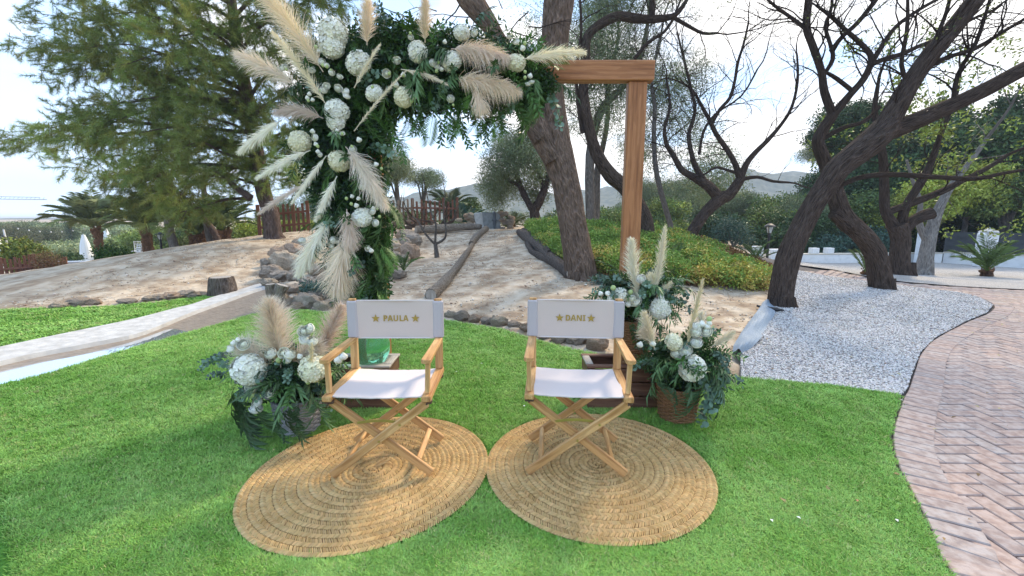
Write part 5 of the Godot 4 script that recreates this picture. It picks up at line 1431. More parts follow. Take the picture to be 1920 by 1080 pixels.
func left_terrace() -> void:
	rng.seed = 640
	picket_fence("dark red picket fence with tall posts at the far left edge", Vector3(-18.924, -1.092, -15), Vector3(-17.758, -1.093, -16.2), 1.05, 15, M.fencewood, [0.18, 0.62])
	picket_fence("lower dark red picket fence partly hidden by the rusty shrub", Vector3(-18.17, -1.061, -16), Vector3(-17.032, -0.928, -16.6), 0.75, 12, M.fencewood, [0.2, 0.7])
	var b := MB.new()
	for q in [[Vector3(-18.882, -1.188, -14.8), Vector3(-17.973, -1.135, -15.6)], [Vector3(-18.075, -1.109, -15.8), Vector3(-16.915, -0.955, -16.5)]]:
		var m: Vector3 = (q[0] + q[1]) * 0.5
		var d: Vector3 = q[1] - q[0]
		b.cbox(Vector3(0.14, d.length(), 0.14), 0.01, Transform3D(basis_to(d), m))
	tag(obj("low_wall", b.mesh(), M.white), "thin white kerb wall under the dark red picket fences", "wall")
	b = MB.new()
	b.cbox(Vector3(1.5, 1.2, 0.25), 0.015, Transform3D(Basis(Vector3.UP, 0.25), Vector3(-17.286, -0.848, -17.4) + Vector3(0, -0.12, 0)))
	b.cbox(Vector3(1.56, 0.05, 0.31), 0.012, Transform3D(Basis(Vector3.UP, 0.25), Vector3(-17.286, -0.848, -17.4) + Vector3(0, 0.505, 0)))
	tag(obj("terrace_wall", b.mesh(), M.white), "short white rendered wall between the rusty shrub and the round green bush", "wall")
	parasol("folded white parasol standing behind the short white wall", on_land(165, 497, 27), 1.95, 0.42)
	parasol("folded white parasol cut by the left edge of the photo", on_land(3, 500, 25), 2.1, 0.45)
	parasol("folded white parasol farthest back, beside the first palm trunk", on_land(203, 470, 36), 2.4, 0.5)
	# white stacked chairs
	var c := on_land(258, 490, 20.5)
	garden_chair("white chair standing left of the stacked white chairs by the palm", c + Vector3(-0.15, 0, -0.3), 0.4)
	for k in 4: garden_chair(["lowest", "second lowest", "second highest", "topmost"][k] + " white chair of the stack in front of the palm trunk", c + Vector3(0.42, k * 0.10, 0.1 - k * 0.03), -0.5)
	lamp("black street lamp between the palm trunks on the left terrace", Vector3(-14.805, -0.445, -18.5) + Vector3(0, -0.15, 0), 1.42)
	# pale lamp pole at the far left
	var t := thing("lamp_pole", "pale thin lamp pole above the fence at the far left", "lamp", on_land(25, 500, 22))
	b = MB.new()
	b.rod(Vector3.ZERO, Vector3(-0.15, 2.3, 0), 0.05, 8, 0.035)
	obj("pole", b.mesh(), M.white, t)
	b = MB.new()
	b.lathe([Vector2(0.05, 0), Vector2(0.11, 0.05), Vector2(0.11, 0.16), Vector2(0.04, 0.26), Vector2(0, 0.28)], 10, Vector3(-0.06, 1.75, 0.15))
	obj("lantern", b.mesh(), M.black, t)
	# palms
	palm("tall palm standing alone against the sky at the left", on_land(190, 490, 23), 2.05, 0.17, 2.5, 46, Color(0.17, 0.21, 0.085), "palm_tree", -0.3)
	palm("palm with thick shaggy trunk behind the stacked white chairs", on_land(281, 490, 20), 1.5, 0.18, 2.1, 40, Color(0.16, 0.21, 0.07), "palm_tree", -0.5)
	palm("short palm with bushy crown left of the leaning pine", on_land(374, 474, 19.5), 0.85, 0.28, 1.7, 38, Color(0.14, 0.19, 0.08), "palm_tree", -0.9)
	palm("bushy palm right of the leaning pine's foot", on_land(418, 463, 19), 0.85, 0.28, 1.9, 42, Color(0.13, 0.18, 0.07), "palm_tree", -0.9)
	palm("low palm plant with rusty base between the lamp and the grey trunk", on_land(345, 478, 20.5), 0.1, 0.2, 1.3, 22, Color(0.12, 0.16, 0.05), "young_palm")
	# grey trunks
	for q in [[[[Vector3(-14.171, -0.264, -18.5), 0.226], [Vector3(-14.267, 0.232, -18.5), 0.169], [Vector3(-14.368, 0.857, -18.5), 0.158], [Vector3(-14.381, 1.453, -18.5), 0.147], [Vector3(-14.454, 2.433, -18.5), 0.124], [Vector3(-14.234, 3.29, -18.5), 0.09]], "grey slanting tree trunk right of the terrace lamp"], [[[Vector3(-13.014, -0.032, -19), 0.162], [Vector3(-13.055, 0.429, -19), 0.151], [Vector3(-13.116, 1.114, -19), 0.139], [Vector3(-13.105, 2.014, -19), 0.116], [Vector3(-13.069, 3.121, -19), 0.081]], "thin grey trunk between the two bushy palms"]]:
		t = thing("tree", q[1], "tree")
		limb(t, "trunk", rooted(q[0]), M.bark.grey, 10, 3, 0.1)
		var top: Vector3 = q[0][-1][0]
		crown(t, "crown", M.clump_fine, M.leaf, lumps_in(top + Vector3(0, 0.2, 0), Vector3(1.3, 0.8, 1.0), 7), 110.0, Color(0.085, 0.12, 0.04), 1.0, 0.3)
	# shrubs
	shrub("bush", "round dark green bush at the end of the short white wall", "bush", Vector3(-13.734, -0.494, -15) + Vector3(0, -0.12, 0), Vector3(0.85, 0.58, 0.6), 16, Color(0.035, 0.095, 0.018), 260.0, M.clump, Color(0.10, 0.17, 0.03), 0.0, 0.62)
	shrub("bush", "rusty brown and green shrub growing over the low picket fence", "bush", Vector3(-17.113, -0.882, -16), Vector3(0.75, 0.52, 0.45), 12, Color(0.16, 0.10, 0.045), 190.0, M.clump_fine, Color(0.22, 0.075, 0.05), 0.0, 0.8)
	shrub("bush", "yellow-green bush behind the dark red fences", "bush", on_land(55, 500, 18.5), Vector3(0.95, 0.95, 0.8), 12, Color(0.17, 0.22, 0.035), 150.0, M.clump, Color(0.26, 0.24, 0.05))
	shrub("bush", "small dark green bush left of the folded parasol", "bush", on_land(125, 490, 24), Vector3(0.9, 0.55, 0.7), 9, Color(0.06, 0.11, 0.03), 120.0)
	rng.seed = 641
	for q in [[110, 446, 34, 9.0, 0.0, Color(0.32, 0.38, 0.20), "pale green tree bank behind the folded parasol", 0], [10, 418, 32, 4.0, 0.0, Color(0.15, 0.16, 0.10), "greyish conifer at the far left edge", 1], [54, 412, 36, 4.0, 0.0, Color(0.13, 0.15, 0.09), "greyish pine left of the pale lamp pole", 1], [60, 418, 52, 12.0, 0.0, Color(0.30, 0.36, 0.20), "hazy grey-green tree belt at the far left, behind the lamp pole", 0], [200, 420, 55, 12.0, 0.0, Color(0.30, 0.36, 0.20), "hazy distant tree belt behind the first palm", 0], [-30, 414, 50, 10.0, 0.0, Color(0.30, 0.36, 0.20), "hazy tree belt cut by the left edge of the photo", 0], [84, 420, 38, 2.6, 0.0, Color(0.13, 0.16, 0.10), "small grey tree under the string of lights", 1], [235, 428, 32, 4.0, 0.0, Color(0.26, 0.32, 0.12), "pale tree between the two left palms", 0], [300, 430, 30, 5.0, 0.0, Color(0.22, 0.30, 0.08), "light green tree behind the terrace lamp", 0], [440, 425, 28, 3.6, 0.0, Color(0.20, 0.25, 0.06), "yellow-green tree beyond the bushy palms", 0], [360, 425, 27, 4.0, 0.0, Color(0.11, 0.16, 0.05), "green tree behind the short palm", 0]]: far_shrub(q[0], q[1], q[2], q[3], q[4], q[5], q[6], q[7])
	# the belt goes on beyond the photo's edges
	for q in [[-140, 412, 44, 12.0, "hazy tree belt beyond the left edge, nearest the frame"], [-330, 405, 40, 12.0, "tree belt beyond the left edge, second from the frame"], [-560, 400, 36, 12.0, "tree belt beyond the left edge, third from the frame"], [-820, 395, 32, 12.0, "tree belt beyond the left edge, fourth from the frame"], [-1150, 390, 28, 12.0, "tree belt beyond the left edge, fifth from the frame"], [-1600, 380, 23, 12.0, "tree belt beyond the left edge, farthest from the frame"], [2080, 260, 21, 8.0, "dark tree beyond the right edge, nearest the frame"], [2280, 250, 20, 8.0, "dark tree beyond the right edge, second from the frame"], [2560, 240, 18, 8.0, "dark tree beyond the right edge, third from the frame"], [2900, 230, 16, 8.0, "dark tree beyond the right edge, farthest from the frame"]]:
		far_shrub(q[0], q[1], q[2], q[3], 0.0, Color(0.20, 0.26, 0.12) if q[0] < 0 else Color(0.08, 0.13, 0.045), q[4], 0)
	t = thing("cypress", "slim dark cypress far behind the string of lights", "cypress", on_land(138, 470, 45))
	var lumps := []
	for k in 9: lumps.append([Vector3(rs(-0.05, 0.05), 0.5 + k * 0.42, 0), Vector3(0.62 - k * 0.05, 0.45, 0.62 - k * 0.05)])
	crown(t, "crown", M.clump_fine, M.leaf, lumps, 160.0, Color(0.035, 0.07, 0.04), 0.9, 0.4)
	b = MB.new()
	b.rod(Vector3(0, -0.3, 0), Vector3(0, 2.5, 0), 0.1, 6)
	obj("trunk", b.mesh(), M.bark.grey, t)
	# string of lights
	t = thing("string_lights", "string of small bulbs slung from the first palm to the far left", "string lights")
	var a := px(20, 425, 24)
	var e := px(186, 422, 22.6)
	var pts := PackedVector3Array()
	var rr := PackedFloat32Array()
	for k in 25:
		var f := k / 24.0
		pts.append(a.lerp(e, f) - Vector3.UP * 0.28 * sin(PI * f))
		rr.append(0.008)
	b = MB.new()
	b.tube(pts, rr, 4)
	obj("cable", b.mesh(), M.black, t)
	for k in range(2, 24, 3):
		b = MB.new()
		b.lathe([Vector2(0.0, -0.09), Vector2(0.035, -0.05), Vector2(0.02, 0.0)], 8, pts[k])
		obj("bulb", b.mesh(), M.white, t)
	# distant crane jib
	t = thing("crane_jib", "thin grey crane jib far away at the left edge of the sky", "crane")
	a = px(-40, 373, 60)
	e = px(88, 374, 60)
	b = MB.new()
	b.rod(a, e, 0.05, 4)
	b.rod(a + Vector3(0, 0.35, 0), e.lerp(a, 0.1) + Vector3(0, 0.28, 0), 0.04, 4)
	for k in 16: b.rod(a.lerp(e, k / 16.0), a.lerp(e, (k + 0.5) / 16.0) + Vector3(0, 0.3, 0), 0.02, 3)
	b.rod(a, a - Vector3(0, 9, 0), 0.12, 4)
	obj("boom", b.mesh(), mat(Color(0.3, 0.34, 0.38)), t)

func log_thing(label: String, pl: Array, m: Material, sides := 14, bump := 0.12, called := "log") -> Node3D:
	var t := thing(called, label, "log" if called == "log" else "tree stump")
	limb(t, "trunk", pl, m, sides, 5, bump)
	var e: Vector3 = pl[0][0]
	var d: Vector3 = (pl[0][0] - pl[1][0]).normalized()
	var b := MB.new()
	b.tube(PackedVector3Array([e - d * 0.01, e + d * 0.004]), PackedFloat32Array([pl[0][1] * 0.92, pl[0][1] * 0.86]), sides, true)
	obj("sawn_end", b.mesh(), M.greywood, t)
	return t

func on(pts: Array, up := 0.0) -> Array:               # rest a surveyed line on the land
	var out := []
	for q in pts: out.append([gp(q[0].x, q[0].z, q[1] * 0.7 + up), q[1]])
	return out

func hill_things() -> void:
	rng.seed = 650
	# log edging of the ramp
	log_thing("long split pale log along the left side of the earth ramp", on([[Vector3(-1.344, 0.09, -7.124), 0.105], [Vector3(-1.255, 0.164, -7.939), 0.10], [Vector3(-1.232, 0.236, -9.108), 0.085], [Vector3(-1.233, 0.326, -10.713), 0.08], [Vector3(-1.229, 0.432, -12.284), 0.075], [Vector3(-1.215, 0.561, -13.499), 0.06]]), M.log, 14, 0.14)
	log_thing("short pale log at the upper end of the ramp's left edge", on([[Vector3(-0.995, 0.892, -16.784), 0.12], [Vector3(-1.111, 0.777, -15.271), 0.11], [Vector3(-1.218, 0.64, -14.126), 0.11], [Vector3(-1.249, 0.56, -13.512), 0.08]]), M.log, 12, 0.12)
	var t := log_thing("cracked dark grey forked log along the right side of the earth ramp", on([[Vector3(1.143, 0.273, -8.364), 0.11], [Vector3(1.009, 0.346, -9.133), 0.13], [Vector3(0.853, 0.436, -10.261), 0.12], [Vector3(0.67, 0.575, -11.961), 0.13], [Vector3(0.417, 0.744, -13.762), 0.15], [Vector3(0.253, 0.829, -14.909), 0.12]]), M.logdark, 14, 0.2)
	limb(t, "branch", on([[Vector3(0.924, 0.369, -9.419), 0.07], [Vector3(0.671, 0.447, -10.551), 0.08], [Vector3(0.501, 0.504, -11.413), 0.07], [Vector3(0.435, 0.64, -12.773), 0.07]], 0.0), M.logdark, 10, 4, 0.2)
	limb(t, "branch", on([[Vector3(0.872, 0.431, -10.186), 0.07], [Vector3(0.745, 0.614, -12.248), 0.08], [Vector3(0.515, 0.792, -14.153), 0.07], [Vector3(0.367, 0.855, -15.15), 0.05]], 0.12), M.logdark, 10, 4, 0.2)
	log_thing("mossy brown log lying across the hollow below the picket fence", on([[Vector3(-3.324, 0.815, -15.241), 0.13], [Vector3(-2.824, 0.821, -15.542), 0.15], [Vector3(-2.147, 0.856, -16.122), 0.14], [Vector3(-1.419, 0.893, -16.757), 0.12], [Vector3(-1.177, 0.892, -16.772), 0.10]], 0.08), M.log, 12, 0.14)
	log_thing("grey log lying left of the twisted root below the picket fence", on([[Vector3(-4.691, 0.883, -14.902), 0.11], [Vector3(-4.379, 0.89, -15.197), 0.12], [Vector3(-4.028, 0.869, -15.26), 0.10]], 0.05), M.log, 10, 0.12)
	# twisted roots by the fence
	t = thing("driftwood", "dark twisted root lying against the foot of the picket fence", "driftwood")
	var b := MB.new()
	for k in 16:
		var q: Vector3 = Vector3(-3.655, 0.926, -16.331) + Vector3(rs(-1.1, 1.3), 0.1, rs(-0.3, 0.3))
		var ends := []
		grow(b, q, Vector3(rs(-1, 1), rs(0.0, 0.6), rs(-0.3, 0.5)), rs(0.5, 1.1), rs(0.04, 0.08), 1, 0.0, ends, 0.45, 2)
	obj("roots", b.mesh(), M.bark.brown, t)
	# rocks of the dry cascade, left of the flower column
	var pile := [[505,510,46,30], [530,488,52,40], [548,470,46,34], [520,474,40,28], [560,497,40,34], [500,492,30,22], [522,515,44,22], [548,517,36,24], [574,480,36,30], [590,505,40,26], [605,525,44,24], [575,530,40,22], [545,540,46,20], [620,500,34,26], [640,520,40,22], [560,455,28,20], [615,545,46,24], [590,555,50,22], [500,530,30,18], [650,540,36,20]]
	pile.sort_custom(func(u, w): return u[0] < w[0])
	for k in pile.size():
		var q: Array = pile[k]
		var p := pxland(q[0], q[1] + q[3] * 0.5)
		var s: float = -p.z / 820.0
		stone(k, p + Vector3(0, q[3] * s * 0.38, -0.1), Vector3(q[2] * s * 0.54, q[3] * s * 0.54, q[2] * s * 0.45), "rock of the dry cascade behind the flower column, " + ORD[k] + " from the left", "rocks of the dry cascade", "rock")
	var right := [[762,440,26,20], [775,447,30,26], [758,455,24,20], [768,470,34,30], [740,462,26,20], [752,440,22,16], [735,480,30,22], [728,500,30,24], [745,512,34,20], [710,515,36,24], [760,484,20,14], [700,535,40,20]]
	right.sort_custom(func(u, w): return u[0] < w[0])
	for k in right.size():
		var q: Array = right[k]
		var p := pxland(q[0], q[1] + q[3] * 0.5)
		var s: float = -p.z / 820.0
		stone(k + 1, p + Vector3(0, q[3] * s * 0.4, 0), Vector3(q[2] * s * 0.6, q[3] * s * 0.62, q[2] * s * 0.5), "rock climbing the left side of the hollow, " + ORD[k] + " from the left", "rocks round the hollow", "rock")
	stone(0, pxland(640, 474) + Vector3(0, 0.05, 0), Vector3(0.35, 0.3, 0.3), "boulder half hidden behind the lower pampas plumes of the flower column", "", "rock")
	# stumps
	log_thing("upright weathered grey post stump where the channel ends", [[Vector3(-3.853, 0.037, -6.899) + Vector3(0, 0.34, 0), 0.085], [Vector3(-3.845, 0.037, -6.899) + Vector3(0, 0.15, 0), 0.09], [Vector3(-3.823, 0.033, -6.875) - Vector3(0, 0.1, 0), 0.10]], M.log, 12, 0.08, "stump")
	t = log_thing("gnarled knotty stump beside the grey post stump", [[Vector3(-3.662, 0.028, -6.861) + Vector3(0.01, 0.34, 0), 0.11], [Vector3(-3.671, 0.028, -6.86) + Vector3(-0.02, 0.22, 0.02), 0.085], [Vector3(-3.679, 0.028, -6.859) + Vector3(0, 0.1, 0), 0.10], [Vector3(-3.679, 0.028, -6.859) - Vector3(0, 0.1, 0), 0.11]], M.log, 12, 0.22, "stump")
	log_thing("short wide grey stump on the bank at the end of the far lawn strip", [[Vector3(-5.362, 0.009, -7.969) + Vector3(0, 0.33, 0), 0.19], [Vector3(-5.362, 0.009, -7.969) + Vector3(0, 0.15, 0), 0.22], [Vector3(-5.362, 0.009, -7.969) - Vector3(0, 0.1, 0), 0.25]], M.logdark, 16, 0.18, "stump")
	log_thing("slanting grey post leaning behind the right edge of the flower column", [[Vector3(-2.846, 0.625, -9.4), 0.09], [Vector3(-2.714, 0.383, -9.3), 0.10], [Vector3(-2.552, 0.075, -9.2), 0.12]], M.log, 12, 0.06, "stump")
	# sapling in the hollow
	t = thing("sapling", "small bare sapling with three stems standing in the hollow", "tree")
	var s0 := Vector3(-2.014, 0.345, -11.773)
	var sc := -s0.z / 820.0
	var s1: Array = [[s0 - Vector3(0, 0.1, 0), 0.075], [s0 + Vector3(-0.03, 0.25, 0), 0.055], [s0 + Vector3(-0.05, 0.36, 0), 0.05]]
	limb(t, "trunk", s1, M.bark.grey, 8, 3, 0.1)
	var stems := []
	for q in [[[-0.05, 0.36], [-0.28, 0.62], [-0.45, 0.95], [-0.60, 1.10]], [[-0.05, 0.36], [-0.02, 0.62], [0.0, 0.9], [-0.12, 1.25], [-0.2, 1.7]], [[-0.04, 0.36], [0.22, 0.52], [0.26, 0.8], [0.22, 1.2], [0.28, 1.6]]]:
		var pl := []
		for k in q.size(): pl.append([s0 + Vector3(q[k][0], q[k][1], 0.05 * k), 0.036 - 0.006 * k])
		stems.append(pl)
		limb(t, "stem", pl, M.bark.grey, 6, 3, 0.1)
	twigs(t, M.bark.twig, stems, 0.35, 0.5, 1, 0.05, 0.5)
	palm("fan of narrow green leaves beside the slanting grey post", pxland(757, 512), 0.0, 0.05, 0.62, 9, Color(0.09, 0.16, 0.04), "young_palm", -1.2)
	# fences on the hill
	picket_fence("red-brown picket fence with tall posts behind the big pine's trunk", Vector3(-8.869, 0.748, -15.5), Vector3(-7.366, 0.783, -16), 0.95, 11, M.fencewood, [0.3, 0.75], 0.1)
	picket_fence("weathered grey-brown picket fence at the top of the hollow", Vector3(-6.831, 0.768, -18.5), Vector3(-4.14, 0.857, -18.5), 1.12, 15, M.fencegrey)
	picket_fence("red-brown picket fence ending at the stone water tank", Vector3(-4.14, 0.857, -18.5), Vector3(-2.318, 0.937, -18.8), 1.15, 11, M.fencewood)
	shrub("bush", "low green plants at the foot of the red-brown fence above the mossy log", "bush", pxland(835, 431), Vector3(0.85, 0.16, 0.3), 8, Color(0.10, 0.17, 0.05), 300.0, M.clump, Color(0.45, 0.45, 0.25), 0.0, 0.5)
	# water tank: rubble ends, cement face and a pipe
	t = thing("water_tank", "low stone and cement water tank at the top of the earth ramp", "water tank", on_land(915, 430, 18.3))
	b = MB.new()
	b.cbox(Vector3(0.98, 0.75, 0.22), 0.03, Transform3D(Basis(), Vector3(0.03, 0.29, 0)))
	obj("cement_wall", b.mesh(), M.cement, t)
	b = MB.new()
	b.cbox(Vector3(0.34, 0.72, 0.16), 0.03, Transform3D(Basis(Vector3.BACK, 0.12), Vector3(-0.36, 0.30, 0.08)))
	obj("wall_patch", b.mesh(), M.concrete, t)
	b = MB.new()
	b.rod(Vector3(0.28, -0.1, 0.16), Vector3(0.28, 0.70, 0.16), 0.05, 10)
	b.rod(Vector3(0.18, 0.36, 0.17), Vector3(0.38, 0.36, 0.17), 0.04, 8)
	b.rod(Vector3(0.28, 0.08, 0.12), Vector3(0.28, 0.08, 0.3), 0.05, 8)
	obj("pipe", b.mesh(), mat(Color(0.08, 0.09, 0.10), 0.5), t)
	for side in [0, 1]:
		for k in (52 if side == 0 else 34):
			var w := rs(0.10, 0.20)
			var x: float
			var y: float
			if side == 0:
				x = rs(-1.75, -0.5)
				y = rs(-0.05, 0.64) * clampf((x + 1.95) * 0.85, 0.25, 1.0)
			else:
				x = rs(0.5, 1.05)
				y = rs(-0.05, 0.66) * (1.0 if x < 0.8 else 0.8)
			obj("stone", M.rocks[rng.randi() % 6], M.rock[rng.randi() % 3], t, Transform3D(Basis(Vector3.UP, rs(-0.4, 0.4)).scaled(Vector3(w * 0.75, w * 0.5, 0.14)), Vector3(x, y, rs(-0.04, 0.1))))
	# plants behind the tank
	palm("blue-green spiky palm behind the stone water tank", on_land(868, 425, 20.5), 0.15, 0.15, 1.6, 30, Color(0.06, 0.12, 0.085), "young_palm", 0.2)
	palm("tall feathery palm behind the end of the hill fence", on_land(845, 425, 24), 1.0, 0.16, 1.9, 26, Color(0.13, 0.17, 0.08))
	palm("shaggy palm plant right of the water tank", on_land(960, 425, 20.5), 0.1, 0.12, 1.2, 20, Color(0.10, 0.13, 0.045), "young_palm", 0.6)
	# blue-grey succulent cushions at the foot of the posts
	for q in [[600, 560, 0.42, "left"], [1128, 533, 0.2, "right"]]:
		shrub("succulent", "blue-green small-leaved trailing plant at the foot of the " + q[3] + " arch post", "plant", pxland(q[0], q[1]), Vector3(q[2], q[2] * 0.38, 0.2), 9, Color(0.065, 0.125, 0.105), 900.0, M.clump, Color(0.10, 0.17, 0.13), 0.0, 0.30)

func pxland(x: float, y: float) -> Vector3:
	var d := px(x, y, 1.0) - Vector3(0, 1.45, 0)
	var t := 1.5
	var o := Vector3(0, 1.45, 0)
	while t < 60.0:
		var p := o + d * t
		if p.y < land(p.x, p.z): return gp(p.x, p.z)
		t += 0.04 + t * 0.004
	return o + d * 60.0

func right_side() -> void:
	rng.seed = 660
	# low white walls at the end of the gravel
	var zl := -19.6
	var w0 := px(1490, 494, 19.0)
	var w1 := px(1760, 497, 19.6)
	var w2 := px(2020, 508, 17.0)
	for q in [[w0, w1, 0.36, "long low white wall at the back of the gravel behind the leaning trunks"], [w1 + Vector3(0.16, 0, -0.02), w2, 0.50, "white wall under the dark shade net at the right"]]:
		var a: Vector3 = gp(q[0].x, q[0].z)
		var e: Vector3 = gp(q[1].x, q[1].z)
		var t := thing("low_wall", q[3], "wall", (a + e) * 0.5)
		var d := Vector3(e.x - a.x, 0, e.z - a.z)
		var turn := Basis(d.normalized(), Vector3.UP, d.normalized().cross(Vector3.UP))
		var b := MB.new()
		b.cbox(Vector3(d.length(), q[2] + 0.5, 0.22), 0.01, Transform3D(turn, Vector3(0, q[2] * 0.5 - 0.25, 0)))
		obj("wall", b.mesh(), M.white, t)
		b = MB.new()
		b.cbox(Vector3(d.length() + 0.04, 0.05, 0.28), 0.012, Transform3D(turn, Vector3(0, q[2] + 0.027, 0)))
		obj("coping", b.mesh(), mat(Color(0.62, 0.56, 0.46)), t)
		if q[2] > 0.4:
			for k in 5:
				b = MB.new()
				b.lathe([Vector2(0.02, -0.09), Vector2(0.10, -0.07), Vector2(0.05, 0.05), Vector2(0.0, 0.06)], 10, Vector3.ZERO)
				obj("wall_lamp", b.mesh(), M.concrete, t, Transform3D(Basis(), d * (k / 5.0 - 0.42) + turn.z * (-0.15 if turn.z.z < 0.0 else 0.15) + Vector3(0, q[2] - 0.08, 0)))
			# posts and panels of the net
			for k in 4:
				b = MB.new()
				b.cbox(Vector3(d.length() * 0.245, 0.86, 0.03), 0.008, Transform3D(turn, d * ((k + 0.5) / 4.0 - 0.5) + Vector3(0, q[2] + 0.50, 0)))
				obj("shade_panel", b.mesh(), M.net, t)
			for k in 5:
				b = MB.new()
				b.rod(d * (k / 4.0 - 0.5) + Vector3(0, q[2], 0), d * (k / 4.0 - 0.5) + Vector3(0, q[2] + 1.0, 0), 0.035, 8)
				obj("post", b.mesh(), M.net, t)
		else:
			for k in [0.12, 0.02]:
				b = MB.new()
				b.cbox(Vector3(0.32, 0.24, 0.26), 0.012, Transform3D(turn, d * (k - 0.5 + 0.1) + Vector3(0, q[2] + 0.17, 0)))
				obj("pier", b.mesh(), M.white, t)
	var t2 := thing("gate_pillar", "white rendered pillar with rounded shoulders behind the small palm at the right", "pillar", gp(px(1843, 497, 16.9).x, -16.9))
	var b2 := MB.new()
	b2.cbox(Vector3(0.66, 1.35, 0.3), 0.06, Transform3D(Basis(), Vector3(0, 0.67, 0)))
	obj("shaft", b2.mesh(), M.white, t2)
	b2 = MB.new()
	b2.lathe([Vector2(0.3, 1.34), Vector2(0.26, 1.40), Vector2(0.16, 1.43), Vector2(0.07, 1.46), Vector2(0.0, 1.55)], 12)
	obj("cap", b2.mesh(), M.concrete, t2)
	var p2 := on_land(1728, 494, 19.0)
	b2 = MB.new()
	b2.cbox(Vector3(0.5, 1.5, 0.3), 0.02, Transform3D(Basis(), Vector3(0, 0.72, 0)))
	tag(obj("gate_pillar", b2.mesh(), M.white), "narrow white pillar half hidden by the pale grey trunk", "pillar")
	get_child(get_child_count() - 1).position = p2
	lamp("black street lamp at the left end of the gravel, by the ground cover", Vector3(8.767, -0.216, -15) + Vector3(0, -0.04, 0), 1.50)
	# white bench or planter wall near the lamp
	for k in 3:
		var p := on_land([1418, 1452, 1475][k], 494, 18.5)
		b2 = MB.new()
		b2.cbox(Vector3([0.36, 0.5, 0.3][k], 0.5, 0.3), 0.02, Transform3D(Basis(), Vector3(0, 0.2, 0)))
		var o := obj("white_block", b2.mesh(), M.white)
		o.position = p
		tag(o, ["white block left of the gravel lamp", "wide white block just right of the gravel lamp", "small white block against the big leaning trunk"][k], "block")
	# young palms in gravel
	palm("young palm with a fat brown base in the far gravel at the right", pxland(1849, 519), 0.30, 0.13, 1.35, 26, Color(0.12, 0.19, 0.05), "young_palm", -1.2)
	palm("little palm with few fronds between the bending trunk and the long trunk", pxland(1622, 517), 0.18, 0.07, 0.85, 9, Color(0.16, 0.22, 0.08), "young_palm", -2.2)
	# dirt border strip, dark line
	var b := MB.new()
	# grey weed membrane folded up along the gravel edge
	t2 = thing("membrane", "grey-blue weed membrane rucked up along the edge of the gravel by the leaning trunk", "membrane")
	var line := [[Vector3(4.128, 0.034, -6.914), 0.10], [Vector3(3.805, -0.005, -6.39), 0.16], [Vector3(3.331, -0.015, -5.725), 0.17], [Vector3(2.868, -0.008, -5.079), 0.16], [Vector3(2.555, -0.001, -4.654), 0.12], [Vector3(2.382, -0, -4.408), 0.06]]
	var k0 := 0
	for a in 26:
		var f := a / 25.0 * (line.size() - 1.001)
		var i0 := int(f)
		var q: Vector3 = line[i0][0].lerp(line[i0 + 1][0], f - i0)
		var w: float = lerpf(line[i0][1], line[i0 + 1][1], f - i0)
		for e in 9:
			var g := e / 8.0
			var wob := 0.02 * sin(a * 0.5 + e * 0.7) + 0.008 * sin(a * 1.3 - e * 0.9)
			b.p(q + Vector3((g - 0.55) * w * 1.7, 0.02 + 0.075 * sin(PI * clampf(g * 0.9 + 0.1, 0, 1)) * (0.6 + w * 3.0) + wob, wob), Vector3.UP, Vector2(g, a * 0.1))
	for a in 25:
		for e in 8:
			var k := a * 9 + e
			b.quad(b.v[k], b.v[k + 1], b.v[k + 10], b.v[k + 9])
	obj("sheet", b.mesh(), M.fabric, t2)
	b = MB.new()
	b.tube(PackedVector3Array([Vector3(3.822, 0.013, -6.684) + Vector3(0, 0.06, 0), Vector3(3.908, 0.006, -6.599) + Vector3(0, 0.05, 0.03), Vector3(4.031, 0.004, -6.57) + Vector3(0, 0.04, 0.05), Vector3(4.142, 0.003, -6.537) + Vector3(0, 0.03, 0.02)]), PackedFloat32Array([0.02, 0.03, 0.03, 0.012]), 8, true)
	obj("black_edge", b.mesh(), M.black, t2)

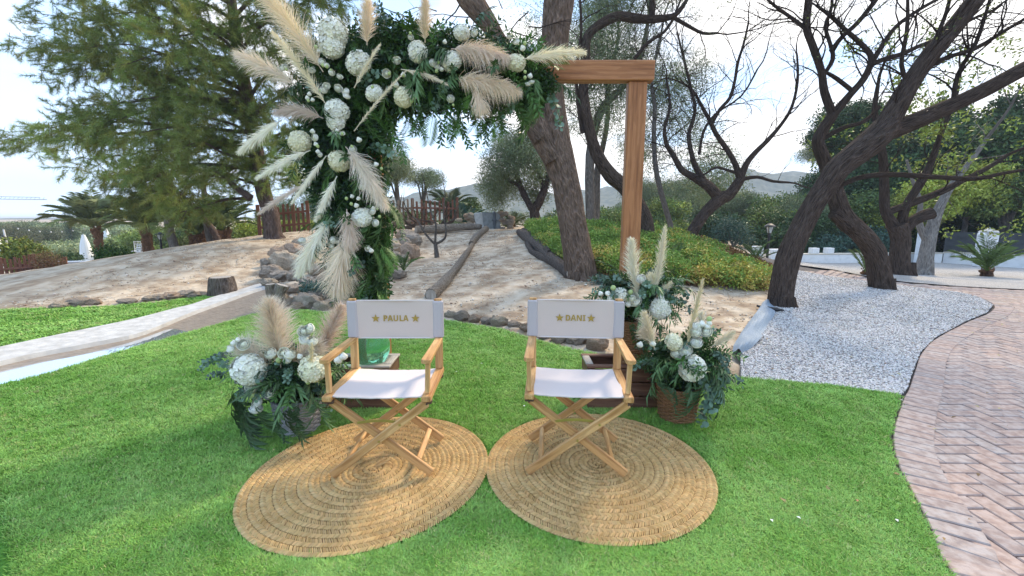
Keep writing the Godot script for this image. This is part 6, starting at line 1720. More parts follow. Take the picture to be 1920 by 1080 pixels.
# ---- rugs and chairs ----
func rug(label: String, c: Vector3, ax: float, az: float, turn: float, sd: int) -> void:
	rng.seed = sd
	var t := thing("round_rug", label, "rug", c, "round esparto rugs under the two chairs")
	t.rotation.y = turn
	var sc := Basis.from_scale(Vector3(ax, 1, az))
	var base := MB.new()
	base.lathe([Vector2(0.0, 0.0), Vector2(0.985, 0.0), Vector2(0.99, 0.006), Vector2(0.0, 0.0061)], 96)
	obj("backing", base.mesh(), M.strawbase, t, Transform3D(sc, Vector3(0, 0.016, 0)))
	var w := 1.0 / 12.0
	var tone := noise(FastNoiseLite.TYPE_SIMPLEX_SMOOTH, 1.6, 3, sd)
	for r in 12:
		var b := MB.new()
		var rows := 2
		for row in rows:
			# each row of strands leans the other way, so that the braid reads as a chevron
			var rw := w * 0.92 / rows
			var rad := r * w + w * 0.02 + rw * (row + 0.5)
			var n := maxi(int(TAU * rad / 0.0145), 6)
			for k in n:
				var a := TAU * (k + rs(-0.15, 0.15) + (0.5 if row % 2 else 0.0)) / n
				var lean := (0.55 if row % 2 else -0.55)
				var e := Vector3(cos(a), 0, sin(a))
				var tg := Vector3(-e.z, 0, e.x)
				var mid := e * (rad + rs(-0.002, 0.002))
				var l := (e * cos(lean) + tg * sin(lean)) * rw * 0.66
				var s := tg * (TAU * rad / n) * 0.47 * rs(0.88, 1.1)
				var hh := rs(0.008, 0.013)
				var f := 0.5 + 0.5 * tone.get_noise_2d(mid.x * 2.0, mid.z * 2.0)
				b.col = jit(Color(0.50, 0.325, 0.135).lerp(Color(0.68, 0.485, 0.235), clampf(f + rs(-0.35, 0.35), 0, 1)), 0.12)
				var ridge := Vector3.UP * hh
				var low := Vector3.UP * 0.002
				var p0 := mid - l
				var p1 := mid + l
				b.quad(p0 - s * 0.7 + low, mid - s + low * 2.0, p1 - s * 0.7 + low, mid - s * 0.35 + ridge)
				b.quad(p0 + s * 0.7 + low, mid + s * 0.35 + ridge, p1 + s * 0.7 + low, mid + s + low * 2.0)
				b.quad(p0 - s * 0.7 + low, mid - s * 0.35 + ridge, mid + s * 0.35 + ridge, p0 + s * 0.7 + low)
				b.quad(p1 - s * 0.7 + low, p1 + s * 0.7 + low, mid + s * 0.35 + ridge, mid - s * 0.35 + ridge)
		obj("braid", b.mesh(), M.straw, t, Transform3D(sc, Vector3(0, 0.022, 0)))
	if sd == 701:
		var b := MB.new()
		for k in 14:
			b.col = jit(Color(0.52, 0.36, 0.18), 0.15)
			var o := Vector3(0.05, 0.034, 0.0) + rv() * Vector3(0.035, 0.008, 0.02)
			b.tube(PackedVector3Array([o, o + Vector3(0.03, 0.01, rs(-0.01, 0.01)), o + Vector3(0.06, rs(-0.008, 0.01), rs(-0.02, 0.02))]), PackedFloat32Array([0.003, 0.003, 0.001]), 4)
		obj("knot", b.mesh(), M.straw, t)

func rugs() -> void:
	rug("round straw rug under the left director's chair, its coiled end knotted at the middle", Vector3(-0.796, 0, -2.30), 0.682, 0.636, 0.80, 701)
	rug("round straw rug under the right director's chair", Vector3(0.496, 0, -2.355), 0.654, 0.644, 1.01, 702)

func bar(called: String, a: Vector3, e: Vector3, w: float, d: float, m: Material, parent: Node3D, face := Vector3.BACK, bev := 0.004) -> MeshInstance3D:
	var b := MB.new()
	var y := (e - a).normalized()
	var x := y.cross(face).normalized()
	b.cbox(Vector3(w, a.distance_to(e), d), bev)
	return obj(called, b.mesh(), m, parent, Transform3D(Basis(x, y, x.cross(y)), (a + e) * 0.5))

func text(s: String, h: float, parent: Node3D, xf: Transform3D) -> void:
	var f := SystemFont.new()
	f.font_names = PackedStringArray(["Droid Sans"])
	f.font_weight = 700
	var tm := TextMesh.new()
	tm.text = s
	tm.font = f
	tm.font_size = 64
	tm.pixel_size = h / 46.0
	tm.depth = 0.0016
	tm.curve_step = 2.0
	obj("lettering", tm, M.gold, parent, xf)

func star_mesh(r: float) -> ArrayMesh:
	var b := MB.new()
	var ring := []
	for k in 10:
		var a := PI / 2 + TAU * k / 10.0
		ring.append(Vector3(cos(a), sin(a), 0) * (r if k % 2 == 0 else r * 0.40))
	for k in 10:
		var p: Vector3 = ring[k]
		var q: Vector3 = ring[(k + 1) % 10]
		b.out_tri(Vector3(0, 0, 0.0016), p + Vector3(0, 0, 0.0012), q + Vector3(0, 0, 0.0012), Vector3(0, 0, -1))
		b.out_tri(p, q, q + Vector3(0, 0, 0.0012), Vector3.ZERO)
		b.out_tri(p, q + Vector3(0, 0, 0.0012), p + Vector3(0, 0, 0.0012), Vector3.ZERO)
	return b.mesh()

func chair(label: String, at: Vector3, turn: float, word: String, gap: float) -> void:
	var t := thing("director_chair", label, "chair", at)
	t.rotation.y = turn
	var hw := 0.262
	for s in [-1.0, 1.0]:
		var wd: Material = M.teak if s < 0 else M.teak2
		bar("seat_rail", Vector3(s * hw, 0.490, -0.235), Vector3(s * hw, 0.490, 0.232), 0.050, 0.032, wd, t, Vector3.UP)
		bar("arm_post", Vector3(s * hw, 0.506, 0.185), Vector3(s * (hw + 0.006), 0.682, 0.175), 0.024, 0.032, M.teak, t)
		var bp := bar("back_post", Vector3(s * hw, 0.506, -0.205), Vector3(s * hw, 0.945, -0.222), 0.046, 0.024, M.teak2 if s > 0 else M.teak, t)
		# armrest with a rounded front end
		var b := MB.new()
		var prof := PackedVector2Array()
		for q in [[-0.022, -0.21], [0.022, -0.21], [0.024, 0.10], [0.026, 0.20]]: prof.append(Vector2(q[0], q[1]))
		for k in 7:
			var a := PI * k / 6.0
			prof.append(Vector2(cos(a) * 0.026, 0.212 + sin(a) * 0.018))
		prof.append(Vector2(-0.024, 0.10))
		var n := prof.size()
		for k in n:
			var p := prof[k]
			var q := prof[(k + 1) % n]
			var mid := Vector3(0, 0, 0.0)
			var f := 0.88
			b.out_tri(Vector3(p.x, p.y, -0.008), Vector3(q.x, q.y, -0.008), Vector3(q.x, q.y, 0.008), mid)
			b.out_tri(Vector3(p.x, p.y, -0.008), Vector3(q.x, q.y, 0.008), Vector3(p.x, p.y, 0.008), mid)
			for z in [-1.0, 1.0]:
				var pi := Vector3(p.x * f, p.y - 0.003 * signf(p.y), z * 0.0115)
				var qi := Vector3(q.x * f, q.y - 0.003 * signf(q.y), z * 0.0115)
				b.out_tri(Vector3(p.x, p.y, z * 0.008), Vector3(q.x, q.y, z * 0.008), qi, mid)
				b.out_tri(Vector3(p.x, p.y, z * 0.008), qi, pi, mid)
				b.out_tri(pi, qi, Vector3(0, 0.0, z * 0.0115), mid)
		obj("armrest", b.mesh(), M.teak, t, Transform3D(Basis(Vector3.RIGHT, Vector3.BACK, Vector3.DOWN), Vector3(s * (hw + 0.004), 0.694, 0.0)))
		# metal hinge brackets under the rails
		b = MB.new()
		for z in [0.19, -0.19]:
			b.cbox(Vector3(0.05, 0.022, 0.036), 0.004, Transform3D(Basis(), Vector3(s * hw, 0.463, z)))
			b.rod(Vector3(s * hw, 0.458, z + 0.014), Vector3(s * hw, 0.458, z + 0.03), 0.006, 8)
		obj("hinge_bracket", b.mesh(), M.iron, t)
	# crossed legs, one pair in front and one behind
	for z in [0.185, -0.185]:
		var in_front := 0.024
		bar("leg", Vector3(-hw, 0.462, z - 0.002), Vector3(0.272, 0.042, z - 0.002), 0.046, 0.022, M.teak2, t, Vector3.BACK, 0.005)
		bar("leg", Vector3(hw, 0.462, z + in_front), Vector3(-0.272, 0.042, z + in_front), 0.046, 0.022, M.teak, t, Vector3.BACK, 0.005)
		var b := MB.new()
		for q in [[0.0, 0.246], [0.115, 0.342], [-0.115, 0.342]]:
			if q[0] < 0.0: b.rod(Vector3(q[0], q[1], z + 0.008), Vector3(q[0], q[1], z + 0.0125), 0.0065, 10)
			else: b.rod(Vector3(q[0], q[1], z + 0.034), Vector3(q[0], q[1], z + 0.0385), 0.0065, 10)
		obj("rivet", b.mesh(), M.brass, t)
		b = MB.new()
		for k in 12:
			var f := k / 11.0
			var g := (k + 1) / 11.0
			if k == 11: break
			var p := Vector3(lerpf(-0.115, 0.115, f), 0.342 + 0.012 * sin(PI * f), z + 0.0105)
			var q := Vector3(lerpf(-0.115, 0.115, g), 0.342 + 0.012 * sin(PI * g), z + 0.0105)
			b.cbox(Vector3(p.distance_to(q) * 1.02, 0.016, 0.0025), 0.0006, Transform3D(Basis(Vector3.BACK, (q - p).angle_to(Vector3.RIGHT) * signf(q.y - p.y)), (p + q) * 0.5))
		obj("brass_link", b.mesh(), M.brass, t)
	for s in [-1.0, 1.0]:
		var z0 := 0.172 if s > 0 else 0.196
		bar("stretcher", Vector3(s * 0.196, 0.115, -0.172), Vector3(s * 0.196, 0.110, z0 - 0.01), 0.030, 0.018, M.teak, t, Vector3(s * 0.6, 0.8, 0).normalized())
	# seat canvas with a slight sag, its edges lapped over the rails
	var b := MB.new()
	var nx := 14
	for a in nx + 1:
		var u := lerpf(-1, 1, float(a) / nx)
		for e in 9:
			var v := lerpf(-0.212, 0.212, e / 8.0)
			var y := 0.503 - 0.011 * (1.0 - pow(absf(u), 2.5)) - 0.002 * sin(e * 0.8) + 0.0016 * sin(u * 7.0 + e * 1.3) * absf(u) + 0.001 * sin(u * 17.0 - e * 0.6)
			b.p(Vector3(u * (hw - 0.018), y, v), Vector3(-0.1 * u, 1, 0).normalized() * 1.0)
	for a in nx:
		for e in 8:
			var k := a * 9 + e
			b.i.append_array([k, k + 9, k + 1, k + 1, k + 9, k + 10])
	for a in nx:                                        # hems front and back
		for e in [0, 8]:
			var p: Vector3 = b.v[a * 9 + e]
			var q: Vector3 = b.v[(a + 1) * 9 + e]
			b.quad(p, q, q - Vector3(0, 0.006, 0), p - Vector3(0, 0.006, 0))
	obj("seat", b.mesh(), M.seat, t)
	# back canvas: a middle panel and two sleeves round the posts
	var back := MB.new()
	for side in [0.0, 1.0]:
		var k0 := back.v.size()
		for a in 13:
			var u := lerpf(-1, 1, a / 12.0)
			for e in 7:
				var v := lerpf(0.700, 0.934, e / 6.0)
				var z = -0.203 - 0.012 * (1.0 - u * u) - 0.034 * (v - 0.70) - side * 0.004 + 0.0022 * sin(u * 7.0 + v * 24.0) + 0.0012 * sin(u * 21.0 - v * 37.0)
				back.p(Vector3(u * 0.232, v, z), Vector3(-0.08 * u, 0, 1).normalized() * (1.0 if side == 0.0 else -1.0))
		for a in 12:
			for e in 6:
				var k := k0 + a * 7 + e
				if side == 0.0: back.i.append_array([k, k + 1, k + 7, k + 7, k + 1, k + 8])
				else: back.i.append_array([k, k + 7, k + 1, k + 7, k + 8, k + 1])
	var panel := obj("backrest", back.mesh(), M.canvas, t)
	for s in [-1.0, 1.0]:
		var sl := MB.new()
		sl.cbox(Vector3(0.066, 0.236, 0.034), 0.011)
		obj("sleeve", sl.mesh(), M.sleeve, panel, Transform3D(Basis(Vector3.RIGHT, -0.036), Vector3(s * 0.262, 0.817, -0.2145)))
	var hem := MB.new()
	for y in [0.7005, 0.9335]: hem.cbox(Vector3(0.47, 0.007, 0.008), 0.002, Transform3D(Basis(), Vector3(0, y, -0.2095 - 0.034 * (y - 0.70))))
	obj("hem", hem.mesh(), M.seat, panel)
	var zt := -0.2155
	var face := Basis(Vector3.RIGHT, -0.034)
	text(word, 0.036, panel, Transform3D(face, Vector3(0, 0.822, zt)))
	for s in [-1.0, 1.0]: obj("star", star_mesh(0.027), M.gold, panel, Transform3D(face, Vector3(s * gap, 0.822, zt + 0.002)))

func chairs() -> void:
	rng.seed = 710
	chair("wooden director's chair with white canvas lettered PAULA between two gold stars", Vector3(-0.715, 0.008, -2.405), 0.0, "PAULA", 0.122)
	chair("wooden director's chair with white canvas lettered DANI between two gold stars", Vector3(0.372, 0.008, -2.415), -0.085, "DANI", 0.096)

# ---- flowers ----
func plume(parent: Node3D, a: Vector3, tip: Vector3, width: float, col: Color, droop := 0.3, count := 700, bend := Vector3.ZERO, tight := 1.0) -> void:
	var b := MB.new()
	var mid := a.lerp(tip, 0.5) + bend
	var pts := PackedVector3Array()
	var rad := PackedFloat32Array()
	for k in 9:
		var t := k / 8.0
		pts.append(a.lerp(mid, t).lerp(mid.lerp(tip, t), t))
		rad.append(lerpf(0.0045, 0.0012, t))
	b.col = col * 0.7
	b.tube(pts, rad, 5)
	var total := a.distance_to(tip)
	for k in count:
		var t := 0.06 + 0.94 * pow(rng.randf(), 0.85)
		var f := t * 7.999
		var i0 := int(f)
		var p := pts[i0].lerp(pts[i0 + 1], f - i0)
		var d := (pts[i0 + 1] - pts[i0]).normalized()
		var r := rv()
		r = (r - d * r.dot(d)).normalized()
		var prof := 0.25 + 0.95 * sin(PI * clampf(pow(t, 0.8) * 0.86 + 0.10, 0, 1))
		var l := width * prof * rs(0.4, 1.45)
		var open := rs(0.25, 0.8) / tight
		var dir := (d * (1.0 - 0.35 * open) + r * open).normalized()
		var w := rs(0.0008, 0.0021)
		b.col = jit(col, 0.16)
		if rng.randf() < 0.3: b.col = b.col.lerp(Color(0.82, 0.76, 0.66), 0.4)
		var side := dir.cross(Vector3(rs(-0.3, 0.3), rs(-0.3, 0.3), 1)).normalized() * w
		var q := p
		var qs := side
		for s in 3:
			var nd := (dir + Vector3.DOWN * droop * (s * 0.55) + r * 0.05 * s + rv() * 0.24).normalized()
			var e := q + nd * l * 0.36
			var es = side * [0.9, 0.6, 0.0][s]
			if s < 2: b.quad(q - qs, q + qs, e + es, e - es)
			else: b.tri(q - qs, q + qs, e)
			q = e
			qs = es
			dir = nd
	obj("pampas_plume", b.mesh(), M.plume, parent)

func hydrangea_mesh(sd: int) -> ArrayMesh:
	rng.seed = sd
	var b := MB.new()
	var core := icosphere(2)
	b.col = Color(0.82, 0.86, 0.70)
	for k in range(0, core[1].size(), 3): b.out_tri(core[0][core[1][k]] * 0.84, core[0][core[1][k + 1]] * 0.84, core[0][core[1][k + 2]] * 0.84, Vector3.ZERO)
	var n := 150
	for k in n:
		var y := 1.0 - 1.75 * (k + 0.5) / n
		var a := k * 2.399963
		var rr := sqrt(1.0 - y * y)
		var d := Vector3(cos(a) * rr, y, sin(a) * rr)
		var o := d * rs(0.86, 1.04)
		var u := d.cross(rv()).normalized()
		var v := d.cross(u)
		b.col = Color(1, rs(0.98, 1.0), rs(0.86, 0.98)) * rs(0.78, 1.0)
		for q in 4:
			var th := TAU * q / 4.0
			var e := u * cos(th) + v * sin(th)
			var s := u * -sin(th) + v * cos(th)
			var l := rs(0.24, 0.31)
			var m := o + e * l * 0.55 + d * 0.07
			var tip := o + e * l - d * rs(0.0, 0.05)
			b.tri(o, m + s * l * 0.55, tip)
			b.tri(o, tip, m - s * l * 0.55)
	return b.mesh()

func rose_mesh(sd: int, open := 1.0) -> ArrayMesh:                    # a lisianthus-like cup of unit radius facing +y
	rng.seed = sd
	var b := MB.new()
	var core := icosphere(1)
	b.col = Color(0.95, 0.97, 0.82)
	for k in range(0, core[1].size(), 3): b.out_tri(core[0][core[1][k]] * Vector3(0.5, 0.62, 0.5), core[0][core[1][k + 1]] * Vector3(0.5, 0.62, 0.5), core[0][core[1][k + 2]] * Vector3(0.5, 0.62, 0.5), Vector3.ZERO)
	for layer in 4:
		var n = [3, 4, 5, 6][layer]
		for k in n:
			var a = TAU * (k + rs(-0.1, 0.1) + layer * 0.37) / n
			var half = [0.9, 0.75, 0.62, 0.56][layer] * 1.15
			var r: float = [0.34, 0.56, 0.78, 0.98][layer]
			var top: float = [0.80, 0.78, 0.62, 0.40][layer]
			b.col = Color(1, rs(0.985, 1.0), rs(0.88, 1.0)) * rs(0.74, 1.0)
			var grid := []
			for e in 4:
				var f := e / 3.0
				for s in 4:
					var g = a + half * (s / 3.0 - 0.5) * 2.0 * (0.45 + 0.55 * sin(PI * (0.2 + 0.6 * f)))
					var rad: float = r * [0.45, 0.92, lerpf(0.9, 1.0, open), (0.38 + 0.17 * layer) * open + (rs(-0.06, 0.06) if s != 1 and s != 2 else 0.05)][e]
					var y := -0.55 + (top + 0.55) * f - (0.06 if e == 3 else 0.0) + 0.05 * sin(g * 5.0 + k)
					grid.append(Vector3(cos(g) * rad, y - 0.10 * absf(s - 1.5) * f, sin(g) * rad))
			for e in 3:
				for s in 3: b.quad(grid[e * 4 + s], grid[e * 4 + s + 1], grid[e * 4 + s + 5], grid[e * 4 + s + 4])
	return b.mesh()

func sprig_mesh(kind: int, sd: int) -> ArrayMesh:        # grows along +y and bends towards +z
	rng.seed = sd
	var b := MB.new()
	var n = [15, 17, 19, 13][kind]
	var l := 0.32
	var pts := PackedVector3Array()
	var rad := PackedFloat32Array()
	for k in 8:
		var t := k / 7.0
		pts.append(Vector3(0.015 * sin(t * 4.0 + sd), t * l * (1.0 - 0.22 * t), t * t * l * [0.35, 0.4, 0.45, 0.6][kind]))
		rad.append(lerpf(0.0028, 0.001, t))
	b.col = Color(0.75, 0.7, 0.45)
	b.tube(pts, rad, 4)
	for k in n:
		var t = 0.12 + 0.88 * (k + 0.4) / n
		var f := minf(t * 7.0, 6.99)
		var i0 := int(f)
		var q := pts[i0].lerp(pts[i0 + 1], f - i0)
		var d := (pts[i0 + 1] - pts[i0]).normalized()
		for s in [-1.0, 1.0]:
			b.col = Color(1, 1, 1) * rs(0.72, 1.3)
			var a = rs(0, TAU) if kind == 3 else k * 1.2 + (0.0 if s > 0 else PI) + rs(-0.3, 0.3)
			if kind == 2: a = 0.0 if s > 0 else PI
			var u := d.cross(Vector3.BACK).normalized()
			var w := d.cross(u)
			var e := u * cos(a) + w * sin(a)
			match kind:
				0: b.leaf(q, (d * 0.6 + e * 0.8).normalized() * rs(0.045, 0.068), 0.021, w)
				1:
					var c := q + e * 0.021
					var g := (d * 0.5 + e + rv() * 0.5).normalized()
					var h := g.cross(rv()).normalized()
					var r = rs(0.015, 0.024) * (1.0 - 0.3 * t)
					var ring := []
					for m in 6: ring.append(c + (g * cos(TAU * m / 6.0) + h * sin(TAU * m / 6.0)) * r)
					for m in [1, 2, 3, 4]: b.tri(ring[0], ring[m], ring[m + 1])
				2: b.leaf(q, (d * 0.7 + e * 0.75 + Vector3(0, 0, 0.15)).normalized() * (0.04 + 0.10 * sin(PI * clampf(0.1 + 0.8 * t, 0, 1))), 0.0085, w)
				3: b.leaf(q, (d * 0.5 + e * 0.5 + Vector3(0, -0.1, 0.75)).normalized() * rs(0.085, 0.14), 0.019, w, 0.02)
	return b.mesh()

func flower_kit() -> void:
	M.hyd = [hydrangea_mesh(801), hydrangea_mesh(802), hydrangea_mesh(803)]
	M.rose = [rose_mesh(811), rose_mesh(812), rose_mesh(813, 0.55), rose_mesh(814, 1.25)]
	M.sprigs = []
	for k in 4: M.sprigs.append([sprig_mesh(k, 820 + k * 3), sprig_mesh(k, 821 + k * 3), sprig_mesh(k, 822 + k * 3)])
	M.sprigmat = []
	for q in [Color(0.060, 0.140, 0.035), Color(0.125, 0.205, 0.150), Color(0.080, 0.185, 0.032), Color(0.075, 0.145, 0.052)]:
		var two := []
		for f in [0.8, 1.35]: two.append(tinted(mat(q * f, 0.5, 0.45), 0.22))
		M.sprigmat.append(two)
	var bd := MB.new()
	bd.lathe([Vector2(0, -1.1), Vector2(0.55, -0.8), Vector2(0.95, -0.1), Vector2(0.8, 0.5), Vector2(0.35, 0.95), Vector2(0, 1.05)], 10)
	M.budmesh = bd.mesh()
	M.white_petal = tinted(mat(Color(0.86, 0.87, 0.80), 0.75, 0.25), 0.06)
	M.cream_petal = tinted(mat(Color(0.84, 0.82, 0.64), 0.75, 0.25), 0.06)
	M.green_bud = mat(Color(0.42, 0.52, 0.22), 0.6, 0.3)

const SPRIG := ["ruscus_sprig", "eucalyptus_sprig", "fern_sprig", "willow_leaf_sprig"]

func sprig(parent: Node3D, kind: int, at: Vector3, dir: Vector3, s: float) -> void:
	var y := dir.normalized()
	var z := (Vector3.DOWN - y * Vector3.DOWN.dot(y))
	z = (z if z.length() > 0.1 else Vector3.BACK).normalized()
	var bb := Basis(y.cross(z), y, z) * Basis(Vector3.UP, rs(-0.7, 0.7))
	obj(SPRIG[kind], M.sprigs[kind][rng.randi() % 3], M.sprigmat[kind][rng.randi() % 2], parent, Transform3D(bb * Basis.from_scale(Vector3.ONE * s), at))

func bloom(parent: Node3D, kind: String, at: Vector3, r: float, cream := false) -> void:
	var face := (Vector3(0, 1.25, 0) - at + Vector3(0, 0.6, 0.4)).normalized()
	face = (face + rv() * 0.6 + Vector3.UP * 0.5 + Vector3(at.x, 0, 0).normalized() * 0.1).normalized()
	match kind:
		"hydrangea": obj("hydrangea_bloom", M.hyd[rng.randi() % 3], M.cream_petal if cream else M.white_petal, parent, Transform3D(basis_to(face, rs(0, TAU)) * Basis.from_scale(Vector3(r, r * 0.85, r)), at))
		"rose": obj("white_rose", M.rose[[0, 1, 3][rng.randi() % 3]], M.white_petal, parent, Transform3D(basis_to(face, rs(0, TAU)) * Basis.from_scale(Vector3.ONE * r), at))
		"bud": obj("rose_bud", M.rose[2], M.white_petal, parent, Transform3D(basis_to(Vector3(rs(-0.5, 0.5), 1, rs(-0.3, 0.6)), rs(0, TAU)) * Basis.from_scale(Vector3(0.8, 1.15, 0.8) * r), at))
		"green": obj("green_bud", M.budmesh, M.green_bud, parent, Transform3D(basis_to(Vector3(rs(-0.5, 0.5), 1, 0.3), 0) * Basis.from_scale(Vector3.ONE * r), at))

# roses are placed as small clusters: opened flowers, buds and green buds
func cluster(parent: Node3D, list: Array, d: float) -> void:
	for q in list:
		var p := px(q[0], q[1], d)
		bloom(parent, "rose" if rng.randf() < 0.66 else "bud", p, rs(0.019, 0.033))
		if rng.randf() < 0.45: bloom(parent, "green", p + Vector3(rs(-0.06, 0.06), rs(-0.05, 0.05), 0.01), rs(0.010, 0.015))

func arch() -> void:
	flower_kit()
	rng.seed = 830
	var t := thing("wooden_arch", "brown stained timber arch with square posts and a thick top beam", "wedding arch", Vector3(-0.07, 0, -3.7))
	var post := MB.new()
	post.cbox(Vector3(0.148, 2.50, 0.075), 0.005)
	for x in [0.995, -1.14]: obj("post", post.mesh(), M.pinewood, t, Transform3D(Basis(), Vector3(x + 0.07, 1.25, 0)))
	var bm := MB.new()
	bm.cbox(Vector3(0.150, 2.42, 0.10), 0.006)
	obj("beam", bm.mesh(), M.pinewood, t, Transform3D(Basis(Vector3(0, -1, 0), Vector3(1, 0, 0), Vector3(0, 0, 1)), Vector3(-0.095 + 0.07, 2.574, 0.012)))
	# the garland over the left corner
	var g := thing("flower_garland", "lush garland of white flowers, pampas and dark greenery over the arch's left corner", "flower garland", Vector3.ZERO)
	var spine := [[692, 560, 26], [688, 500, 40], [672, 430, 58], [655, 360, 70], [642, 290, 80], [640, 220, 92], [660, 150, 100], [720, 125, 92], [790, 128, 84], [860, 135, 78], [930, 140, 66], [985, 140, 42], [1008, 165, 24]]
	var fillx := []
	var fillc := PackedColorArray()
	for k in 300:
		var f := rng.randf() * (spine.size() - 1.001)
		var i0 := int(f)
		var w := f - i0
		var cx := lerpf(spine[i0][0], spine[i0 + 1][0], w)
		var cy := lerpf(spine[i0][1], spine[i0 + 1][1], w)
		var r := lerpf(spine[i0][2], spine[i0 + 1][2], w)
		var o := Vector2(rng.randfn(), rng.randfn()).normalized() * sqrt(rng.randf())
		var p := px(cx + o.x * r * 0.72, cy + o.y * r * 0.72, rs(3.42, 3.78))
		var dir := Vector3(o.x + rs(-0.5, 0.5), -o.y + rs(-0.8, 0.3), rs(-0.2, 0.75))
		var kind = [0, 0, 0, 1, 2, 3, 3][rng.randi() % 7]
		if cy < 160 and o.y > 0.35:                      # what hangs under the beam
			kind = [2, 3, 3, 0][rng.randi() % 4]
			dir = Vector3(rs(-0.4, 0.4), -1.0, rs(0.0, 0.4))
		if cy > 330 and o.x > 0.2:                       # long leaves at the column's right side
			kind = [2, 3, 3][rng.randi() % 3]
			dir = Vector3(0.7, -0.7, rs(0.0, 0.4))
		sprig(g, kind, p, dir, rs(0.75, 1.15) * (0.85 if kind == 2 else 1.0))
	for k in 3600:
		var f := rng.randf() * (spine.size() - 1.001)
		var i0 := int(f)
		var w := f - i0
		var r := lerpf(spine[i0][2], spine[i0 + 1][2], w)
		var o := Vector2(rng.randfn(), rng.randfn()).normalized() * pow(rng.randf(), 0.5) * 0.95
		var p := px(lerpf(spine[i0][0], spine[i0 + 1][0], w) + o.x * r, lerpf(spine[i0][1], spine[i0 + 1][1], w) + o.y * r, rs(3.5, 3.85))
		fillx.append(Transform3D(basis_to((rv() + Vector3(0, -0.3, 0.3)).normalized(), rs(0, TAU)) * Basis.from_scale(Vector3.ONE * rs(0.18, 0.34)), p))
		fillc.append(jit([Color(0.03, 0.075, 0.022), Color(0.06, 0.105, 0.07), Color(0.05, 0.11, 0.028)][rng.randi() % 3], 0.3))
	many("small_leaves", M.clump, M.leaf, fillx, fillc, g)
	# palm-like hanging leaves under the beam and beside the column
	for q in [[760,190,775,240], [790,185,790,255], [815,180,822,265], [840,185,850,270], [862,190,880,262], [890,190,905,258], [915,185,930,265], [940,180,952,240], [730,195,735,250], [700,400,745,470], [705,385,760,440], [700,420,735,500], [690,440,720,520], [705,370,755,400], [690,470,700,550], [690,230,740,330], [720,215,760,300], [705,300,740,380], [970,165,978,205]]:
		var a := px(q[0], q[1], rs(3.42, 3.6))
		var e := px(q[2], q[3], rs(3.4, 3.55))
		for h in 3:
			var s := minf(a.distance_to(e) / 0.34, 0.95) * rs(0.75, 1.0)
			sprig(g, [3, 2, 0][h], a.lerp(e, [0.0, 0.25, 0.4][h]) + Vector3(rs(-0.04, 0.04), 0, rs(-0.03, 0.03)), (e - a).normalized() + rv() * 0.22, s)
	for q in [[625,62,29], [622,85,24], [672,118,27], [632,208,24], [630,228,22], [562,266,25], [636,302,24], [680,408,22], [783,97,20], [846,115,23], [757,182,24], [967,118,22], [866,62,18], [640,478,22], [648,455,18], [702,175,18]]:
		bloom(g, "hydrangea", px(q[0], q[1], 3.40), q[2] * 2.75 / 820.0 * rs(0.88, 1.1), q[0] in [562, 636, 757, 967])
	cluster(g, [[612,122], [622,136], [637,144], [604,116], [607,168], [612,162], [634,166], [650,180], [648,172], [576,183], [580,176], [586,187], [632,244], [642,250], [628,252], [590,258], [592,270], [586,246], [596,284], [600,290], [528,128], [536,126], [598,95], [584,130], [662,280], [673,262], [702,176], [744,114], [725,138], [812,118], [820,125], [828,130], [834,78], [905,145], [870,58], [890,62], [956,68], [968,78], [980,90], [990,158], [997,154], [994,142], [660,368], [672,372], [668,385], [698,396], [705,308], [690,466], [696,470], [626,450], [566,450], [655,432], [700,390], [704,418], [622,462], [612,380], [680,350], [770,70], [742,158], [775,182], [845,185], [756,140]], 3.36)
	var CR := Color(0.90, 0.80, 0.59)
	var BG := Color(0.84, 0.68, 0.51)
	var PK := Color(0.72, 0.58, 0.49)
	var WH := Color(0.93, 0.88, 0.73)
	var z := 3.36
	# base, tip, hair length, colour, droop, hairs, sideways bend, tightness
	for q in [
		[606,135,482,-28,0.15,BG.lerp(CR,0.4),0.20,1500,0.06,1.0], [614,200,512,62,0.085,CR,0.3,900,0.05,1.3], [556,160,444,102,0.12,PK.lerp(WH,0.4),0.35,1000,0.02,1.0], [606,222,518,212,0.10,PK*0.8,0.5,700,0.06,1.0],
		[528,225,449,285,0.085,WH,0.25,800,0.0,1.3], [582,282,483,334,0.075,WH,0.25,800,0.02,1.5], [612,292,548,380,0.06,WH,0.2,800,0.0,2.0], [572,345,486,400,0.06,PK,0.2,700,0.01,1.7], [632,330,592,412,0.07,WH,0.3,800,-0.01,1.6],
		[622,405,560,512,0.14,WH,0.5,1500,0.0,1.2], [648,275,722,388,0.14,PK.lerp(WH,0.45),0.5,1500,0.06,1.0], [650,392,660,462,0.12,PK.lerp(BG,0.4),0.6,1100,0.0,0.9], [652,440,632,548,0.19,BG.lerp(CR,0.35),0.5,2100,0.0,0.75],
		[688,85,690,4,0.085,BG,0.15,1000,0.0,0.95], [797,80,798,2,0.08,BG*0.9,0.15,900,0.0,0.95], [664,165,712,84,0.045,CR,0.15,450,0.0,1.8], [664,246,762,132,0.038,CR*0.95,0.1,550,0.02,2.6], [752,130,846,162,0.045,CR*0.95,0.3,500,0.03,2.2],
		[846,92,950,108,0.15,PK.lerp(BG,0.5),1.3,1400,0.03,0.9], [850,148,972,172,0.14,BG,1.1,1500,0.03,0.8], [978,112,1094,98,0.09,CR.lerp(WH,0.3),0.25,900,0.02,1.4], [890,165,905,205,0.11,BG,1.0,700,0.0,0.9]]:
		plume(g, px(q[0], q[1], z), px(q[2], q[3], z - 0.02), q[4] * 0.88, q[5], q[6], q[7], Vector3(0, q[8], 0.02), q[9])

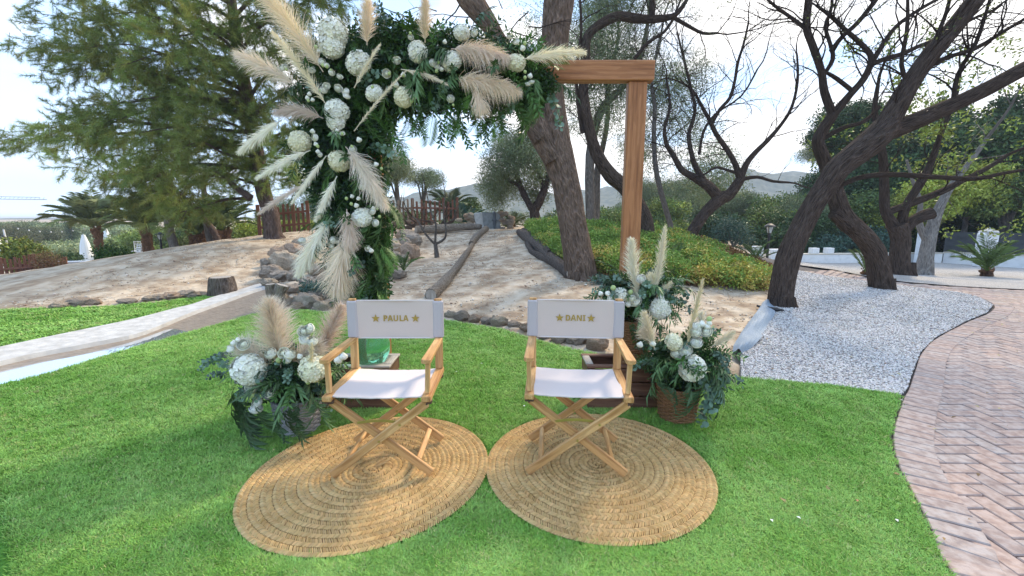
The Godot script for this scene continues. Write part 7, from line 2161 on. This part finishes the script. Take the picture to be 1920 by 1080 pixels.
func basket(label: String, at: Vector3, r0: float, r1: float, h: float, m: Material, rows: int) -> void:
	var t := thing("wicker_basket", label, "basket", at)
	var n := 22
	for k in rows:
		var f := (k + 0.5) / rows
		var r := lerpf(r0, r1, pow(f, 0.8))
		var pts := PackedVector3Array()
		var rad := PackedFloat32Array()
		for s in n * 4 + 1:
			var a := TAU * s / (n * 4)
			var w := 0.0055 * cos(a * n / 2.0 + PI * (k % 2)) + rs(-0.0012, 0.0012)
			pts.append(Vector3(cos(a) * (r + w), h * f + rs(-0.0015, 0.0015), sin(a) * (r + w)))
			rad.append(h / rows * 0.56)
		var b := MB.new()
		b.tube(pts, rad, 5)
		obj("weave_strand", b.mesh(), m, t)
	for k in n:
		var a := TAU * k / n
		var b := MB.new()
		b.rod(Vector3(cos(a) * r0, 0, sin(a) * r0), Vector3(cos(a) * r1, h, sin(a) * r1), 0.004, 5)
		obj("stake", b.mesh(), m, t)
	var pts := PackedVector3Array()
	var rad := PackedFloat32Array()
	for q in 3:
		pts = PackedVector3Array()
		rad = PackedFloat32Array()
		for s in 73:
			var a := TAU * s / 72.0
			var tw := a * 14.0 + q * TAU / 3.0
			pts.append(Vector3(cos(a) * (r1 + 0.008 * cos(tw)), h + 0.004 + 0.008 * sin(tw), sin(a) * (r1 + 0.008 * cos(tw))))
			rad.append(0.0062)
		var b := MB.new()
		b.tube(pts, rad, 5)
		obj("rim", b.mesh(), m, t)
	var b := MB.new()
	b.lathe([Vector2(0.0, 0.005), Vector2(r0 * 0.98, 0.005), Vector2(r0 * 0.98, 0.012), Vector2(0.0, 0.013)], 28)
	b.lathe([Vector2(r0 * 0.93, 0.01), Vector2(r1 * 0.94, h * 0.96)], 28)
	obj("lining", b.mesh(), M.strawbase, t)

func crate(label: String, c: Vector3, w: float, h: float, d: float, top_slats: bool) -> void:
	var t := thing("wooden_crate", label, "crate", c)
	for k in 3:
		var y := h * (k + 0.5) / 3.0
		bar("slat", Vector3(-w / 2, y, d / 2), Vector3(w / 2, y, d / 2), h / 3.0 - 0.012, 0.016, M.oldwood, t)
		bar("slat", Vector3(-w / 2, y, -d / 2), Vector3(w / 2, y, -d / 2), h / 3.0 - 0.012, 0.016, M.oldwood, t)
		for s in [-1.0, 1.0]: bar("slat", Vector3(s * (w / 2 - 0.009), y, -d / 2 + 0.01), Vector3(s * (w / 2 - 0.009), y, d / 2 - 0.01), h / 3.0 - 0.012, 0.016, M.oldwood, t, Vector3(s, 0, 0))
	for x in [-1.0, 1.0]:
		for zz in [-1.0, 1.0]: bar("corner_post", Vector3(x * (w / 2 - 0.035), 0.0, zz * (d / 2 - 0.03)), Vector3(x * (w / 2 - 0.035), h, zz * (d / 2 - 0.03)), 0.035, 0.035, M.oldwood, t)
	for s in [-1.0, 1.0]:
		bar("rim_board", Vector3(-w / 2 - 0.01, h + 0.009, s * (d / 2 - 0.02)), Vector3(w / 2 + 0.01, h + 0.009, s * (d / 2 - 0.02)), 0.055, 0.018, M.greywood if top_slats else M.oldwood, t, Vector3.UP)
		bar("rim_board", Vector3(s * (w / 2 - 0.02), h + 0.0105, -d / 2 + 0.05), Vector3(s * (w / 2 - 0.02), h + 0.0105, d / 2 - 0.05), 0.055, 0.018, M.greywood, t, Vector3.UP)
	if top_slats:
		for k in 6:
			var zz := -d / 2 + 0.05 + (d - 0.1) * (k + 0.5) / 6.0
			bar("rung", Vector3(w / 2 - 0.14, h + 0.006, zz), Vector3(w / 2 - 0.045, h + 0.006, zz), 0.022, 0.012, M.greywood, t, Vector3.UP)
		bar("rim_board", Vector3(w / 2 - 0.15, h + 0.0095, -d / 2 + 0.05), Vector3(w / 2 - 0.15, h + 0.0095, d / 2 - 0.05), 0.04, 0.018, M.greywood, t, Vector3.UP)
	bar("bottom_board", Vector3(-w / 2 + 0.02, 0.03, 0), Vector3(w / 2 - 0.02, 0.03, 0), d - 0.04, 0.016, M.oldwood, t, Vector3.UP)

func bouquet(label: String, c: Vector3, r: Vector3, count: int, kinds: Array, fill: int) -> Node3D:
	var t := thing("flower_arrangement", label, "flower arrangement", c)
	for k in count:
		var d := rv()
		d.y = absf(d.y) * 0.9 - 0.15
		d.z = absf(d.z) * 0.9 - 0.2
		d = d.normalized()
		var p := d * r * rs(0.1, 0.55)
		sprig(t, kinds[rng.randi() % kinds.size()], p, (d + Vector3(0, 0.15, 0) + rv() * 0.3), rs(0.55, 0.95))
	var xs := []
	var cs := PackedColorArray()
	for k in fill:
		var d := rv()
		xs.append(Transform3D(basis_to((d + rv() * 0.5).normalized(), rs(0, TAU)) * Basis.from_scale(Vector3.ONE * rs(0.14, 0.26)), d * r * rs(0.2, 0.72)))
		cs.append(jit([Color(0.03, 0.075, 0.022), Color(0.06, 0.105, 0.07), Color(0.05, 0.11, 0.028)][rng.randi() % 3], 0.3))
	many("small_leaves", M.clump, M.leaf, xs, cs, t)
	return t

# adds a list of [kind, px, py, px radius] in the frame of an arrangement
func put(t: Node3D, list: Array, d: float) -> void:
	for q in list:
		var p := px(q[1], q[2], d)
		var keep := t.get_child_count()
		bloom(t, q[0], p, q[3] * d / 820.0 * (0.88 if q[0] == "hydrangea" else 0.95), q.size() > 4)
		var o: Node3D = t.get_child(keep)
		o.position -= t.position

func spikes(t: Node3D, list: Array) -> void:
	for q in list:
		plume(t, px(q[0], q[1], q[4]) - t.position, px(q[2], q[3], q[4]) - t.position, q[5], q[6], q[7], q[8], Vector3(q[9], 0, 0), q[10])

func trails(t: Node3D, list: Array, kind: int, d: float) -> void:
	for q in list:
		var a := px(q[0], q[1], d)
		var e := px(q[2], q[3], d + 0.02)
		sprig(t, kind, a - t.position, e - a, a.distance_to(e) / 0.30)

func baskets() -> void:
	rng.seed = 850
	crate("dark red slatted crate with pale ladder-like rim, holding the green bottle at the left post", Vector3(-1.20, 0, -3.27), 0.56, 0.33, 0.30, true)
	crate("dark red wooden crate holding the tall basket at the right post", Vector3(0.84, 0, -3.27), 0.54, 0.33, 0.30, false)
	# demijohn
	var t := thing("demijohn", "round green glass demijohn standing in the left crate", "bottle", Vector3(-1.10, 0.30, -3.27))
	var b := MB.new()
	b.lathe([Vector2(0.0, 0.0), Vector2(0.08, 0.002), Vector2(0.115, 0.03), Vector2(0.145, 0.10), Vector2(0.152, 0.17), Vector2(0.14, 0.24), Vector2(0.10, 0.31), Vector2(0.05, 0.36), Vector2(0.03, 0.40), Vector2(0.028, 0.46), Vector2(0.036, 0.465), Vector2(0.036, 0.485), Vector2(0.027, 0.487),
		Vector2(0.020, 0.46), Vector2(0.022, 0.40)], 40)
	var green := mat(Color(0.30, 0.76, 0.46), 0.05, 0.5)
	green.albedo_color.a = 0.12
	green.refraction_enabled = true
	green.refraction_scale = 0.045
	obj("glass_body", b.mesh(), green, t)
	# left basket
	basket("grey wicker basket of flowers to the left of the left chair", Vector3(-1.455, 0, -2.80), 0.115, 0.150, 0.24, M.wickergrey, 15)
	var g := bouquet("flower arrangement with a fluffy upright pampas plume, in the grey basket at the left", Vector3(-1.47, 0.40, -2.80), Vector3(0.34, 0.24, 0.24), 85, [0, 0, 3, 1, 3], 420)
	put(g, [["hydrangea", 467, 693, 35], ["hydrangea", 588, 690, 31, 1], ["rose", 570, 622, 12], ["rose", 580, 616, 11], ["rose", 572, 636, 13], ["rose", 586, 640, 11], ["rose", 457, 646, 12], ["bud", 432, 654, 11], ["bud", 438, 643, 8], ["bud", 446, 637, 7], ["rose", 507, 662, 13], ["rose", 532, 662, 11], ["rose", 543, 664, 13], ["bud", 538, 674, 12], ["green", 523, 675, 7], ["rose", 470, 726, 15], ["bud", 462, 737, 8], ["green", 476, 742, 8], ["rose", 504, 738, 13], ["rose", 482, 754, 12], ["rose", 480, 766, 14], ["bud", 644, 668, 11], ["bud", 634, 675, 11], ["green", 492, 728, 6], ["green", 578, 716, 6], ["bud", 562, 668, 8]], 2.60)
	var PK := Color(0.60, 0.475, 0.375)
	spikes(g, [[527, 690, 506, 566, 2.66, 0.125, Color(0.84, 0.70, 0.57), 0.12, 2800, 0.0, 0.75], [545, 680, 596, 648, 2.70, 0.12, Color(0.82, 0.71, 0.60), 0.2, 900, 0.0, 0.8], [508, 690, 450, 645, 2.70, 0.12, Color(0.82, 0.71, 0.60), 0.2, 900, 0.0, 0.8], [598, 672, 640, 574, 2.80, 0.10, Color(0.68, 0.54, 0.45), 0.15, 1300, 0.0, 0.8], [582, 708, 584, 645, 2.55, 0.035, Color(0.72, 0.64, 0.42), 0.1, 350, 0.0, 1.4]])
	trails(g, [[440, 690, 380, 650], [445, 670, 392, 648], [430, 705, 375, 690], [420, 670, 372, 675]], 1, 2.68)
	trails(g, [[450, 735, 410, 830], [465, 745, 440, 838], [440, 725, 405, 790], [480, 740, 462, 830], [525, 755, 525, 815], [545, 750, 548, 812], [560, 750, 566, 805], [535, 752, 512, 820], [600, 735, 610, 800], [590, 735, 585, 790], [450, 730, 390, 790]], 3, 2.60)
	# right front basket
	basket("brown wicker basket of flowers right of the right chair, standing on the lawn", Vector3(1.19, 0, -2.97), 0.115, 0.140, 0.25, M.wicker, 18)
	g = bouquet("flower arrangement with large white hydrangeas in the brown basket at the right", Vector3(1.21, 0.42, -2.97), Vector3(0.33, 0.22, 0.22), 85, [0, 1, 0, 3, 0], 420)
	put(g, [["hydrangea", 1298, 691, 29], ["hydrangea", 1263, 641, 19, 1], ["rose", 1267, 663, 12], ["rose", 1283, 660, 14], ["bud", 1272, 650, 11], ["rose", 1290, 656, 11], ["rose", 1304, 622, 12], ["rose", 1308, 612, 11], ["rose", 1324, 622, 12], ["bud", 1316, 607, 10], ["bud", 1330, 605, 8], ["bud", 1326, 612, 9], ["rose", 1306, 642, 13], ["bud", 1224, 644, 9], ["bud", 1200, 646, 9], ["green", 1330, 598, 6]], 2.78)
	spikes(g, [[1286, 655, 1318, 526, 2.80, 0.045, Color(0.70, 0.60, 0.38), 0.05, 900, 0.0, 2.6], [1228, 655, 1208, 588, 2.78, 0.07, Color(0.74, 0.66, 0.50), 0.2, 600, -0.01, 1.2], [1222, 640, 1205, 622, 2.78, 0.06, Color(0.70, 0.58, 0.44), 0.2, 400, 0.0, 1.0], [1335, 650, 1374, 624, 2.85, 0.05, Color(0.74, 0.66, 0.50), 0.2, 500, 0.0, 1.4], [1316, 612, 1314, 588, 2.9, 0.05, Color(0.76, 0.72, 0.62), 0.1, 350, 0.0, 1.0]])
	trails(g, [[1345, 690, 1352, 800], [1355, 685, 1366, 790], [1340, 700, 1345, 790], [1330, 665, 1380, 660], [1340, 655, 1372, 690]], 1, 2.80)
	trails(g, [[1320, 715, 1325, 785], [1340, 700, 1390, 745], [1250, 715, 1243, 745], [1265, 720, 1272, 755], [1230, 700, 1222, 745], [1330, 700, 1345, 770]], 3, 2.76)
	# tall basket in the crate
	basket("tall brown wicker basket standing in the right crate", Vector3(0.93, 0.04, -3.27), 0.115, 0.13, 0.62, M.wicker, 36)
	g = bouquet("tall flower arrangement with two upright cream pampas plumes beside the right post", Vector3(0.96, 0.84, -3.29), Vector3(0.36, 0.22, 0.22), 85, [0, 1, 0, 1, 0, 3], 420)
	put(g, [["hydrangea", 1237, 579, 23], ["hydrangea", 1163, 552, 15], ["rose", 1185, 560, 14], ["rose", 1192, 566, 12], ["bud", 1178, 570, 9], ["rose", 1202, 523, 11], ["bud", 1140, 550, 8], ["bud", 1126, 550, 7], ["rose", 1124, 566, 8], ["rose", 1146, 560, 9], ["rose", 1156, 548, 9], ["rose", 1170, 556, 10], ["bud", 1240, 557, 9], ["green", 1182, 548, 6], ["green", 1150, 540, 6]], 3.10)
	spikes(g, [[1196, 560, 1184, 452, 3.12, 0.085, Color(0.78, 0.74, 0.60), 0.08, 1300, -0.015, 1.5], [1226, 552, 1247, 428, 3.14, 0.065, Color(0.76, 0.70, 0.54), 0.06, 1000, 0.01, 1.9], [1228, 560, 1258, 530, 3.12, 0.04, Color(0.74, 0.68, 0.5), 0.1, 350, 0.0, 1.4], [1226, 550, 1222, 515, 3.12, 0.06, Color(0.74, 0.68, 0.5), 0.1, 350, 0.0, 1.2]])
	trails(g, [[1250, 580, 1280, 600], [1245, 560, 1292, 560], [1250, 575, 1285, 585], [1165, 600, 1170, 640], [1185, 600, 1180, 650], [1240, 600, 1250, 640]], 0, 3.10)
	trails(g, [[1180, 600, 1172, 650], [1200, 610, 1196, 655], [1150, 575, 1120, 590]], 3, 3.08)

func lawn_bits() -> void:
	rng.seed = 870
	var pm := MB.new()
	pm.leaf(Vector3.ZERO, Vector3(0, 0, 0.028), 0.018, Vector3.UP)
	var places := [[984, 772, "white petal left of the right rug's top edge"], [905, 690, "white petal behind the left chair, beside the lawn's middle"], [858, 704, "white scrap right of the left chair's seat"], [1606, 952, "small brown scrap on the lawn by the right corner"], [1442, 996, "white petal at the lower right of the lawn"], [1500, 990, "tiny white petal near the brick path's lower bend"], [1676, 992, "white petal close to the brick border at the bottom"], [518, 857, "yellowish fallen leaf at the upper left rim of the left rug"], [864, 744, "dark fallen leaf to the right of the left chair"], [1692, 762, "pale pebble where lawn, gravel and path meet"]]
	for k in places.size():
		var q: Array = places[k]
		var o := obj("fallen_petal" if k != 8 else "fallen_leaf", pm.mesh(), mat([Color(0.8, 0.8, 0.78), Color(0.8, 0.8, 0.78), Color(0.75, 0.75, 0.7), Color(0.4, 0.2, 0.1), Color(0.8, 0.8, 0.78), Color(0.8, 0.8, 0.78), Color(0.8, 0.8, 0.78), Color(0.6, 0.5, 0.2), Color(0.05, 0.05, 0.03), Color(0.7, 0.66, 0.58)][k]))
		o.transform = Transform3D(Basis(Vector3.UP, rs(0, TAU)).scaled(Vector3.ONE * 0.75), pxland(q[0], q[1]) + Vector3(0, 0.03, 0))
		tag(o, q[2], "petal" if k != 8 else "leaf")
	settle()

# gives every thing that was built in place an origin at its own foot
func settle() -> void:
	for o in get_children():
		if o.get_class() == "Node3D" and o.position == Vector3.ZERO and o.get_child_count() > 0:
			var base := Vector3.ZERO
			for c in o.get_children():
				if c is MeshInstance3D:
					var bx: AABB = c.transform * c.mesh.get_aabb()
					base = Vector3(bx.get_center().x, bx.position.y, bx.get_center().z)
					break
			o.position = base
			for c in o.get_children(): c.position -= base
